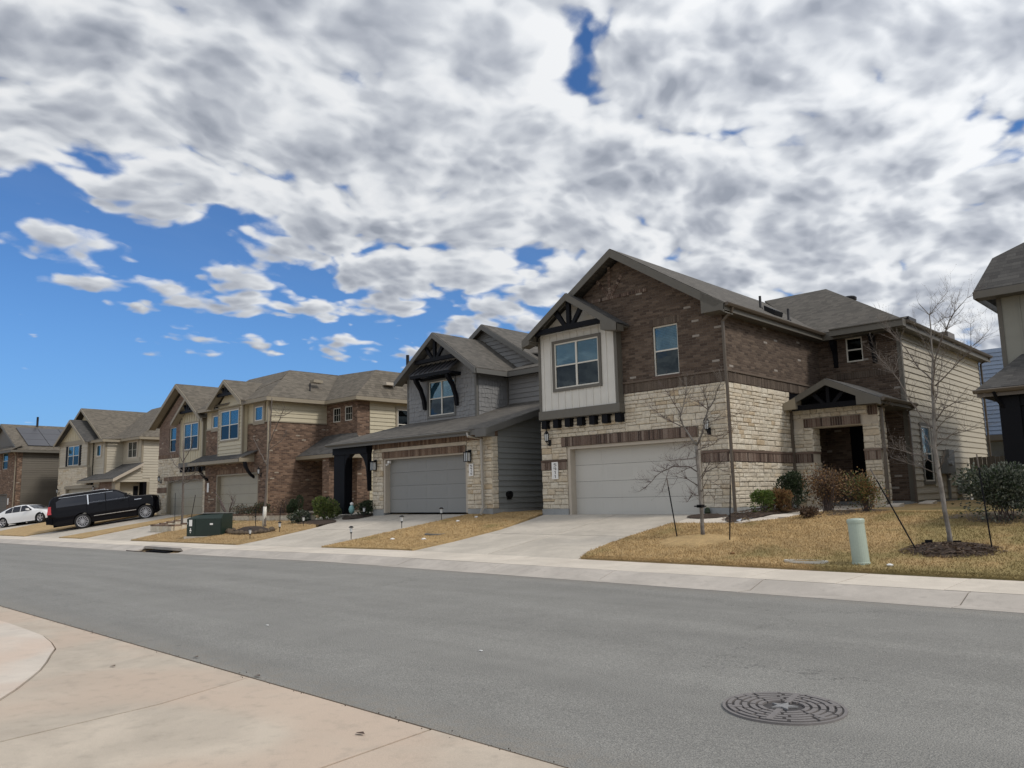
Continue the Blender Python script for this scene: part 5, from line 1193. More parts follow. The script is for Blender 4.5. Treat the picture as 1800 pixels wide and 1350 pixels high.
for i in range(3):
    for j in range(6):
        xa, xb = rxx+.7+i*1.05, rxx+.7+i*1.05+1.02; ya, yb = Y0+.75+j*1.7, Y0+.75+j*1.7+1.66
        za, zb = 8.70-sl6*(xa-rxx)+.10, 8.70-sl6*(xb-rxx)+.10
        H.add('solar_panel', MB().slab([(xa, ya, za), (xb, ya, zb), (xb, yb, zb), (xa, yb, za)], .04), M['solar'])

# ============================================================ HOUSE 0: sliver at the right edge
H = Thing('two_storey_house', 'olive board-and-batten house with dark roofs cut off at the photo edge beside the large shrub', 'house', (-4.0, 25.0, 1.0))
wx = -4.94
H.add('upper_wall', MB().box(wx, 3.5, 25.0, 34, 4.6, 6.85), M['siding_olive'])
for k in range(9): H.add('batten', MB().box(wx+.5+k*.42, wx+.545+k*.42, 24.978, 25.0, 4.6, 6.84), M['siding_olive'])
H.add('corner_board', MB().box(wx-.01, wx+.10, 24.97, 25.1, 4.6, 6.84), M['trim_taupe'])
H.add('lower_wall', MB().box(-4.55, 3.5, 25.2, 34, 1.7, 4.5), M['siding_olive'])
H.add('stone_base', MB().box(-4.60, 3.5, 25.0, 34, .8, 2.45), M['mortar'])
stones(H, 'y', 25.0, -1, [(-4.6, 0, .95, 2.4)], budget=30, seed=61)
roof(H, [[(wx-.28, 23.0, 4.05), (3.5, 23.0, 4.05), (3.5, 25.0, 5.10), (wx+.45, 25.0, 5.10)], [(wx-.28, 23.0, 4.05), (wx+.45, 25.0, 5.10), (wx+.40, 27, 5.05), (wx-.28, 27, 4.05)]], 'roof_dark')
H.add('fascia', MB().box(wx-.28, 3.5, 22.97, 23.0, 3.82, 4.02), M['gutter_brown'])
gutter(H, (wx-.34, 22.97, 4.02), (3.5, 22.97, 4.02), nrm=(0, -1, 0))
H.add('soffit', MB().box(wx-.25, 3.5, 23.0, 25.2, 3.84, 3.86), M['trim_black'])
downspout(H, [(wx+.12, 22.9, 3.95), (wx+.16, 23.05, 3.72), (wx+.28, 23.2, 3.5), (wx+.30, 23.2, 3.3)], 'trim_black', .05)
H.add('porch_post', MB().box(wx+.16, wx+.62, 23.15, 23.6, .9, 3.84), M['trim_black'])
H.add('porch_beam', MB().box(wx+.16, 3.5, 23.2, 23.55, 3.55, 3.83), M['trim_black'])
H.add('porch_bracket', MB().extr([(wx+.62, 23.25, 3.55), (wx+1.3, 23.25, 3.55), (wx+.95, 23.25, 3.3), (wx+.75, 23.25, 2.95), (wx+.66, 23.25, 2.6), (wx+.62, 23.25, 2.6)], (0, .2, 0)), M['trim_black'])
roof(H, [[(wx-.42, 24.45, 6.95), (3.5, 24.45, 6.95), (3.5, 28.5, 11.0), (.8, 28.5, 11.0), (-4.28, 25.92, 8.42), (-5.04, 25.55, 8.05)], [(wx-.42, 24.45, 6.95), (-5.04, 25.55, 8.05), (.8, 28.5, 11.0), (.8, 34, 11.0), (wx-.42, 34, 6.95)]], 'roof_dark')
H.add('fascia', MB().box(wx-.42, 3.5, 24.42, 24.45, 6.72, 6.92).box(wx-.45, wx-.42, 24.45, 34, 6.72, 6.92), M['trim_taupe'])
H.add('soffit', MB().box(wx-.42, 3.5, 24.45, 25.0, 6.74, 6.76), M['trim_taupe'])

# ============================================================ neighbour behind: blue lap siding
H = Thing('blue_sided_house', 'pale blue lap-sided house glimpsed in the gap behind the cream side wall', 'house', (-8.5, 44, 1.2))
H.add('wall_core', MB().box(-14.0, -4.0, 44.0, 50, .5, 8.2), M['siding_blue'])
siding(H, 'siding_blue', 'y', 44.0, -1, -12.0, -5.0, 1.2, 8.2, .2)
H.add('patio_cover', MB().box(-11.0, -6.2, 41.8, 44, 3.6, 3.85), M['trim_taupe'])
H.add('patio_post', MB().box(-10.0, -9.8, 41.9, 42.1, .8, 3.6), M['trim_tan'])
H.add('wall_sconce', MB().tube([(-9.0, 43.9, 2.2), (-8.8, 43.85, 2.5), (-9.05, 43.85, 2.8), (-8.85, 43.85, 3.1)], .06, 6), M['black_metal'])
fb = MB()
fence = Thing('wooden_fence', 'dark brown board fence closing the gap between the two right-hand houses', 'fence', (-6.8, 34, 1.0))
for k in range(26):
    x = -8.2+k*.145; fence.add('fence_board', MB().box(x, x+.135, 34.0, 34.02, .9, 2.62+.01*(k % 3)), M['siding_dark'])
fence.add('rail', MB().box(-8.2, -4.4, 34.022, 34.06, 1.3, 1.4).box(-8.2, -4.4, 34.022, 34.06, 2.2, 2.3), M['siding_dark'])

# ============================================================ GROUND
def loft(name, ys, xl, xr, mat, off, nx=14, parent=None, skirt=0.0, jit=0.0, kind='structure'):
    """draped strip between left and right edges given as polylines of (y, x)"""
    mb = MB(); rs = random.Random(5)
    for y in ys:
        a, b = pw(y, xl), pw(y, xr)
        for i in range(nx+1):
            x = a+(b-a)*i/nx
            if jit and i in (0, nx): x += rs.uniform(-jit, jit)
            mb.v.append((x, y, G(x, y)+off))
    n = nx+1; m = len(ys)
    for j in range(m-1):
        for i in range(nx): mb.f.append((j*n+i, j*n+i+1, (j+1)*n+i+1, (j+1)*n+i))
    if skirt:
        ring = [i for i in range(n)]+[j*n+nx for j in range(1, m)]+[(m-1)*n+i for i in range(nx-1, -1, -1)]+[j*n for j in range(m-2, 0, -1)]
        b0 = len(mb.v); mb.v += [(mb.v[i][0], mb.v[i][1], mb.v[i][2]-skirt) for i in ring]; k = len(ring)
        for i in range(k): mb.f.append((ring[i], b0+i, b0+(i+1) % k, ring[(i+1) % k]))
    o = link_mesh(name, mb.v, mb.f, mat, parent, None if parent else kind, smooth=False)
    return o

# wide base sheet down to the horizon, lying under everything
mb = MB()
xs = [-900, -300, -140]+list(np.arange(-100, 24.1, 2.0))+[60, 300, 900]; ys = [-600, -100, -20, -6, 0, 3.6, 3.74, 11.65, 12.05, 12.5, 14.1, 15.5, 17, 18.5, 20.3, 22, 24, 27, 34, 45, 60, 120, 400, 1500]
for y in ys:
    for x in xs: mb.v.append((x, y, G(max(x, -100), y)-.07))
n = len(xs)
for j in range(len(ys)-1):
    for i in range(n-1): mb.f.append((j*n+i, j*n+i+1, (j+1)*n+i+1, (j+1)*n+i))
structure('ground', mb, M['lawn_far'])

# asphalt
xr_ = [-130, -90]+list(np.arange(-80, 26, 1.5))
mb = MB(); ysr = [3.735, 4.5, 6, 7.7, 9.4, 11, 11.66]
for y in ysr:
    for x in xr_: mb.v.append((x, y, G(x, y)-.002+.05*math.sin(math.pi*(y-3.74)/7.92)*.5))
n = len(xr_)
for j in range(len(ysr)-1):
    for i in range(n-1): mb.f.append((j*n+i, j*n+i+1, (j+1)*n+i+1, (j+1)*n+i))
structure('road', mb, M['asphalt'], smooth=True)
# dark seam where asphalt meets concrete
# kerb and sidewalk: panels separated by joints
def panels(name, x0, x1, step, ys, mat, off, gap=.02, th=.05, jog=0.0):
    root = None; x = x0; k = 0; rs = random.Random(len(name))
    while x < x1-.01:
        xe = min(x+step, x1); mb = MB(); nx = 3; lift = rs.uniform(0, .004)
        for y in ys:
            for i in range(nx+1):
                xx = x+gap/2+(xe-x-gap)*i/nx; mb.v.append((xx, y, G(xx, y)+off+lift))
        n = nx+1; m = len(ys)
        for j in range(m-1):
            for i in range(nx): mb.f.append((j*n+i, j*n+i+1, (j+1)*n+i+1, (j+1)*n+i))
        ring = list(range(n))+[j*n+nx for j in range(1, m)]+[(m-1)*n+i for i in range(nx-1, -1, -1)]+[j*n for j in range(m-2, 0, -1)]
        b0 = len(mb.v); mb.v += [(mb.v[i][0], mb.v[i][1], mb.v[i][2]-th) for i in ring]; kk = len(ring)
        for i in range(kk): mb.f.append((ring[i], b0+i, b0+(i+1) % kk, ring[(i+1) % kk]))
        if root is None:
            root = bpy.data.objects.new(name, None); C.objects.link(root); root['kind'] = 'structure'
        link_mesh('slab', mb.v, mb.f, mat, root)
        x = xe; k += 1
    return root
panels('kerb', -95, -31.1, 3.2, [11.63, 11.75, 11.95, 12.05, 12.15, 12.28, 12.4, 12.5, 12.62], M['gutter_pan'], .003)
panels('kerb_east', -27.6, 20, 3.05, [11.63, 11.75, 11.95, 12.05, 12.15, 12.28, 12.4, 12.5, 12.62], M['gutter_pan'], .003)
panels('sidewalk', -95, 20, 1.55, [12.635, 13.0, 13.5, 14.08], M['walk'], .006, gap=.014)

# storm drain inlet in the kerb
inl = Thing('storm_drain_inlet', 'dark slotted concrete storm drain inlet in the far kerb', 'storm drain', (-29.4, 12.1, -.1))
g0 = G(-29.4, 12.1)
inl.add('inlet_throat', MB().box(-30.2, -28.6, 11.98, 12.30, g0-.30, g0+.015), M['void'])
inl.add('inlet_lid', MB().hexa([(-31.1, 12.24, g0+.05), (-27.6, 12.24, g0+.05), (-27.6, 12.625, g0+.05), (-31.1, 12.625, g0+.05)], [(-30.9, 12.24, g0+.145), (-27.8, 12.24, g0+.145), (-27.8, 12.625, g0+.155), (-31.1, 12.625, g0+.155)]), M['gutter_pan'])
inl.add('inlet_apron', MB().hexa([(-31.1, 11.63, g0-.1), (-27.6, 11.63, g0-.1), (-27.6, 12.0, g0-.1), (-31.1, 12.0, g0-.1)], [(-31.1, 11.63, g0+.02), (-27.6, 11.63, g0-.01), (-28.5, 12.0, g0-.04), (-30.3, 12.0, g0-.03)]), M['mulch'])

# driveways: slabs between joints
def driveway(name, xl, xr, yj, splits, mat=None, off=.0):
    root = bpy.data.objects.new(name, None); C.objects.link(root); root['kind'] = 'structure'
    g = .032
    for a, b in zip(yj, yj[1:]):
        for s0, s1 in zip(splits, splits[1:]):
            ys = list(np.linspace(a+g/2, b-g/2, max(3, int((b-a)/.5)+2)))
            L_ = [(y, pw(y, xl)+(pw(y, xr)-pw(y, xl))*s0+g/2) for y in ys]; R_ = [(y, pw(y, xl)+(pw(y, xr)-pw(y, xl))*s1-g/2) for y in ys]
            loft('slab', ys, L_, R_, mat or M['drive'], off, 8, parent=root, skirt=.06)
    return root
driveway('driveway', [(14.1, -17.35), (15.5, -17.2), (17.5, -17.25), (19.3, -17.7), (20.6, -18.1)], [(14.1, -11.45), (14.8, -11.75), (16.5, -11.95), (19.2, -12.0), (20.9, -12.0)], [14.1, 16.9, 20.86], [0, .5, 1])
driveway('driveway_gray_house', [(14.1, -27.4), (15, -27.2), (17.5, -27.3), (19.0, -27.9), (22.0, -28.9)], [(14.1, -21.95), (15, -21.75), (20.1, -21.2)], [14.1, 17.0, 20.08], [0, .5, 1])
driveway('walk_gray_house', [(17.5, -29.3), (18.8, -30.2), (22, -30.8)], [(17.5, -27.32), (19.0, -27.92), (22, -26.97)], [18.0, 22.0], [0, 1])
driveway('driveway_brick_house', [(14.1, -43.6), (20.9, -43.4)], [(14.1, -37.4), (20.9, -38.3)], [14.1, 17.2, 20.95], [0, .5, 1])
driveway('driveway_stone_house', [(14.1, -53.2), (16, -52.6), (21.3, -51.0)], [(14.1, -47.2), (16, -46.6), (21.3, -45.6)], [14.1, 17.4, 21.5], [0, .5, 1])
driveway('driveway_cream_house', [(14.1, -70.5), (21.4, -69.4)], [(14.1, -62.6), (16, -62.9), (21.4, -64.0)], [14.1, 17.4, 21.5], [0, .5, 1])
# front path to the first house
driveway('front_path', [(18.75, -11.98), (19.2, -11.98), (19.6, -11.98), (19.95, -11.98)], [(18.75, -11.97), (19.2, -9.9), (19.6, -9.2), (19.95, -9.4)], [18.76, 19.93], [0, 1], M['walk'], .01)
driveway('front_path_bend', [(19.55, -9.9), (21, -9.75), (22.5, -9.95), (24.7, -10.25)], [(19.55, -9.2), (20.5, -8.85), (22.5, -9.0), (24.7, -8.9)], [19.96, 22.3, 24.62], [0, 1], M['walk'], .012)

# lawns: raised mats of dormant grass with ragged edges
ysl = list(np.arange(14.12, 20.6, .22))
lawns = [('lawn', [(14.12, -11.40), (14.8, -11.70), (16.5, -11.90), (18.8, -11.9)], [(14.12, 12), (30, 12)], list(np.arange(14.12, 18.75, .2)), 60, 'lawn'),
 ('lawn_rear', [(18.75, -9.85), (19.2, -9.6), (19.5, -9.1), (20.6, -8.8), (21.5, -8.9), (24.6, -8.2), (34, -8.25)], [(18.75, 12), (40, 12)], list(np.arange(18.75, 33, .4)), 34, 'lawn'),
 ('lawn_strip', [(14.12, -21.9), (15, -21.7), (20.1, -21.15), (20.11, -21.1)], [(14.12, -17.40), (15.5, -17.25), (17.5, -17.3), (19.3, -17.75), (20.6, -18.2), (22.4, -18.2)], ysl, 30, 'lawn'),
 ('lawn_side', [(20.3, -19.85), (23, -19.85)], [(20.3, -18.25), (23, -18.25)], list(np.arange(20.45, 24, .4)), 6, 'lawn'),
 ('lawn_brick_house', [(14.12, -37.3), (15.8, -37.6), (18.4, -38.0)], [(14.12, -27.5), (15, -27.25), (17.5, -27.35), (18.2, -29.4), (18.5, -29.6)], list(np.arange(14.12, 18.5, .25)), 40, 'lawn_far'),
 ('lawn_stone_house', [(14.12, -47.1), (16, -46.5), (21.3, -45.5)], [(14.12, -43.7), (20.9, -43.5)], list(np.arange(14.12, 21, .4)), 10, 'lawn_far'),
 ('lawn_cream_house', [(14.12, -62.5), (16, -62.8), (21.3, -63.0)], [(14.12, -53.3), (16, -52.7), (21.3, -52.4)], list(np.arange(14.12, 21, .5)), 20, 'lawn_far')]
for nm, a, b, yy, nx, mt in lawns: loft(nm, yy, a, b, M[mt], .045, nx, skirt=.06, jit=.035)

# grass blades on the mats
def blades(name, mat, n, region, hmin, hmax, label, wid=.007):
    V = []; 
    x0, x1, y0, y1, test = region
    xs = RNG.uniform(x0, x1, n); ys = RNG.uniform(y0, y1, n)
    keep = [(x, y) for x, y in zip(xs, ys) if test(x, y)]
    m = len(keep); v = np.zeros((m*3, 3)); ang = RNG.uniform(0, 2*math.pi, m); h = RNG.uniform(hmin, hmax, m); ln = RNG.normal(0, .028, (m, 2))
    for i, (x, y) in enumerate(keep):
        z = G(x, y)+.042; cx, cy = math.cos(ang[i])*wid, math.sin(ang[i])*wid
        v[i*3] = (x-cx, y-cy, z); v[i*3+1] = (x+cx, y+cy, z); v[i*3+2] = (x+ln[i, 0], y+ln[i, 1], z+h[i])
    f = [(i*3, i*3+1, i*3+2) for i in range(m)]
    o = link_mesh(name, v.tolist(), f, mat, None, 'stuff'); o['label'] = label; o['category'] = 'grass'
def in_lawn1(x, y):
    if y < 18.75: return x > pw(y, [(14.12, -11.40), (14.8, -11.70), (16.5, -11.90), (18.8, -11.9)])
    return x > pw(y, [(18.75, -9.85), (19.2, -9.6), (19.5, -9.1), (20.6, -8.8), (24.6, -8.2)])
def in_lawn2(x, y): return pw(y, lawns[2][1]) < x < pw(y, lawns[2][2])
def in_lawn3(x, y): return pw(y, lawns[4][1]) < x < pw(y, lawns[4][2])
blades('grass', M['lawn'], 85000, (-12, 1, 14.1, 21.5, in_lawn1), .02, .06, 'short straw-coloured dormant grass in front of the large stone and brick house')
blades('grass', M['lawn'], 9000, (-12, 1, 14.08, 14.28, lambda x, y: x > -11.4), .02, .05, 'ragged fringe of dormant grass overhanging the sidewalk edge')
blades('grass', M['lawn'], 22000, (-22, -17, 14.1, 20.4, in_lawn2), .02, .05, 'straw-coloured grass strip between the white-door and gray-door driveways')
blades('grass', M['lawn_far'], 22000, (-38.2, -27, 14.1, 18.5, in_lawn3), .02, .055, 'dormant grass around the green utility box')

# planting beds
def bed(name, c, rx, ry, mat, h=.10, label='', cat='mulch bed', n=26):
    mb = MB(); cz = G(*c)+.035; rs = random.Random(int(abs(c[0])*10)); rings = 5
    mb.v.append((c[0], c[1], cz+h))
    for r in range(1, rings+1):
        for k in range(n):
            t = 2*math.pi*k/n; q = r/rings*(1+rs.uniform(-.05, .05)); x, y = c[0]+rx*q*math.cos(t), c[1]+ry*q*math.sin(t)
            mb.v.append((x, y, G(x, y)+.03+h*(1-(r/rings)**2)+rs.uniform(-.015, .015)))
    for k in range(n): mb.f.append((0, 1+k, 1+(k+1) % n))
    for r in range(rings-1):
        for k in range(n): mb.f.append((1+r*n+k, 1+(r+1)*n+k, 1+(r+1)*n+(k+1) % n, 1+r*n+(k+1) % n))
    return solo(name, mb, mat, label, cat, org=(c[0], c[1], cz), smooth=True)
bed('grass_mound', (-9.75, 16.35), 1.0, .95, M['lawn'], .10, 'low circular grassy mound around the staked tree by the white garage', 'mound')
bed('mulch_mound', (-4.33, 16.08), .80, .66, M['mulch'], .11, 'dark bare mulch circle around the staked tree right of the pale green post', 'mulch bed')

bed('mulch_bed', (-10.4, 21.3), .62, 2.2, M['mulch'], .05, 'narrow mulch bed with green and rusty shrubs along the stone side wall')
bed('mulch_bed', (-8.0, 21.4), 1.0, 1.6, M['mulch'], .05, 'mulch bed under the feathery rust shrubs in front of the portico')
bed('mulch_bed', (-12.0+.45, 20.0), .6, .4, M['mulch'], .03, 'small bare soil patch at the corner between garage and downspout')
bed('mulch_bed', (-3.6, 20.2), 2.4, 1.4, M['soil'], .05, 'bare soil bed beneath the large gray-green shrub at the right')
bed('mulch_bed', (-28.7, 18.2), 1.3, .6, M['mulch'], .06, 'black mulch bed below the round green shrub by the gray house walk')
bed('mulch_bed', (-27.6, 19.6), .75, .7, M['mulch'], .06, 'small round mulch island left of the gray garage door')
bed('stone_ring_mound', (-30.3, 16.2), 1.5, .55, M['mulch'], .22, 'raised dark rock-edged mulch mound around the middle staked tree')
rs = random.Random(8)
def chips(c, rx, ry, n, label):
    mb = MB()
    for k in range(n):
        t, q = rs.uniform(0, 2*math.pi), math.sqrt(rs.random())*1.08; x, y = c[0]+rx*q*math.cos(t), c[1]+ry*q*math.sin(t)
        z = G(x, y)+.045+.11*max(0, 1-q*q); a = rs.uniform(0, 3.14); l, w_ = rs.uniform(.02, .05), rs.uniform(.006, .014); ca, sa = math.cos(a), math.sin(a)
        p = [(x+ca*l*u-sa*w_*v, y+sa*l*u+ca*w_*v, z+rs.uniform(-.004, .02)) for u, v in ((-1, -1), (1, -1), (1, 1), (-1, 1))]
        mb.add(p, [(0, 1, 2), (0, 2, 3)])
    o = link_mesh('bark_chips', mb.v, mb.f, M['leaf_brown'], None, 'stuff'); o['label'] = label; o['category'] = 'mulch'
chips((-4.33, 16.08), .80, .66, 900, 'brown bark chips strewn over the mulch circle of the tallest tree')
chips((-10.4, 21.3), .6, 2.1, 700, 'bark chips in the narrow bed along the stone side wall')
ringt = Thing('rock_edging', 'dark rough rocks edging the raised tree mound in the middle lawn', 'rocks', (-30.3, 16.2, .3))
for k in range(16):
    t = math.pi*(1.0+k/15*1.05); x, y = -30.3+1.5*math.cos(t), 16.2+.58*math.sin(t); s = rs.uniform(.08, .14); z = G(x, y)+.04
    ringt.add('rock', MB().lathe((x, y, z), [(s*.9, 0), (s*1.1, s*.6), (s*.7, s*1.2), (s*.2, s*1.4)], 7), M['soil'])
# stone planter walls in front of the brown brick house
pl = Thing('stone_planter_wall', 'low cream stone planter edging with brick cap in front of the khaki garage', 'planter', (-34.5, 18.6, .6))
x = -38.0; rs = random.Random(4)
while x < -29.8:
    wd = rs.uniform(.25, .42); y = 18.55+.02*(x+38); z = G(x, y)
    pl.add('stone', MB().box(x, x+wd-.012, y-.10, y+.12, z-.05, z+.24), M['stone_cream']); pl.add('cap_brick', MB().box(x, x+wd/2-.01, y-.12, y+.14, z+.245, z+.32), M['sold_mid']); pl.add('cap_brick', MB().box(x+wd/2, x+wd-.012, y-.12, y+.14, z+.245, z+.32), M['sold_mid'])
    x += wd
pl = Thing('stone_planter_wall', 'small square stone planter with brick cap around the staked sapling left of the green box', 'planter', (-38.3, 16.6, .4))
for (a, b, c, d) in ((-39.6, -37.2, 16.0, 16.0), (-37.2, -37.2, 16.0, 17.4), (-39.6, -39.6, 16.0, 17.4)):
    L_ = math.hypot(b-a, d-c); k = max(1, int(L_/.34))
    for i in range(k):
        u0, u1 = i/k, (i+1)/k; xa, ya, xb, yb = a+(b-a)*u0, c+(d-c)*u0, a+(b-a)*u1, c+(d-c)*u1; z = G(xa, ya)
        X0_, X1_ = (xa, xb-.012) if a != b else (a-.1, a+.1); Y0_, Y1_ = (ya, yb-.012) if c != d else (c-.1, c+.1)
        pl.add('stone', MB().box(X0_, X1_, Y0_, Y1_, z-.05, z+.26), M['stone_cream'])
        pl.add('cap_brick', MB().box(X0_, X1_, Y0_-.01 if c == d else Y0_, Y1_+.01 if c == d else Y1_, z+.265, z+.34), M['sold_mid'])
pl.add('planter_soil', MB().box(-39.55, -37.25, 16.05, 17.5, .2, .50), M['mulch'])

# ============================================================ NEAR CONCRETE (slabs the photographer stands on)
root = bpy.data.objects.new('concrete_apron', None); C.objects.link(root); root['kind'] = 'structure'
def flat(name, poly, mat, z, th=.06, parent=root):
    return link_mesh(name, MB().slab([(x, y, z) for x, y in poly], th).v, MB().slab([(x, y, z) for x, y in poly], th).f, mat, parent)
flat('slab', [(-4.20, -4), (-4.22, 2.0), (-4.385, 3.735), (6, 3.735), (6, -4)], M['apron'], .003)
flat('slab', [(-6.49, -4), (-6.49, 1.65), (-6.63, 2.80), (-6.95, 3.735), (-4.41, 3.735), (-4.247, 2.0), (-4.227, -4)], M['apron'], .001)
arc = [(-13.6, 3.25), (-12.8, 3.27), (-11.97, 3.26), (-11.2, 3.24), (-10.58, 3.15), (-10.1, 3.05), (-9.74, 2.90), (-9.35, 2.75), (-8.95, 2.58), (-8.64, 2.42), (-8.2, 2.18), (-7.8, 1.93), (-7.3, 1.4), (-7.0, .6), (-6.95, -4)]
flat('slab', [(-6.657, 2.80), (-6.517, 1.65), (-6.517, -4), (-6.93, -4)]+[(x+.02, y+.012) for x, y in reversed(arc[:-1])]+[(-14.5, 3.27), (-40, 3.29), (-40, 3.735), (-6.965, 3.735)], M['apron'], .0)
flat('slab', [(x-.0, y-.0) for x, y in arc]+[(-9.8, -4), (-9.8, 2.3), (-9.9, 2.56)][:1]+[(-13.6, -4)], M['ramp'], .008)
flat('slab', [(-40, 3.26), (-13.62, 3.24), (-13.62, -4), (-40, -4)], M['ramp'], .007)

# scattered leaves and grit on road and apron
rs = random.Random(19)
for i, (x, y, lab) in enumerate([(-6.91, 3.79, 'curled brown leaf on the asphalt seam nearest the apron joint'), (-4.68, 3.34, 'small dark dead leaf lying on the near concrete slab'), (-8.26, 3.83, 'brown leaf on the asphalt just past the near concrete edge'), (-8.5, 3.1, 'thin twig lying on the pinkish apron near the curved joint')]):
    s = .035; z = .010
    solo('fallen_leaf', MB().add([(x-s*1.4, y, z), (x-s*.2, y-s*.6, z+.008), (x+s*1.3, y+s*.2, z+.004), (x+s*.1, y+s*.7, z+.010)], [(0, 1, 2), (0, 2, 3)]), M['leaf_brown'], lab, 'leaf', 'fallen leaves on the pavement', org=(x, y, z))
for i, (x, y, lab) in enumerate([(-9.47, 5.32, 'tiny white scrap on the asphalt left of centre'), (-6.05, 5.81, 'tiny pale scrap on the asphalt near the middle of the road')]):
    solo('paper_scrap', MB().box(x-.018, x+.02, y-.01, y+.01, .022, .028), M['sign_white'], lab, 'litter', org=(x, y, .022))
gv = MB()
for k in range(160):
    x, y = rs.uniform(-16, 2), (3.735+rs.gauss(0, .03))
    s = rs.uniform(.0012, .0035); gv.box(x-s, x+s, y-s, y+s, .0, .004+s)
g_ = link_mesh('gravel', gv.v, gv.f, M['mulch'], None, 'stuff'); g_['label'] = 'loose grit gathered along the seam between asphalt and near concrete'; g_['category'] = 'gravel'
# seam filler
structure('road_seam', MB().box(-40, 6, 3.730, 3.742, -.05, .0045), M['soil'])

# ============================================================ MANHOLE
mc = (-2.745, 5.69); zr = .031
mh = Thing('manhole_cover', 'round cast-iron manhole cover with ringed raised bars and a star in the asphalt', 'manhole cover', (mc[0], mc[1], zr))
cast = metal('cast_iron', (.20, .185, .18), .6, .2); cast_shade = metal('cast_iron_painted_shade', (.06, .055, .055), .7, .2)  # plate iron coloured near black to paint in the shade beside the raised bars
Rm = .405
mh.add('cover_plate', MB().lathe((mc[0], mc[1], zr-.03), [(Rm, 0), (Rm, .018)], 64), cast_shade)
def arcbar(r0, r1, a0, a1, z0, z1, n=6):
    mb = MB(); 
    for i in range(n+1):
        t = a0+(a1-a0)*i/n
        for r, z in ((r0, z0), (r1, z0), (r1, z1), (r0, z1)): mb.v.append((mc[0]+r*math.cos(t), mc[1]+r*math.sin(t), z))
    for i in range(n):
        for k in range(4): mb.f.append((i*4+k, i*4+(k+1) % 4, (i+1)*4+(k+1) % 4, (i+1)*4+k))
    mb.f.append((0, 1, 2, 3)); mb.f.append((n*4+3, n*4+2, n*4+1, n*4)); return mb
mh.add('frame_ring', arcbar(Rm+.006, Rm+.028, 0, 2*math.pi, zr-.03, zr-.004, 72), cast)
rings = [(.366, .396, 12), (.312, .346, 10), (.256, .292, 10), (.200, .236, 8), (.148, .180, 8)]
for j, (ra, rb, k) in enumerate(rings):
    for i in range(k):
        a0 = 2*math.pi*(i+.06)/k+.13*j; a1 = 2*math.pi*(i+.94)/k+.13*j
        mh.add('raised_bar', arcbar(ra, rb, a0, a1, zr-.013, zr+.002), cast)
for i in range(6):
    t = 2*math.pi*i/6+1.75; d = Vector((math.cos(t), math.sin(t), 0)); nn = Vector((-d.y, d.x, 0))*.022; c0 = Vector((mc[0], mc[1], 0))
    r0_, r1_ = (.10, 0.396) if i in (0, 3) else (.30, .396)
    p = [c0+d*r0_-nn, c0+d*r0_+nn, c0+d*r1_+nn, c0+d*r1_-nn]
    mh.add('spoke', MB().hexa([(q.x, q.y, zr-.013) for q in p][::-1][::-1], [(q.x, q.y, zr+.004) for q in p]), cast)
star = [(mc[0]+(.10 if k % 2 == 0 else .042)*math.cos(2*math.pi*k/10+.4), mc[1]+(.10 if k % 2 == 0 else .042)*math.sin(2*math.pi*k/10+.4)) for k in range(10)]
mb = MB(); mb.v = [(x, y, zr-.01) for x, y in star]+[(x, y, zr+.004) for x, y in star]+[(mc[0], mc[1], zr+.008)]
mb.f = [(i, (i+1) % 10, 10+(i+1) % 10, 10+i) for i in range(10)]+[(10+i, 10+(i+1) % 10, 20) for i in range(10)]
mh.add('star', mb, metal('worn_iron', (.28, .28, .28), .5, .3))

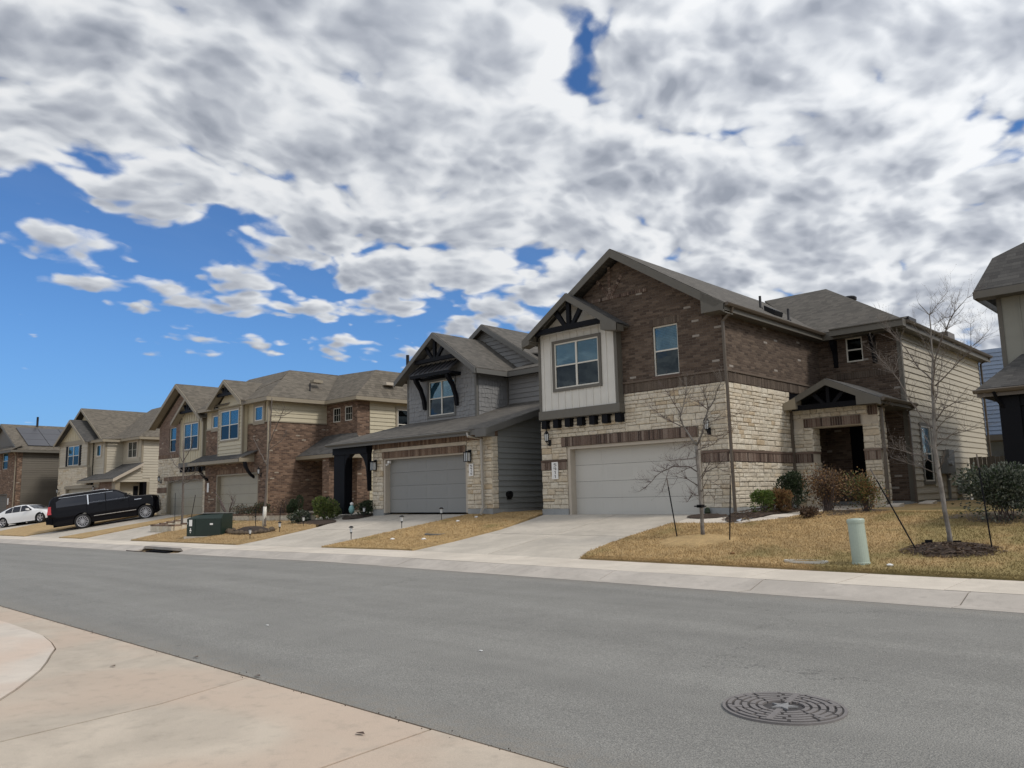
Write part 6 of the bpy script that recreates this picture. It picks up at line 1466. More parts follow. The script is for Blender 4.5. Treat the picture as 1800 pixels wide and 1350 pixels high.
# ============================================================ TREES (measured limbs: x, y, z, radius from the foot)
T1= [[(-.01,0,.02,.054),(-.01,0,.55,.05),(-.02,0,.9,.049),(-.03,0,1.41,.047),(-.05,0,1.84,.044),(-.04,0,2.21,.04)],[(-.04,0,2.21,.033),(-.25,-.05,2.55,.026),(-.34,-.1,2.74,.022),(-.36,-.16,2.92,.02),(-.22,-.21,3.2,.015),(-.08,-.26,3.65,.007)],[(-.4,0,2.69,.015),(-.66,.01,2.82,.013),(-.93,.03,2.96,.009),(-1.3,.04,3.24,.006)],[(-.43,0,3.01,.011),(-.68,-.07,3.48,.008),(-.97,-.13,3.93,.004)],[(-.04,0,2.21,.029),(.12,.02,2.52,.025),(.22,.04,2.85,.022),(.27,.06,3.04,.02),(.45,.08,3.27,.015),(.65,.1,3.69,.007)],[(.31,0,3.06,.015),(.02,.06,3.27,.009),(-.25,.13,3.4,.006)],[(.33,0,3.09,.011),(.35,-.22,3.44,.007),(.35,-.43,3.64,.005)],[(-.05,0,1.93,.015),(-.18,-.24,1.9,.009),(-.51,-.49,1.86,.005)],[(-.07,0,1.59,.018),(-.33,.07,1.73,.015),(-.8,.13,1.75,.013),(-1.21,.2,1.63,.01),(-1.73,.27,1.27,.008),(-2.01,.34,1.15,.004)],[(-.83,0,1.73,.007),(-.88,-.12,1.43,.006),(-.92,-.24,1.16,.004)],[(-.07,0,1.26,.015),(-.3,-.09,1.43,.011),(-.5,-.18,1.48,.007),(-.56,-.27,1.31,.005)],[(-.03,0,1.01,.013),(-.38,.25,1.07,.009),(-.69,.5,.87,.006)],[(.04,0,1.42,.014),(.16,-.01,1.58,.013),(.45,-.02,1.68,.009),(.84,-.03,1.54,.005)],[(.04,0,1.48,.011),(.15,.17,1.76,.009),(.54,.34,1.78,.005)],[(.02,0,1.12,.011),(.19,-.01,1.4,.007),(.54,-.02,1.21,.005)],[(.03,0,.98,.011),(.16,.07,1.12,.007),(.27,.14,.93,.005)],[(-.03,0,2.11,.011),(.49,-.17,2.21,.007),(.99,-.35,2.43,.005)],[(.13,0,2.52,.009),(.45,.07,2.4,.007),(.69,.13,2.47,.004)],[(-.04,0,2.28,.011),(-.5,.18,2.24,.007),(-.88,.37,2.15,.004)],[(.23,0,2.73,.011),(.5,.01,2.79,.007),(1.28,.02,2.92,.004)],[(-.04,0,1.77,.009),(-.41,.12,1.68,.007),(-.75,.24,1.58,.004)]]
T2= [[(.02,0,.06,.051),(.01,0,.48,.047),(-.02,0,.95,.048),(-.05,0,1.39,.044),(-.08,0,1.95,.04),(-.04,0,2.39,.04),(-.02,0,2.75,.036),(-0,0,3.2,.024),(.04,0,3.6,.018),(.06,0,4.14,.014),(.06,0,4.45,.01),(-.11,0,4.71,.006)],[(.06,0,4.45,.008),(.19,.1,4.65,.006),(.36,.21,4.89,.004)],[(-.01,0,2.87,.02),(.07,-.1,3.3,.018),(.2,-.21,3.72,.016),(.4,-.31,4.06,.014),(.6,-.42,4.35,.01),(.85,-.52,4.55,.004)],[(.5,0,4.44,.008),(.48,.15,4.61,.006),(.47,.31,4.76,.004)],[(-.02,0,2.39,.018),(.14,.04,2.62,.014),(.32,.07,2.72,.01),(.6,.11,2.74,.006)],[(.04,0,3.07,.016),(.38,-.06,3.35,.012),(.66,-.12,3.58,.008),(.76,-.18,3.7,.006),(1.07,-.24,3.94,.004)],[(.71,0,3.71,.006),(.79,-.28,3.9,.004),(.87,-.56,4.05,.004)],[(-.01,0,2.71,.014),(.01,.22,3.01,.01),(.09,.44,3.67,.004)],[(-0,0,3.16,.018),(-.08,-.01,3.29,.014),(-.32,-.02,3.65,.012),(-.52,-.02,4.02,.008),(-.76,-.03,4.4,.006)],[(-.05,0,2.23,.016),(-.26,.07,2.45,.014),(-.57,.13,3.07,.013),(-.76,.2,3.43,.011),(-1.07,.26,3.87,.006)],[(-.69,0,3.41,.008),(-.69,.23,3.58,.004),(-.73,.45,3.74,.004)],[(-.05,0,1.91,.012),(.22,.13,2.13,.008),(.66,.26,2.23,.006)],[(-.06,0,1.55,.012),(-.41,.25,1.77,.008),(-1.1,.51,1.98,.006)],[(-.07,0,1.39,.012),(-.31,-.04,1.52,.01),(-.55,-.08,1.61,.008),(-.84,-.13,1.74,.006)],[(-.07,0,1.79,.01),(-.25,.18,2.05,.006),(-.46,.36,2.4,.004)],[(.04,0,3.6,.008),(-.03,-.03,3.78,.006),(-.21,-.07,4.3,.004)],[(.45,0,4.36,.008),(.24,.26,4.4,.006),(-.03,.52,4.35,.004)],[(.32,0,4.12,.008),(.42,.23,4.24,.006),(.48,.45,4.3,.004)],[(-.05,0,1.47,.01),(.13,-.24,1.69,.006),(.25,-.48,1.91,.004)],[(-.04,0,2.19,.01),(.22,-.22,2.4,.006),(.5,-.44,2.52,.004)]]
T3= [[(.04,0,0,.072),(.05,0,.9,.06),(.15,0,2.1,.048),(.28,0,3.54,.036),(.44,0,5.49,.024)],[(.28,0,3.54,.024),(1.24,-.11,4.44,.018),(1.87,-.23,4.97,.012)],[(.37,0,4.76,.024),(1.17,.19,4.7,.018),(1.53,.37,4.87,.012)],[(.18,0,2.58,.024),(-.53,-.03,3.35,.019),(-1.01,-.05,3.87,.012)],[(.24,0,3.3,.018),(1.21,.05,3.61,.012),(1.56,.1,4.06,.012)]]
T4= [[(-0,0,0,.07),(-.02,0,1.0,.056),(-.05,0,2.11,.056),(-.08,0,3.24,.042),(-.22,0,4.24,.029)],[(-.12,0,2.26,.028),(1.53,-.08,2.62,.021),(2.5,-.16,2.45,.013)],[(-.09,0,2.68,.028),(-1.2,0,3.15,.022),(-1.65,.01,3.6,.015)],[(-.05,0,2.11,.028),(1.18,-.05,2.3,.021),(2.02,-.09,2.19,.014)],[(-.08,0,3.24,.021),(.78,-.06,3.75,.014),(1.19,-.12,4.28,.014)],[(-.06,0,3.1,.021),(-.91,.03,3.71,.014),(-1.3,.07,4.17,.015)],[(-.07,0,2.39,.028),(-1.59,.03,2.21,.014),(-2.36,.07,2.17,.015)]]
T5= [[(-3.37,0,.08,.069),(-3.68,0,.5,.056),(-4.06,0,.91,.042),(-4.51,0,1.28,.028),(-4.83,0,1.49,.021)],[(-3.37,0,.08,.055),(-3.38,.08,.63,.042),(-3.28,.16,1.04,.028),(-3.56,.24,1.26,.021)],[(-3.68,0,.5,.042),(-4.1,.05,.63,.028),(-4.48,.11,1.05,.028)],[(-3.27,0,.49,.042),(-3.14,.13,.76,.028),(-3.35,.26,1.04,.021)]]
def tree(name, label, base, limbs, bark, twigm, seed, twigs=9, tl=.45, group=None, lean=0, cat='tree'):
    """first limb is the trunk; each further limb is a branch that grows its own twigs"""
    rs = random.Random(seed); T = Thing(name, label, cat, base, 0, group); B = Vector(base)
    def off(p): return Vector((p[0], p[1], p[2]))+B
    for li, limb in enumerate(limbs):
        pts = [off(p) for p in limb]; rad = [max(.0035, p[3]*.88) for p in limb]
        # subdivide with slight wander
        P_, R_ = [pts[0]], [rad[0]]
        for a, b, ra, rb in zip(pts, pts[1:], rad, rad[1:]):
            k = max(1, int((b-a).length/.18)); s = .012 if li == 0 else .022
            for i in range(1, k+1):
                t = i/k; q = a.lerp(b, t)
                if i < k: q += Vector((rs.uniform(-s, s), rs.uniform(-s, s), rs.uniform(-s, s)))
                P_.append(q); R_.append(ra+(rb-ra)*t)
        if li == 0: R_[0] *= 1.35; P_[0] = P_[0]-Vector((0, 0, .08))
        mb = MB().tube(P_, R_, 7 if li == 0 else 5)
        def twig(p, d, L_, r, depth):
            n = 4; q = [p]; dd = Vector(d)
            for i in range(n):
                dd = (dd+Vector((rs.uniform(-.28, .28), rs.uniform(-.28, .28), rs.uniform(-.12, .26)))).normalized(); q.append(q[-1]+dd*L_/n)
            mb.tube(q, [r*(1-.7*i/n) for i in range(n+1)], 3, cap=False)
            if depth > 0:
                for i in (1, 2, 3):
                    if rs.random() < .8:
                        nd = (dd+Vector((rs.uniform(-1, 1), rs.uniform(-1, 1), rs.uniform(-.4, .9)))).normalized(); twig(q[i], nd, L_*rs.uniform(.4, .65), r*.6, depth-1)
            if rs.random() < .35:
                c = q[-1]; s = .012; mb.add([c+Vector((s, 0, 0)), c+Vector((0, s, s)), c+Vector((-s, 0, .4*s))], [(0, 1, 2)])
        length = sum((b-a).length for a, b in zip(pts, pts[1:]))
        cnt = int(twigs*(.35 if li == 0 else 1)*max(.4, length))
        for k in range(cnt):
            i = rs.randrange(max(1, len(P_)//(3 if li == 0 else 4)), len(P_)); d = (P_[i]-P_[max(0, i-1)]).normalized() if i else Vector((0, 0, 1))
            nd = (d*.6+Vector((rs.uniform(-1, 1), rs.uniform(-1, 1), rs.uniform(-.2, .8)))).normalized()
            twig(P_[i], nd, tl*rs.uniform(.4, 1.1), min(R_[i]*.5, .0048), 1)
        T.add('trunk' if li == 0 else 'branch', mb, bark if li == 0 else (twigm if rad[0] < .022 else bark), smooth=True)
    return T

t1 = tree('young_tree', 'bare young tree on a grassy mound in front of the white garage door', (-9.81, 16.78, .46), T1, M['bark_gray'], M['bark_twig'], 1, 26, .42, 'bare staked street trees')
t2 = tree('young_tree', 'tallest bare tree, pale trunk in a dark mulch circle at the right', (-4.45, 16.42, .42), T2, M['bark_gray'], M['bark_pale'], 2, 24, .45, 'bare staked street trees')
t3 = tree('young_tree', 'slender bare tree with whitish trunk base rising from the dark rock-edged mound', (-30.95, 17.14, .46), T3, M['bark_pale'], M['bark_pale'], 3, 4, .6, 'bare staked street trees')
t4 = tree('young_tree', 'thin bare tree in the small stone planter before the stone house garage', (-38.85, 17.12, .42), T4, M['bark_pale'], M['bark_twig'], 4, 6, .7, 'bare staked street trees')
t3.add('trunk_wrap', MB().tube([(-30.95, 17.14, .5), (-30.93, 17.14, 1.0), (-30.9, 17.14, 1.35)], [.085, .08, .075], 10), M['vinyl'], smooth=True)
t1.add('tree_tie', MB().box(-9.97, -9.66, 16.70, 16.74, 1.22, 1.25).box(-9.90, -9.78, 16.70, 16.86, 1.20, 1.27), M['black_metal'])
tree('leafing_shrub_tree', 'small multi-stemmed shrub with brown clinging leaves by the khaki garage', (-33.5, 18.5, .6), T5, M['bark_twig'], M['bark_twig'], 5, 12, .4, cat='shrub')

# stakes
def stake(base, top, label, tip=True):
    T = Thing('tree_stake', label, 'stake', base, 0, 'metal tree stakes')
    b, t = Vector(base), Vector(top); d = (t-b)
    T.add('stake_post', MB().tube([b-d*.03, b+d*.86], .015, 4), M['trim_black'])
    T.add('stake_tip', MB().tube([b+d*.86, t], .014, 4), M['bark_pale'] if tip else M['trim_black'])
stake((-10.42, 16.62, .44), (-10.72, 16.75, 1.92), 'dark metal stake on the left of the tree by the white garage')
stake((-8.92, 16.38, .41), (-8.80, 16.38, 1.93), 'dark metal stake on the right of the tree by the white garage')
stake((-4.84, 15.92, .35), (-5.72, 16.35, 1.95), 'steeply leaning metal stake left of the mulch circle tree')
stake((-3.71, 16.28, .40), (-3.84, 16.45, 2.15), 'upright green-black stake right of the mulch circle tree')
stake((-31.19, 16.88, .42), (-31.32, 16.95, 1.35), 'thin stake left of the whitish trunk on the rock-edged mound', False)
stake((-29.95, 17.3, .50), (-29.93, 17.3, 1.30), 'thin stake right of the whitish trunk on the rock-edged mound', False)
stake((-40.21, 17.34, .46), (-40.65, 17.5, 2.1), 'thin stake leaning left of the planter sapling', False)
stake((-37.75, 17.0, .45), (-37.45, 17.1, 1.95), 'thin stake right of the planter sapling', False)

# shrubs
def shrub(name, label, c, r, h, mats, n, leaf=.05, lobes=6, seed=0, airy=.35, stems=8, group=None, up=.3):
    rs = random.Random(seed); z0 = G(c[0], c[1]); T = Thing(name, label, 'shrub', (c[0], c[1], z0), 0, group)
    sm = MB()
    lob = []
    for k in range(lobes):
        t = rs.uniform(0, 2*math.pi); q = rs.uniform(.1, .62)*r; lz = rs.uniform(.3, .80)*h
        lob.append((c[0]+q*math.cos(t), c[1]+q*math.sin(t), z0+lz, rs.uniform(.35, .58)*r, rs.uniform(.20, .34)*h))
    lob.append((c[0], c[1], z0+.45*h, .8*r, .44*h))
    for k in range(stems):
        l = rs.choice(lob); x0, y0 = c[0]+rs.uniform(-.15, .15)*r, c[1]+rs.uniform(-.15, .15)*r
        sm.tube([(x0, y0, z0-.03), ((x0+l[0])/2, (y0+l[1])/2, z0+(l[2]-z0)*.5), (l[0]+rs.uniform(-.2, .2)*r, l[1]+rs.uniform(-.2, .2)*r, l[2]+l[4]*.8)], [.014, .010, .004], 4)
    T.add('stems', sm, M['bark_twig'])
    per = n//len(mats)
    for mi, mt in enumerate(mats):
        mb = MB()
        for k in range(per):
            l = rs.choice(lob); u = rs.gauss(0, 1), rs.gauss(0, 1), rs.gauss(0, 1); L_ = math.sqrt(sum(a*a for a in u))+1e-6
            q = rs.uniform(1-airy, 1.06)**.7 if rs.random() > airy*.3 else rs.uniform(.9, 1.25)
            p = Vector((l[0]+u[0]/L_*l[3]*q, l[1]+u[1]/L_*l[3]*q, l[2]+u[2]/L_*l[4]*q))
            if p.z < z0+.02: p.z = z0+rs.uniform(.03, .2)
            d = Vector((u[0]/L_+rs.uniform(-.6, .6), u[1]/L_+rs.uniform(-.6, .6), u[2]/L_+up+rs.uniform(-.4, .5))).normalized()
            s = Vector((rs.uniform(-1, 1), rs.uniform(-1, 1), rs.uniform(-1, 1))).cross(d)
            if s.length < 1e-3: continue
            s.normalize(); a = leaf*rs.uniform(.6, 1.4); w_ = a*.33; nn = s.cross(d)*a*.12
            mb.add([p, p+d*a*.5+s*w_+nn, p+d*a, p+d*a*.5-s*w_+nn], [(0, 1, 2, 3)])
        T.add('foliage', mb, M[mt])
    return T
shrub('boxwood_shrub', 'small bright green shrub at the corner of the cream stone wall', (-10.25, 20.75), .36, .66, ['leaf_green'], 1500, .06, 5, 1, group='shrubs by the stone wall')
shrub('dry_grass_shrub', 'small orange-rust dry shrub between the two green shrubs', (-10.05, 21.35), .36, .78, ['leaf_rust'], 1500, .08, 6, 2, up=1.0, group='shrubs by the stone wall')
shrub('holly_shrub', 'dark green upright shrub beside the portico left column', (-10.35, 22.7), .52, 1.12, ['leaf_dark'], 3000, .06, 6, 3, .2, group='shrubs by the stone wall')
shrub('feathery_shrub', 'wide feathery rust-brown shrub in front of the dark portico opening', (-8.62, 21.3), .72, 1.25, ['leaf_rust', 'leaf_brown'], 3600, .05, 11, 4, .95, 46, group='feathery shrubs before the portico', up=.6)
shrub('feathery_shrub', 'feathery olive-brown shrub in front of the portico right column', (-7.5, 20.9), .52, 1.02, ['leaf_olive', 'leaf_rust'], 2400, .05, 9, 5, .95, 34, group='feathery shrubs before the portico', up=.6)
shrub('low_shrub', 'tiny twiggy low shrub at the bend of the front path', (-8.45, 19.7), .32, .30, ['leaf_brown'], 700, .06, 4, 6, .7, 14)
shrub('evergreen_shrub', 'large gray-green rounded shrub by the right-hand dark porch post', (-4.1, 19.3), .98, 1.22, ['leaf_sage', 'leaf_dark', 'leaf_sage'], 9000, .06, 12, 7, .35, 20)
shrub('round_shrub', 'round olive-green shrub beside the walk to the gray house', (-28.85, 18.75), .60, .98, ['leaf_olive', 'leaf_green'], 3400, .07, 9, 8, .25, 8)
shrub('low_shrub', 'low gray-green spreading shrub left of the round olive shrub', (-29.7, 18.1), .52, .55, ['leaf_sage', 'leaf_dark'], 1500, .07, 6, 9, .5, 8)
shrub('evergreen_shrub', 'dark green rounded shrub in the planter near the whitish trunk', (-32.6, 19.6), .38, .85, ['leaf_dark'], 2200, .07, 5, 10, .25, 6, group='dark shrubs against the brown brick')
shrub('evergreen_shrub', 'dark green shrub under the dark porch opening of the brick house', (-31.0, 20.0), .45, .72, ['leaf_dark'], 2200, .07, 5, 11, .3, 6, group='dark shrubs against the brown brick')
shrub('low_shrub', 'twiggy purplish shrub low in the planter before the khaki door', (-34.6, 19.0), .75, .75, ['leaf_brown', 'leaf_dark'], 1500, .07, 6, 12, .7, 26)
shrub('low_shrub', 'sparse low shrub at the planter end behind the green utility box', (-36.4, 19.2), .85, .6, ['leaf_sage', 'leaf_brown'], 1500, .07, 6, 13, .6, 20)
shrub('low_shrub', 'leafless purplish shrub tangle near the khaki garage corner', (-33.3, 19.3), .55, .95, ['leaf_brown'], 700, .06, 5, 14, .8, 26)
shrub('low_shrub', 'dark green low plant beside the gray garage left pier', (-27.35, 19.7), .55, .62, ['leaf_dark'], 1500, .07, 5, 15, .4, 8)

# pale green telecom pedestal
pd = Thing('utility_pedestal', 'pale green round utility pedestal leaning slightly on the right lawn', 'utility post', (-5.43, 14.68, .2), 0)
pg = plain('pedestal_green', (.36, .425, .36), .5)
pd.add('pedestal_body', MB().lathe((-5.43, 14.68, .16), [(.158, 0), (.158, .1), (.148, .11), (.142, .80)], 26), pg, smooth=False)
pd.add('pedestal_cap', MB().lathe((-5.43, 14.68, .96), [(.152, 0), (.155, .05), (.14, .075), (.05, .085)], 26), pg)
pd.o.rotation_euler = (0, R(-3.0), 0)

# flush lids
def lid(name, label, c, rx, ry, matb, matt, z=.05):
    T = Thing(name, label, 'utility lid', (c[0], c[1], G(*c)), 0); zz = G(*c)+z
    n = 28; ring = MB(); 
    for (q, h) in ((1, -.02), (1, .022), (.86, .022), (.86, -.01)):
        for k in range(n): t = 2*math.pi*k/n; ring.v.append((c[0]+rx*q*math.cos(t), c[1]+ry*q*math.sin(t), zz+h))
    for j in range(3):
        for k in range(n): ring.f.append((j*n+k, j*n+(k+1) % n, (j+1)*n+(k+1) % n, (j+1)*n+k))
    T.add('rim', ring, matb)
    T.add('lid_plate', MB().slab([(c[0]+rx*.86*math.cos(2*math.pi*k/n), c[1]+ry*.86*math.sin(2*math.pi*k/n), zz+.006) for k in range(n)], .02), matt)
lid('meter_box_lid', 'oval concrete-rimmed meter box set in the lawn edge left of the pale green pedestal', (-6.42, 14.62), .42, .20, M['vinyl'], M['soil'])
lid('meter_box_lid', 'round greenish utility lid flush in the grass strip between two driveways', (-18.95, 16.3), .38, .26, M['meter_gray'], plain('lid_green', (.17, .23, .17), .7), .045)
for (x, y, lab) in ((-19.81, 15.32, 'white sprinkler cap near the sidewalk in the middle grass strip'), (-18.48, 15.46, 'white sprinkler cap right of centre in the middle grass strip'), (-20.2, 18.42, 'small white sprinkler cap higher in the middle grass strip'), (-20.1, 19.2, 'white sprinkler cap nearest the gray garage corner')):
    solo('sprinkler_cap', MB().lathe((x, y, G(x, y)+.04), [(.07, 0), (.07, .03), (.03, .05)], 12), M['sign_white'], lab, 'sprinkler', 'white sprinkler caps in the grass strip', org=(x, y, G(x, y)))
# crumpled foil bag, litter, brick bits
rs = random.Random(3); fb = MB(); c = (-9.79, 18.84, G(-9.79, 18.84)+.05)
for k in range(14):
    p = Vector(c)+Vector((rs.uniform(-.22, .22), rs.uniform(-.12, .12), rs.uniform(0, .05))); q = [p+Vector((rs.uniform(-.1, .1), rs.uniform(-.07, .07), rs.uniform(0, .08))) for _ in range(3)]; fb.add(q, [(0, 1, 2)])
solo('foil_bag', fb, M['chrome'], 'crumpled shiny foil bag on the grass below the front path', 'litter', org=c)
for (x, y, s, mt, lab) in ((-8.15, 15.05, .05, 'leaf_rust', 'small reddish leaf clump on the lawn left of the oval meter lid'), (-4.9, 14.55, .05, 'sign_white', 'white scrap in the grass right of the pale green pedestal')):
    solo('litter_scrap', MB().lathe((x, y, G(x, y)+.05), [(s, 0), (s*1.2, s*.5), (s*.4, s*.8)], 6), M[mt], lab, 'litter', org=(x, y, G(x, y)))
# drip anchors on the mulch circle
for (x, y, lab) in ((-4.78, 16.4, 'black plastic anchor left of the tall tree foot'), (-4.28, 16.35, 'black plastic anchor right of the tall tree foot')):
    T = Thing('tree_anchor', lab, 'anchor', (x, y, .45), 20)
    T.add('anchor_plate', MB().box(x-.07, x+.06, y-.04, y+.02, .42, .58), M['trim_black']); T.add('anchor_flap', MB().box(x-.13, x-.06, y-.06, y+.04, .44, .53).box(x+.06, x+.12, y-.05, y+.03, .43, .52), M['trim_black'])
# splash blocks
for (x, y, lab) in ((-8.05, 24.5, 'concrete splash block under the portico downspout'), (-7.75, 26.6, 'concrete splash block under the house corner downspout')):
    z = G(x, y)+.045; solo('splash_block', MB().hexa([(x-.1, y-.35, z), (x+.3, y-.35, z), (x+.25, y+.3, z), (x-.05, y+.3, z)], [(x-.1, y-.35, z+.04), (x+.3, y-.35, z+.04), (x+.25, y+.3, z+.10), (x-.05, y+.3, z+.10)]), M['walk'], lab, 'splash block', org=(x, y, z))

# solar path lights
def path_light(base, label, s=1.0):
    T = Thing('path_light', label, 'garden light', base, 0, 'solar path lights'); x, y, z = base
    T.add('stake', MB().lathe((x, y, z-.03), [(.012, 0), (.012, .16*s)], 6), M['black_metal'])
    T.add('lamp_cup', MB().lathe((x, y, z+.13*s), [(.012, 0), (.035, .03*s), (.04, .05*s)], 8), M['black_metal'])
    T.add('lamp_shade', MB().lathe((x, y, z+.18*s), [(.036, 0), (.055, .13*s)], 8), M['lamp_glass'])
    T.add('cap', MB().lathe((x, y, z+.31*s), [(.085, 0), (.085, .012), (.04, .04*s), (.01, .045*s)], 10), M['black_metal'])
for b, l in (((-22.05, 15.35, .30), 'path light at the lowest corner of the middle grass strip'), ((-21.85, 17.3, .56), 'path light halfway up the left edge of the middle grass strip'), ((-21.6, 18.9, .80), 'path light third up the left edge of the middle grass strip'), ((-21.25, 20.0, .96), 'path light at the right foot of the gray garage door'),
             ((-27.93, 14.9, .13), 'path light at the lower edge of the lawn below the rock-edged mound'), ((-28.05, 16.2, .34), 'path light beside the driveway right of the rock-edged mound'), ((-26.9, 19.35, .9), 'path light next to the mulch island by the gray garage'), ((-28.3, 17.4, .5), 'path light at the tip of the black mulch bed')):
    path_light((b[0], b[1], G(b[0], b[1])+.04), l, 1.15)
gn = Thing('garden_ornament', 'small pale teal garden figurine on the mulch island left of the gray garage', 'ornament', (-28.05, 19.55, .9))
gn.add('figurine_body', MB().lathe((-28.05, 19.55, G(-28.05, 19.55)+.12), [(.03, 0), (.11, .08), (.13, .2), (.09, .32), (.05, .36)], 12), plain('teal', (.22, .42, .42), .5), smooth=True)
gn.add('figurine_head', MB().lathe((-28.05, 19.55, G(-28.05, 19.55)+.47), [(.03, 0), (.07, .04), (.075, .09), (.03, .14)], 12), M['sign_white'], smooth=True)
gn.add('figurine_stem', MB().lathe((-28.05, 19.55, G(-28.05, 19.55)), [(.015, 0), (.015, .14)], 6), M['black_metal'])

# green pad-mounted transformer
tx = Thing('transformer_box', 'dark green pad-mounted electric transformer box with a label in the middle lawn', 'utility box', (-32.1, 15.1, .1), 30)
tg = paint('transformer_green', (.010, .024, .018), .4, .15, 4, 0, .25)
x0, y0, z0 = -32.1, 15.1, G(-32.1, 15.1)
tx.add('concrete_pad', MB().box(x0-.9, x0+.9, y0-.12, y0+.85, z0-.1, z0+.06), M['drive'])
tx.add('cabinet', MB().box(x0-.82, x0+.80, y0-.05, y0+.75, z0+.06, z0+.78).hexa([(x0-.82, y0-.05, z0+.78), (x0+.80, y0-.05, z0+.78), (x0+.80, y0+.75, z0+.78), (x0-.82, y0+.75, z0+.78)], [(x0-.40, y0+.10, z0+.94), (x0+.80, y0+.10, z0+.98), (x0+.80, y0+.75, z0+1.0), (x0-.40, y0+.75, z0+1.0)]), tg)
tx.add('hood_lip', MB().box(x0-.45, x0+.82, y0+.08, y0+.77, z0+.985, z0+1.01), M['meter_gray'])
tx.add('door_panel', MB().box(x0-.80, x0-.42, y0-.065, y0-.05, z0+.1, z0+.76).box(x0-.40, x0+.78, y0-.065, y0-.05, z0+.1, z0+.76), tg)
tx.add('warning_label', MB().box(x0-.70, x0-.56, y0-.072, y0-.066, z0+.48, z0+.74), M['sign_white'])
tx.add('number_decal', MB().box(x0-.65, x0-.61, y0-.072, y0-.066, z0+.30, z0+.40).box(x0-.67, x0-.59, y0-.072, y0-.066, z0+.27, z0+.32).box(x0-.65, x0-.61, y0-.072, y0-.066, z0+.20, z0+.235), M['sign_white'])
tx.add('sticker', MB().box(x0+.28, x0+.42, y0-.072, y0-.066, z0+.52, z0+.59), M['sign_white'])
tx.add('padlock', MB().box(x0-.78, x0-.75, y0-.09, y0-.066, z0+.55, z0+.66), M['steel'])

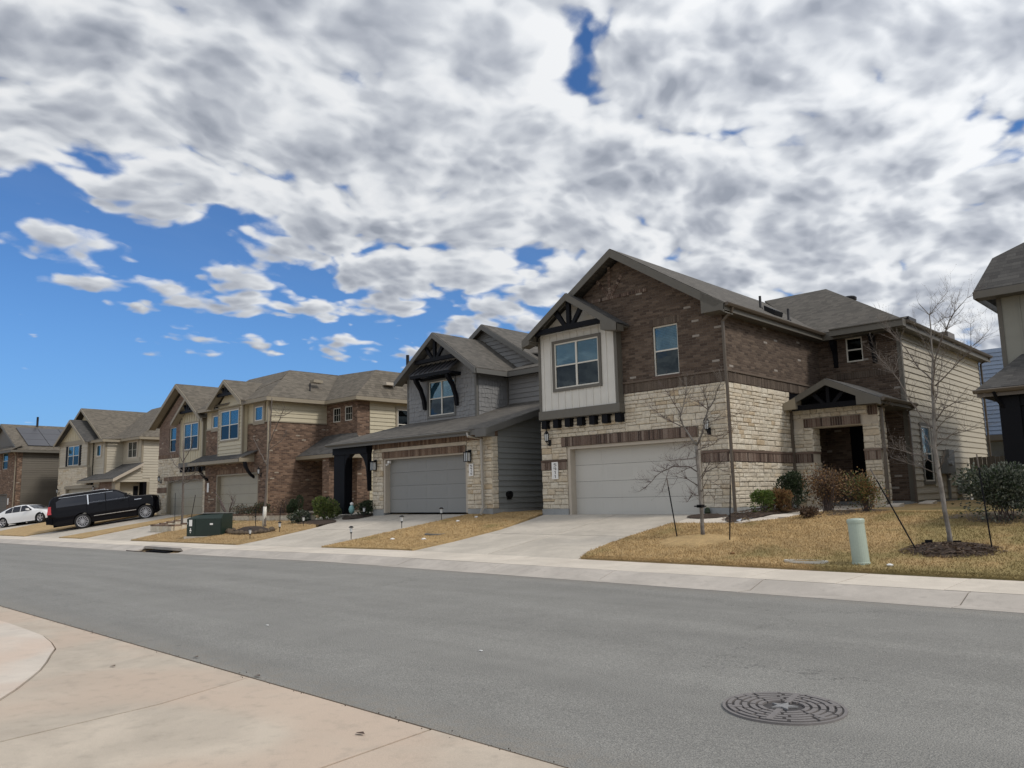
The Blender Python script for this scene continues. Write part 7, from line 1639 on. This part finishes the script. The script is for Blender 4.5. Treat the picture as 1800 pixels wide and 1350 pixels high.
# ============================================================ VEHICLES
def interp(x, pts): return pw(x, pts)
def car(name, label, rear, front, prm):
    """rear, front: ground points under the two near-side wheels; body grows along s (0 tail .. Ln nose), t across, z up"""
    rp, fp = Vector(rear), Vector(front); d = (fp-rp).normalized(); side = d.cross(Vector((0, 0, 1))).normalized(); up = side.cross(d).normalized()
    cr, cf = prm['wheels']; hw = prm['hw']; org = rp-d*cr-side*(hw-.12)
    T = Thing(name, label, prm['cat'], tuple(rp))
    zs, ts = prm.get('zs', 1.0), prm.get('ts', 1.0); org = rp-d*cr-side*(hw*ts-.12)
    W = lambda s, t, z: tuple(org+d*s+side*t*ts+up*z*zs)
    Ln, wr = prm['len'], prm['wr']; top, belt, sill = prm['top'], prm['belt'], prm['sill']
    arch = wr+.07
    def zb(s):
        z = interp(s, sill)
        for c in (cr, cf):
            if abs(s-c) < arch: z = max(z, wr+math.sqrt(arch**2-(s-c)**2))
        return z
    def plan(s):   # half width shrink at ends
        e = prm['round']; q = 1.0
        if s < e: q = 1-.16*(1-s/e)**2
        if s > Ln-e: q = 1-.17*(1-(Ln-s)/e)**2
        return hw*q
    def halfw(s, z):
        b = interp(s, belt); p = plan(s)
        if z <= b:
            k = max(0, min(1, (z-.25)/(b-.25))); return p*(.955+.045*math.sin(math.pi*min(1, k*1.0)))
        zt = interp(s, top); k = min(1, (z-b)/(prm['h']-b)); return p*(.955-prm['tumble']*k**1.1)
    st = sorted(set([round(x, 3) for x in np.linspace(0, Ln, 64)]+[round(c+a*arch, 3) for c in (cr, cf) for a in (-1, -.97, -.85, -.6, -.3, 0, .3, .6, .85, .97, 1)]))
    NZ, NT_ = 12, 8; body = MB()
    ring = 2*(NZ+1)+NT_-1
    for s in st:
        z0_, z1_ = zb(s), interp(s, top); z1_ = max(z1_, z0_+.02)
        col = []
        for i in range(NZ+1):
            z = z0_+(z1_-z0_)*i/NZ; h = halfw(s, z)
            if i == NZ: h -= .045
            if i == NZ-1: h -= .012
            col.append((h, z))
        for h, z in col: body.v.append(W(s, h, z))
        hh, zz = col[-1]
        for k in range(1, NT_): 
            t = 1-2*k/NT_; body.v.append(W(s, hh*t, zz+.035*(1-t*t)))
        for h, z in reversed(col): body.v.append(W(s, -h, z))
    m = len(st)
    for j in range(m-1):
        for k in range(ring-1): body.f.append((j*ring+k, j*ring+k+1, (j+1)*ring+k+1, (j+1)*ring+k))
    body.f.append(tuple(range(ring))); body.f.append(tuple((m-1)*ring+k for k in reversed(range(ring))))
    bo = T.add('body', body, prm['paint'], smooth=True)
    T.add('underbody', MB().hexa([W(.25, hw*.8, .28), W(.25, -hw*.8, .28), W(Ln-.25, -hw*.8, .28), W(Ln-.25, hw*.8, .28)], [W(.25, hw*.82, .75), W(.25, -hw*.82, .75), W(Ln-.25, -hw*.82, .75), W(Ln-.25, hw*.82, .75)]), M['void'])
    def patch(nm, s0, s1, zlo, zhi, mat, sd=1, o=.006, ns=14, parent=None):
        mb = MB(); nz = 5
        for i in range(ns+1):
            s = s0+(s1-s0)*i/ns; a, b = zlo(s), zhi(s); b = max(a+.004, b)
            for k in range(nz+1):
                z = a+(b-a)*k/nz; mb.v.append(W(s, sd*(halfw(s, z)+o), z))
        for i in range(ns):
            for k in range(nz): mb.f.append((i*(nz+1)+k, (i+1)*(nz+1)+k, (i+1)*(nz+1)+k+1, i*(nz+1)+k+1))
        return T.add(nm, mb, mat, parent, smooth=True)
    for sd in (1, -1):
        for (s0, s1, lo, hi) in prm['glass']: patch('side_window', s0, s1, lo, hi, prm['glassm'], sd)
        for (nm, s0, s1, lo, hi, mt) in prm['strips']: patch(nm, s0, s1, lo, hi, M[mt] if isinstance(mt, str) else mt, sd, .012)
    # windscreen and tail glass lie on the roof/hood skin
    for (nm, s0, s1, f_) in prm['screens']:
        mb = MB(); n1 = 8
        for i in range(n1+1):
            s = s0+(s1-s0)*i/n1; z = interp(s, top); hh = halfw(s, z)-.045
            for k in range(9): t = (1-2*k/8)*f_; mb.v.append(W(s, hh*t, z+.035*(1-t*t)+.008))
        for i in range(n1):
            for k in range(8): mb.f.append((i*9+k, i*9+k+1, (i+1)*9+k+1, (i+1)*9+k))
        T.add(nm, mb, prm['glassm'], smooth=True)
    for c in (cr, cf):
        for sd in (1, -1):
            ctr = lambda o: Vector(W(c, sd*(hw-.03-o), wr)); ax = side*sd
            def ringm(prof, n=28):
                mb = MB()
                for r, o in prof:
                    for k in range(n):
                        t = 2*math.pi*k/n; mb.v.append(tuple(Vector(W(c, 0, wr))+side*(sd*(hw*ts-.03+o))+d*(r*zs*math.cos(t))+up*(r*zs*math.sin(t))))
                for i in range(len(prof)-1):
                    for k in range(n): mb.f.append((i*n+k, i*n+(k+1) % n, (i+1)*n+(k+1) % n, (i+1)*n+k))
                return mb
            rr_ = wr*prm['rim']
            wh = T.add('wheel', ringm([(rr_, -.24), (wr*.96, -.24), (wr, -.20), (wr, -.04), (wr*.95, 0), (rr_*1.02, -.012)]), plain('tyre', (.018, .018, .019), .85) if 'tyre' not in M else M['tyre'], smooth=True)
            T.add('rim', ringm([(rr_*1.03, -.010), (rr_*.96, -.006), (rr_*.92, -.03), (rr_*.90, -.09)]), prm['rimm'], wh, smooth=True)
            T.add('wheel_well', ringm([(rr_*.95, -.10), (.01, -.10)]), M['void'], wh)
            sp = MB(); ns = prm['spokes']
            for k in range(ns):
                t = 2*math.pi*k/ns+.2; e = d*math.cos(t)+up*math.sin(t); q = side*sd; nrm = e.cross(q).normalized()*rr_*prm['spw']
                c0 = Vector(W(c, 0, wr))+q*(hw*ts-.045)
                a0, a1, b0, b1 = c0+e*rr_*.12-nrm*.7, c0+e*rr_*.12+nrm*.7, c0+e*rr_*.94-nrm, c0+e*rr_*.94+nrm
                sp.hexa([a0-q*.04, a1-q*.04, b1-q*.04, b0-q*.04], [a0, a1, b1, b0])
            T.add('spokes', sp, prm['rimm'], wh)
            T.add('hub_cap', ringm([(rr_*.20, -.03), (rr_*.18, -.004), (.005, -.002)], 12), prm['rimm'], wh)
    return T, W, patch, halfw
M['tyre'] = plain('tyre', (.018, .018, .019), .85)
cp = lambda n, c, r=.25, s=.5, ct=1.0: plain(n, c, r, 0, ct, s)
black_paint = cp('black_car_paint', (.003, .003, .005), .12, .12, .14); white_paint = cp('white_car_paint', (.74, .75, .76), .3)
carglass = plain('car_glass', (.012, .015, .024), .06, 0, .0, .5); rimm = metal('wheel_alloy', (.52, .52, .54), .3, .9)
red = plain('tail_lamp_red', (.42, .012, .02), .2, 0, .6)
suv = dict(cat='car', zs=1.09, ts=1.04, len=5.95, hw=1.02, h=1.93, wr=.40, rim=.70, wheels=(1.78, 5.15), round=.5, tumble=.09,
    top=[(0, 1.10), (.03, 1.20), (.07, 1.34), (.20, 1.78), (.32, 1.87), (1.0, 1.92), (2.8, 1.93), (3.5, 1.88), (3.75, 1.80), (4.48, 1.40), (4.66, 1.36), (5.4, 1.32), (5.75, 1.26), (5.90, 1.20), (5.95, 1.0)],
    belt=[(0, 1.25), (4.4, 1.29), (5.9, 1.18)], sill=[(0, .48), (.5, .34), (1.0, .29), (5.3, .27), (5.7, .28), (5.95, .42)],
    glass=[(.50, 2.08, lambda s: 1.295, lambda s: 1.76-.16*max(0, (.8-s))/.3), (2.24, 3.06, lambda s: 1.295, lambda s: 1.77), (3.12, 4.28, lambda s: 1.295, lambda s: min(1.77, 1.79-(s-3.65)*.58 if s > 3.65 else 1.77))],
    strips=[('chrome_belt', 2.19, 4.36, lambda s: 1.352, lambda s: 1.2955, 'chrome'), ('chrome_pillar', 2.12, 2.19, lambda s: 1.27, lambda s: 1.78, 'chrome'), ('door_chrome', 2.40, 4.66, lambda s: .60, lambda s: .625, 'chrome'), ('window_chrome_top', .66, 3.50, lambda s: 1.785, lambda s: 1.80, 'chrome'), ('fender_badge', 4.62, 5.0, lambda s: 1.16, lambda s: 1.185, 'chrome'), ('door_gap', 2.06, 2.075, lambda s: .55, lambda s: 1.26, 'void'), ('door_gap', 3.05, 3.065, lambda s: .55, lambda s: 1.26, 'void'), ('door_gap', 4.30, 4.315, lambda s: .55, lambda s: 1.26, 'void')],
    screens=[('tail_glass', .08, .19, .86), ('windscreen', 3.83, 4.42, .92)], glassm=carglass, paint=black_paint, rimm=rimm, spokes=14, spw=.07)
T, W, patch, hwf = car('parked_car', 'long black chrome-trimmed SUV parked nose-up on the steep driveway', (-50.61, 16.46, .215), (-49.21, 19.48, .655), suv)
for sd in (1, -1):
    T.add('tail_lamp', MB().hexa([W(-.015, sd*.92, .98), W(-.015, sd*.76, .98), W(.14, sd*.76, .98), W(.26, sd*.965, .98)], [W(.08, sd*.88, 1.40), W(.06, sd*.76, 1.40), W(.20, sd*.76, 1.40), W(.28, sd*.92, 1.40)]), red)
    T.add('roof_rail', MB().tube([W(.75, sd*.76, 1.90), W(.85, sd*.78, 1.965), W(3.1, sd*.78, 1.96), W(3.25, sd*.77, 1.89)], .026, 6), M['chrome'])
    T.add('door_mirror', MB().hexa([W(4.12, sd*.95, 1.40), W(4.12, sd*1.20, 1.42), W(4.28, sd*1.18, 1.42), W(4.30, sd*.95, 1.40)], [W(4.12, sd*.95, 1.56), W(4.12, sd*1.20, 1.60), W(4.26, sd*1.18, 1.60), W(4.28, sd*.95, 1.56)]), black_paint)
    for s in (2.95, 4.15): T.add('door_handle', MB().hexa([W(s-.28, sd*1.01, 1.20), W(s-.28, sd*1.045, 1.20), W(s-.08, sd*1.045, 1.20), W(s-.08, sd*1.01, 1.20)], [W(s-.28, sd*1.01, 1.225), W(s-.28, sd*1.045, 1.225), W(s-.08, sd*1.045, 1.225), W(s-.08, sd*1.01, 1.225)]), black_paint)
    T.add('headlight', MB().hexa([W(5.70, sd*.66, 1.12), W(5.66, sd*.86, 1.12), W(5.92, sd*.72, 1.12), W(5.94, sd*.60, 1.12)], [W(5.70, sd*.66, 1.24), W(5.64, sd*.85, 1.24), W(5.87, sd*.72, 1.24), W(5.89, sd*.6, 1.24)]), M['chrome'])
T.add('rear_bumper', MB().hexa([W(-.10, .86, .48), W(-.10, -.86, .48), W(.25, -1.0, .46), W(.25, 1.0, .46)], [W(-.10, .88, .74), W(-.10, -.88, .74), W(.25, -1.01, .78), W(.25, 1.01, .78)]), black_paint)
T.add('bumper_chrome', MB().hexa([W(-.115, .80, .52), W(-.115, -.80, .52), W(-.09, -.80, .52), W(-.09, .80, .52)], [W(-.115, .80, .56), W(-.115, -.80, .56), W(-.09, -.80, .56), W(-.09, .80, .56)]), M['chrome'])
T.add('tailgate_chrome', MB().hexa([W(-.03, .55, 1.0), W(-.03, -.55, 1.0), W(.04, -.55, 1.0), W(.04, .55, 1.0)], [W(-.01, .55, 1.20), W(-.01, -.55, 1.20), W(.06, -.55, 1.20), W(.06, .55, 1.20)]), M['chrome'])
T.add('licence_plate', MB().hexa([W(-.03, .16, .82), W(-.03, -.16, .82), W(.0, -.16, .82), W(.0, .16, .82)], [W(-.015, .16, .97), W(-.015, -.16, .97), W(.01, -.16, .97), W(.01, .16, .97)]), M['sign_white'])
sed = dict(cat='car', len=4.6, hw=.89, h=1.44, wr=.335, rim=.72, wheels=(.85, 4.0), round=.6, tumble=.20,
    top=[(0, .80), (.05, .96), (.55, 1.06), (1.15, 1.30), (1.75, 1.42), (2.3, 1.435), (2.75, 1.37), (3.45, 1.02), (4.1, .90), (4.45, .76), (4.6, .55)],
    belt=[(0, .93), (3.4, .93), (4.6, .66)], sill=[(0, .34), (.4, .22), (4.2, .2), (4.6, .30)],
    glass=[(1.05, 1.62, lambda s: .96, lambda s: min(1.33, 1.12+(s-1.0)*.42)), (1.66, 2.30, lambda s: .955, lambda s: 1.36), (2.36, 3.30, lambda s: .95, lambda s: min(1.36, 1.36-(s-2.75)*.60 if s > 2.75 else 1.36))],
    strips=[], screens=[('rear_glass', .70, 1.30, .86), ('windscreen', 2.85, 3.42, .90)], glassm=carglass, paint=white_paint, rimm=rimm, spokes=5, spw=.20)
T, W, patch, hwf = car('parked_car', 'white compact sedan cut off at the left photo edge on the far driveway', (-66.2, 16.22, G(-64.8, 16.1)+.02), (-63.45, 17.88, G(-63.9, 17.8)+.06), sed)
for sd in (1, -1):
    T.add('door_mirror', MB().hexa([W(3.0, sd*.88, .98), W(3.0, sd*1.05, 1.0), W(3.12, sd*1.03, 1.0), W(3.16, sd*.88, .98)], [W(3.0, sd*.88, 1.09), W(3.0, sd*1.05, 1.12), W(3.1, sd*1.03, 1.12), W(3.14, sd*.88, 1.09)]), white_paint)
    T.add('headlight', MB().hexa([W(4.1, sd*.72, .66), W(4.05, sd*.83, .66), W(4.42, sd*.62, .66), W(4.45, sd*.5, .66)], [W(4.1, sd*.72, .80), W(4.05, sd*.82, .80), W(4.36, sd*.62, .78), W(4.4, sd*.5, .78)]), M['chrome'])
    T.add('tail_lamp', MB().hexa([W(0, sd*.55, .74), W(0, sd*.74, .74), W(.3, sd*.86, .74), W(.25, sd*.7, .74)], [W(.02, sd*.55, .90), W(.02, sd*.74, .90), W(.3, sd*.85, .90), W(.25, sd*.7, .90)]), red)
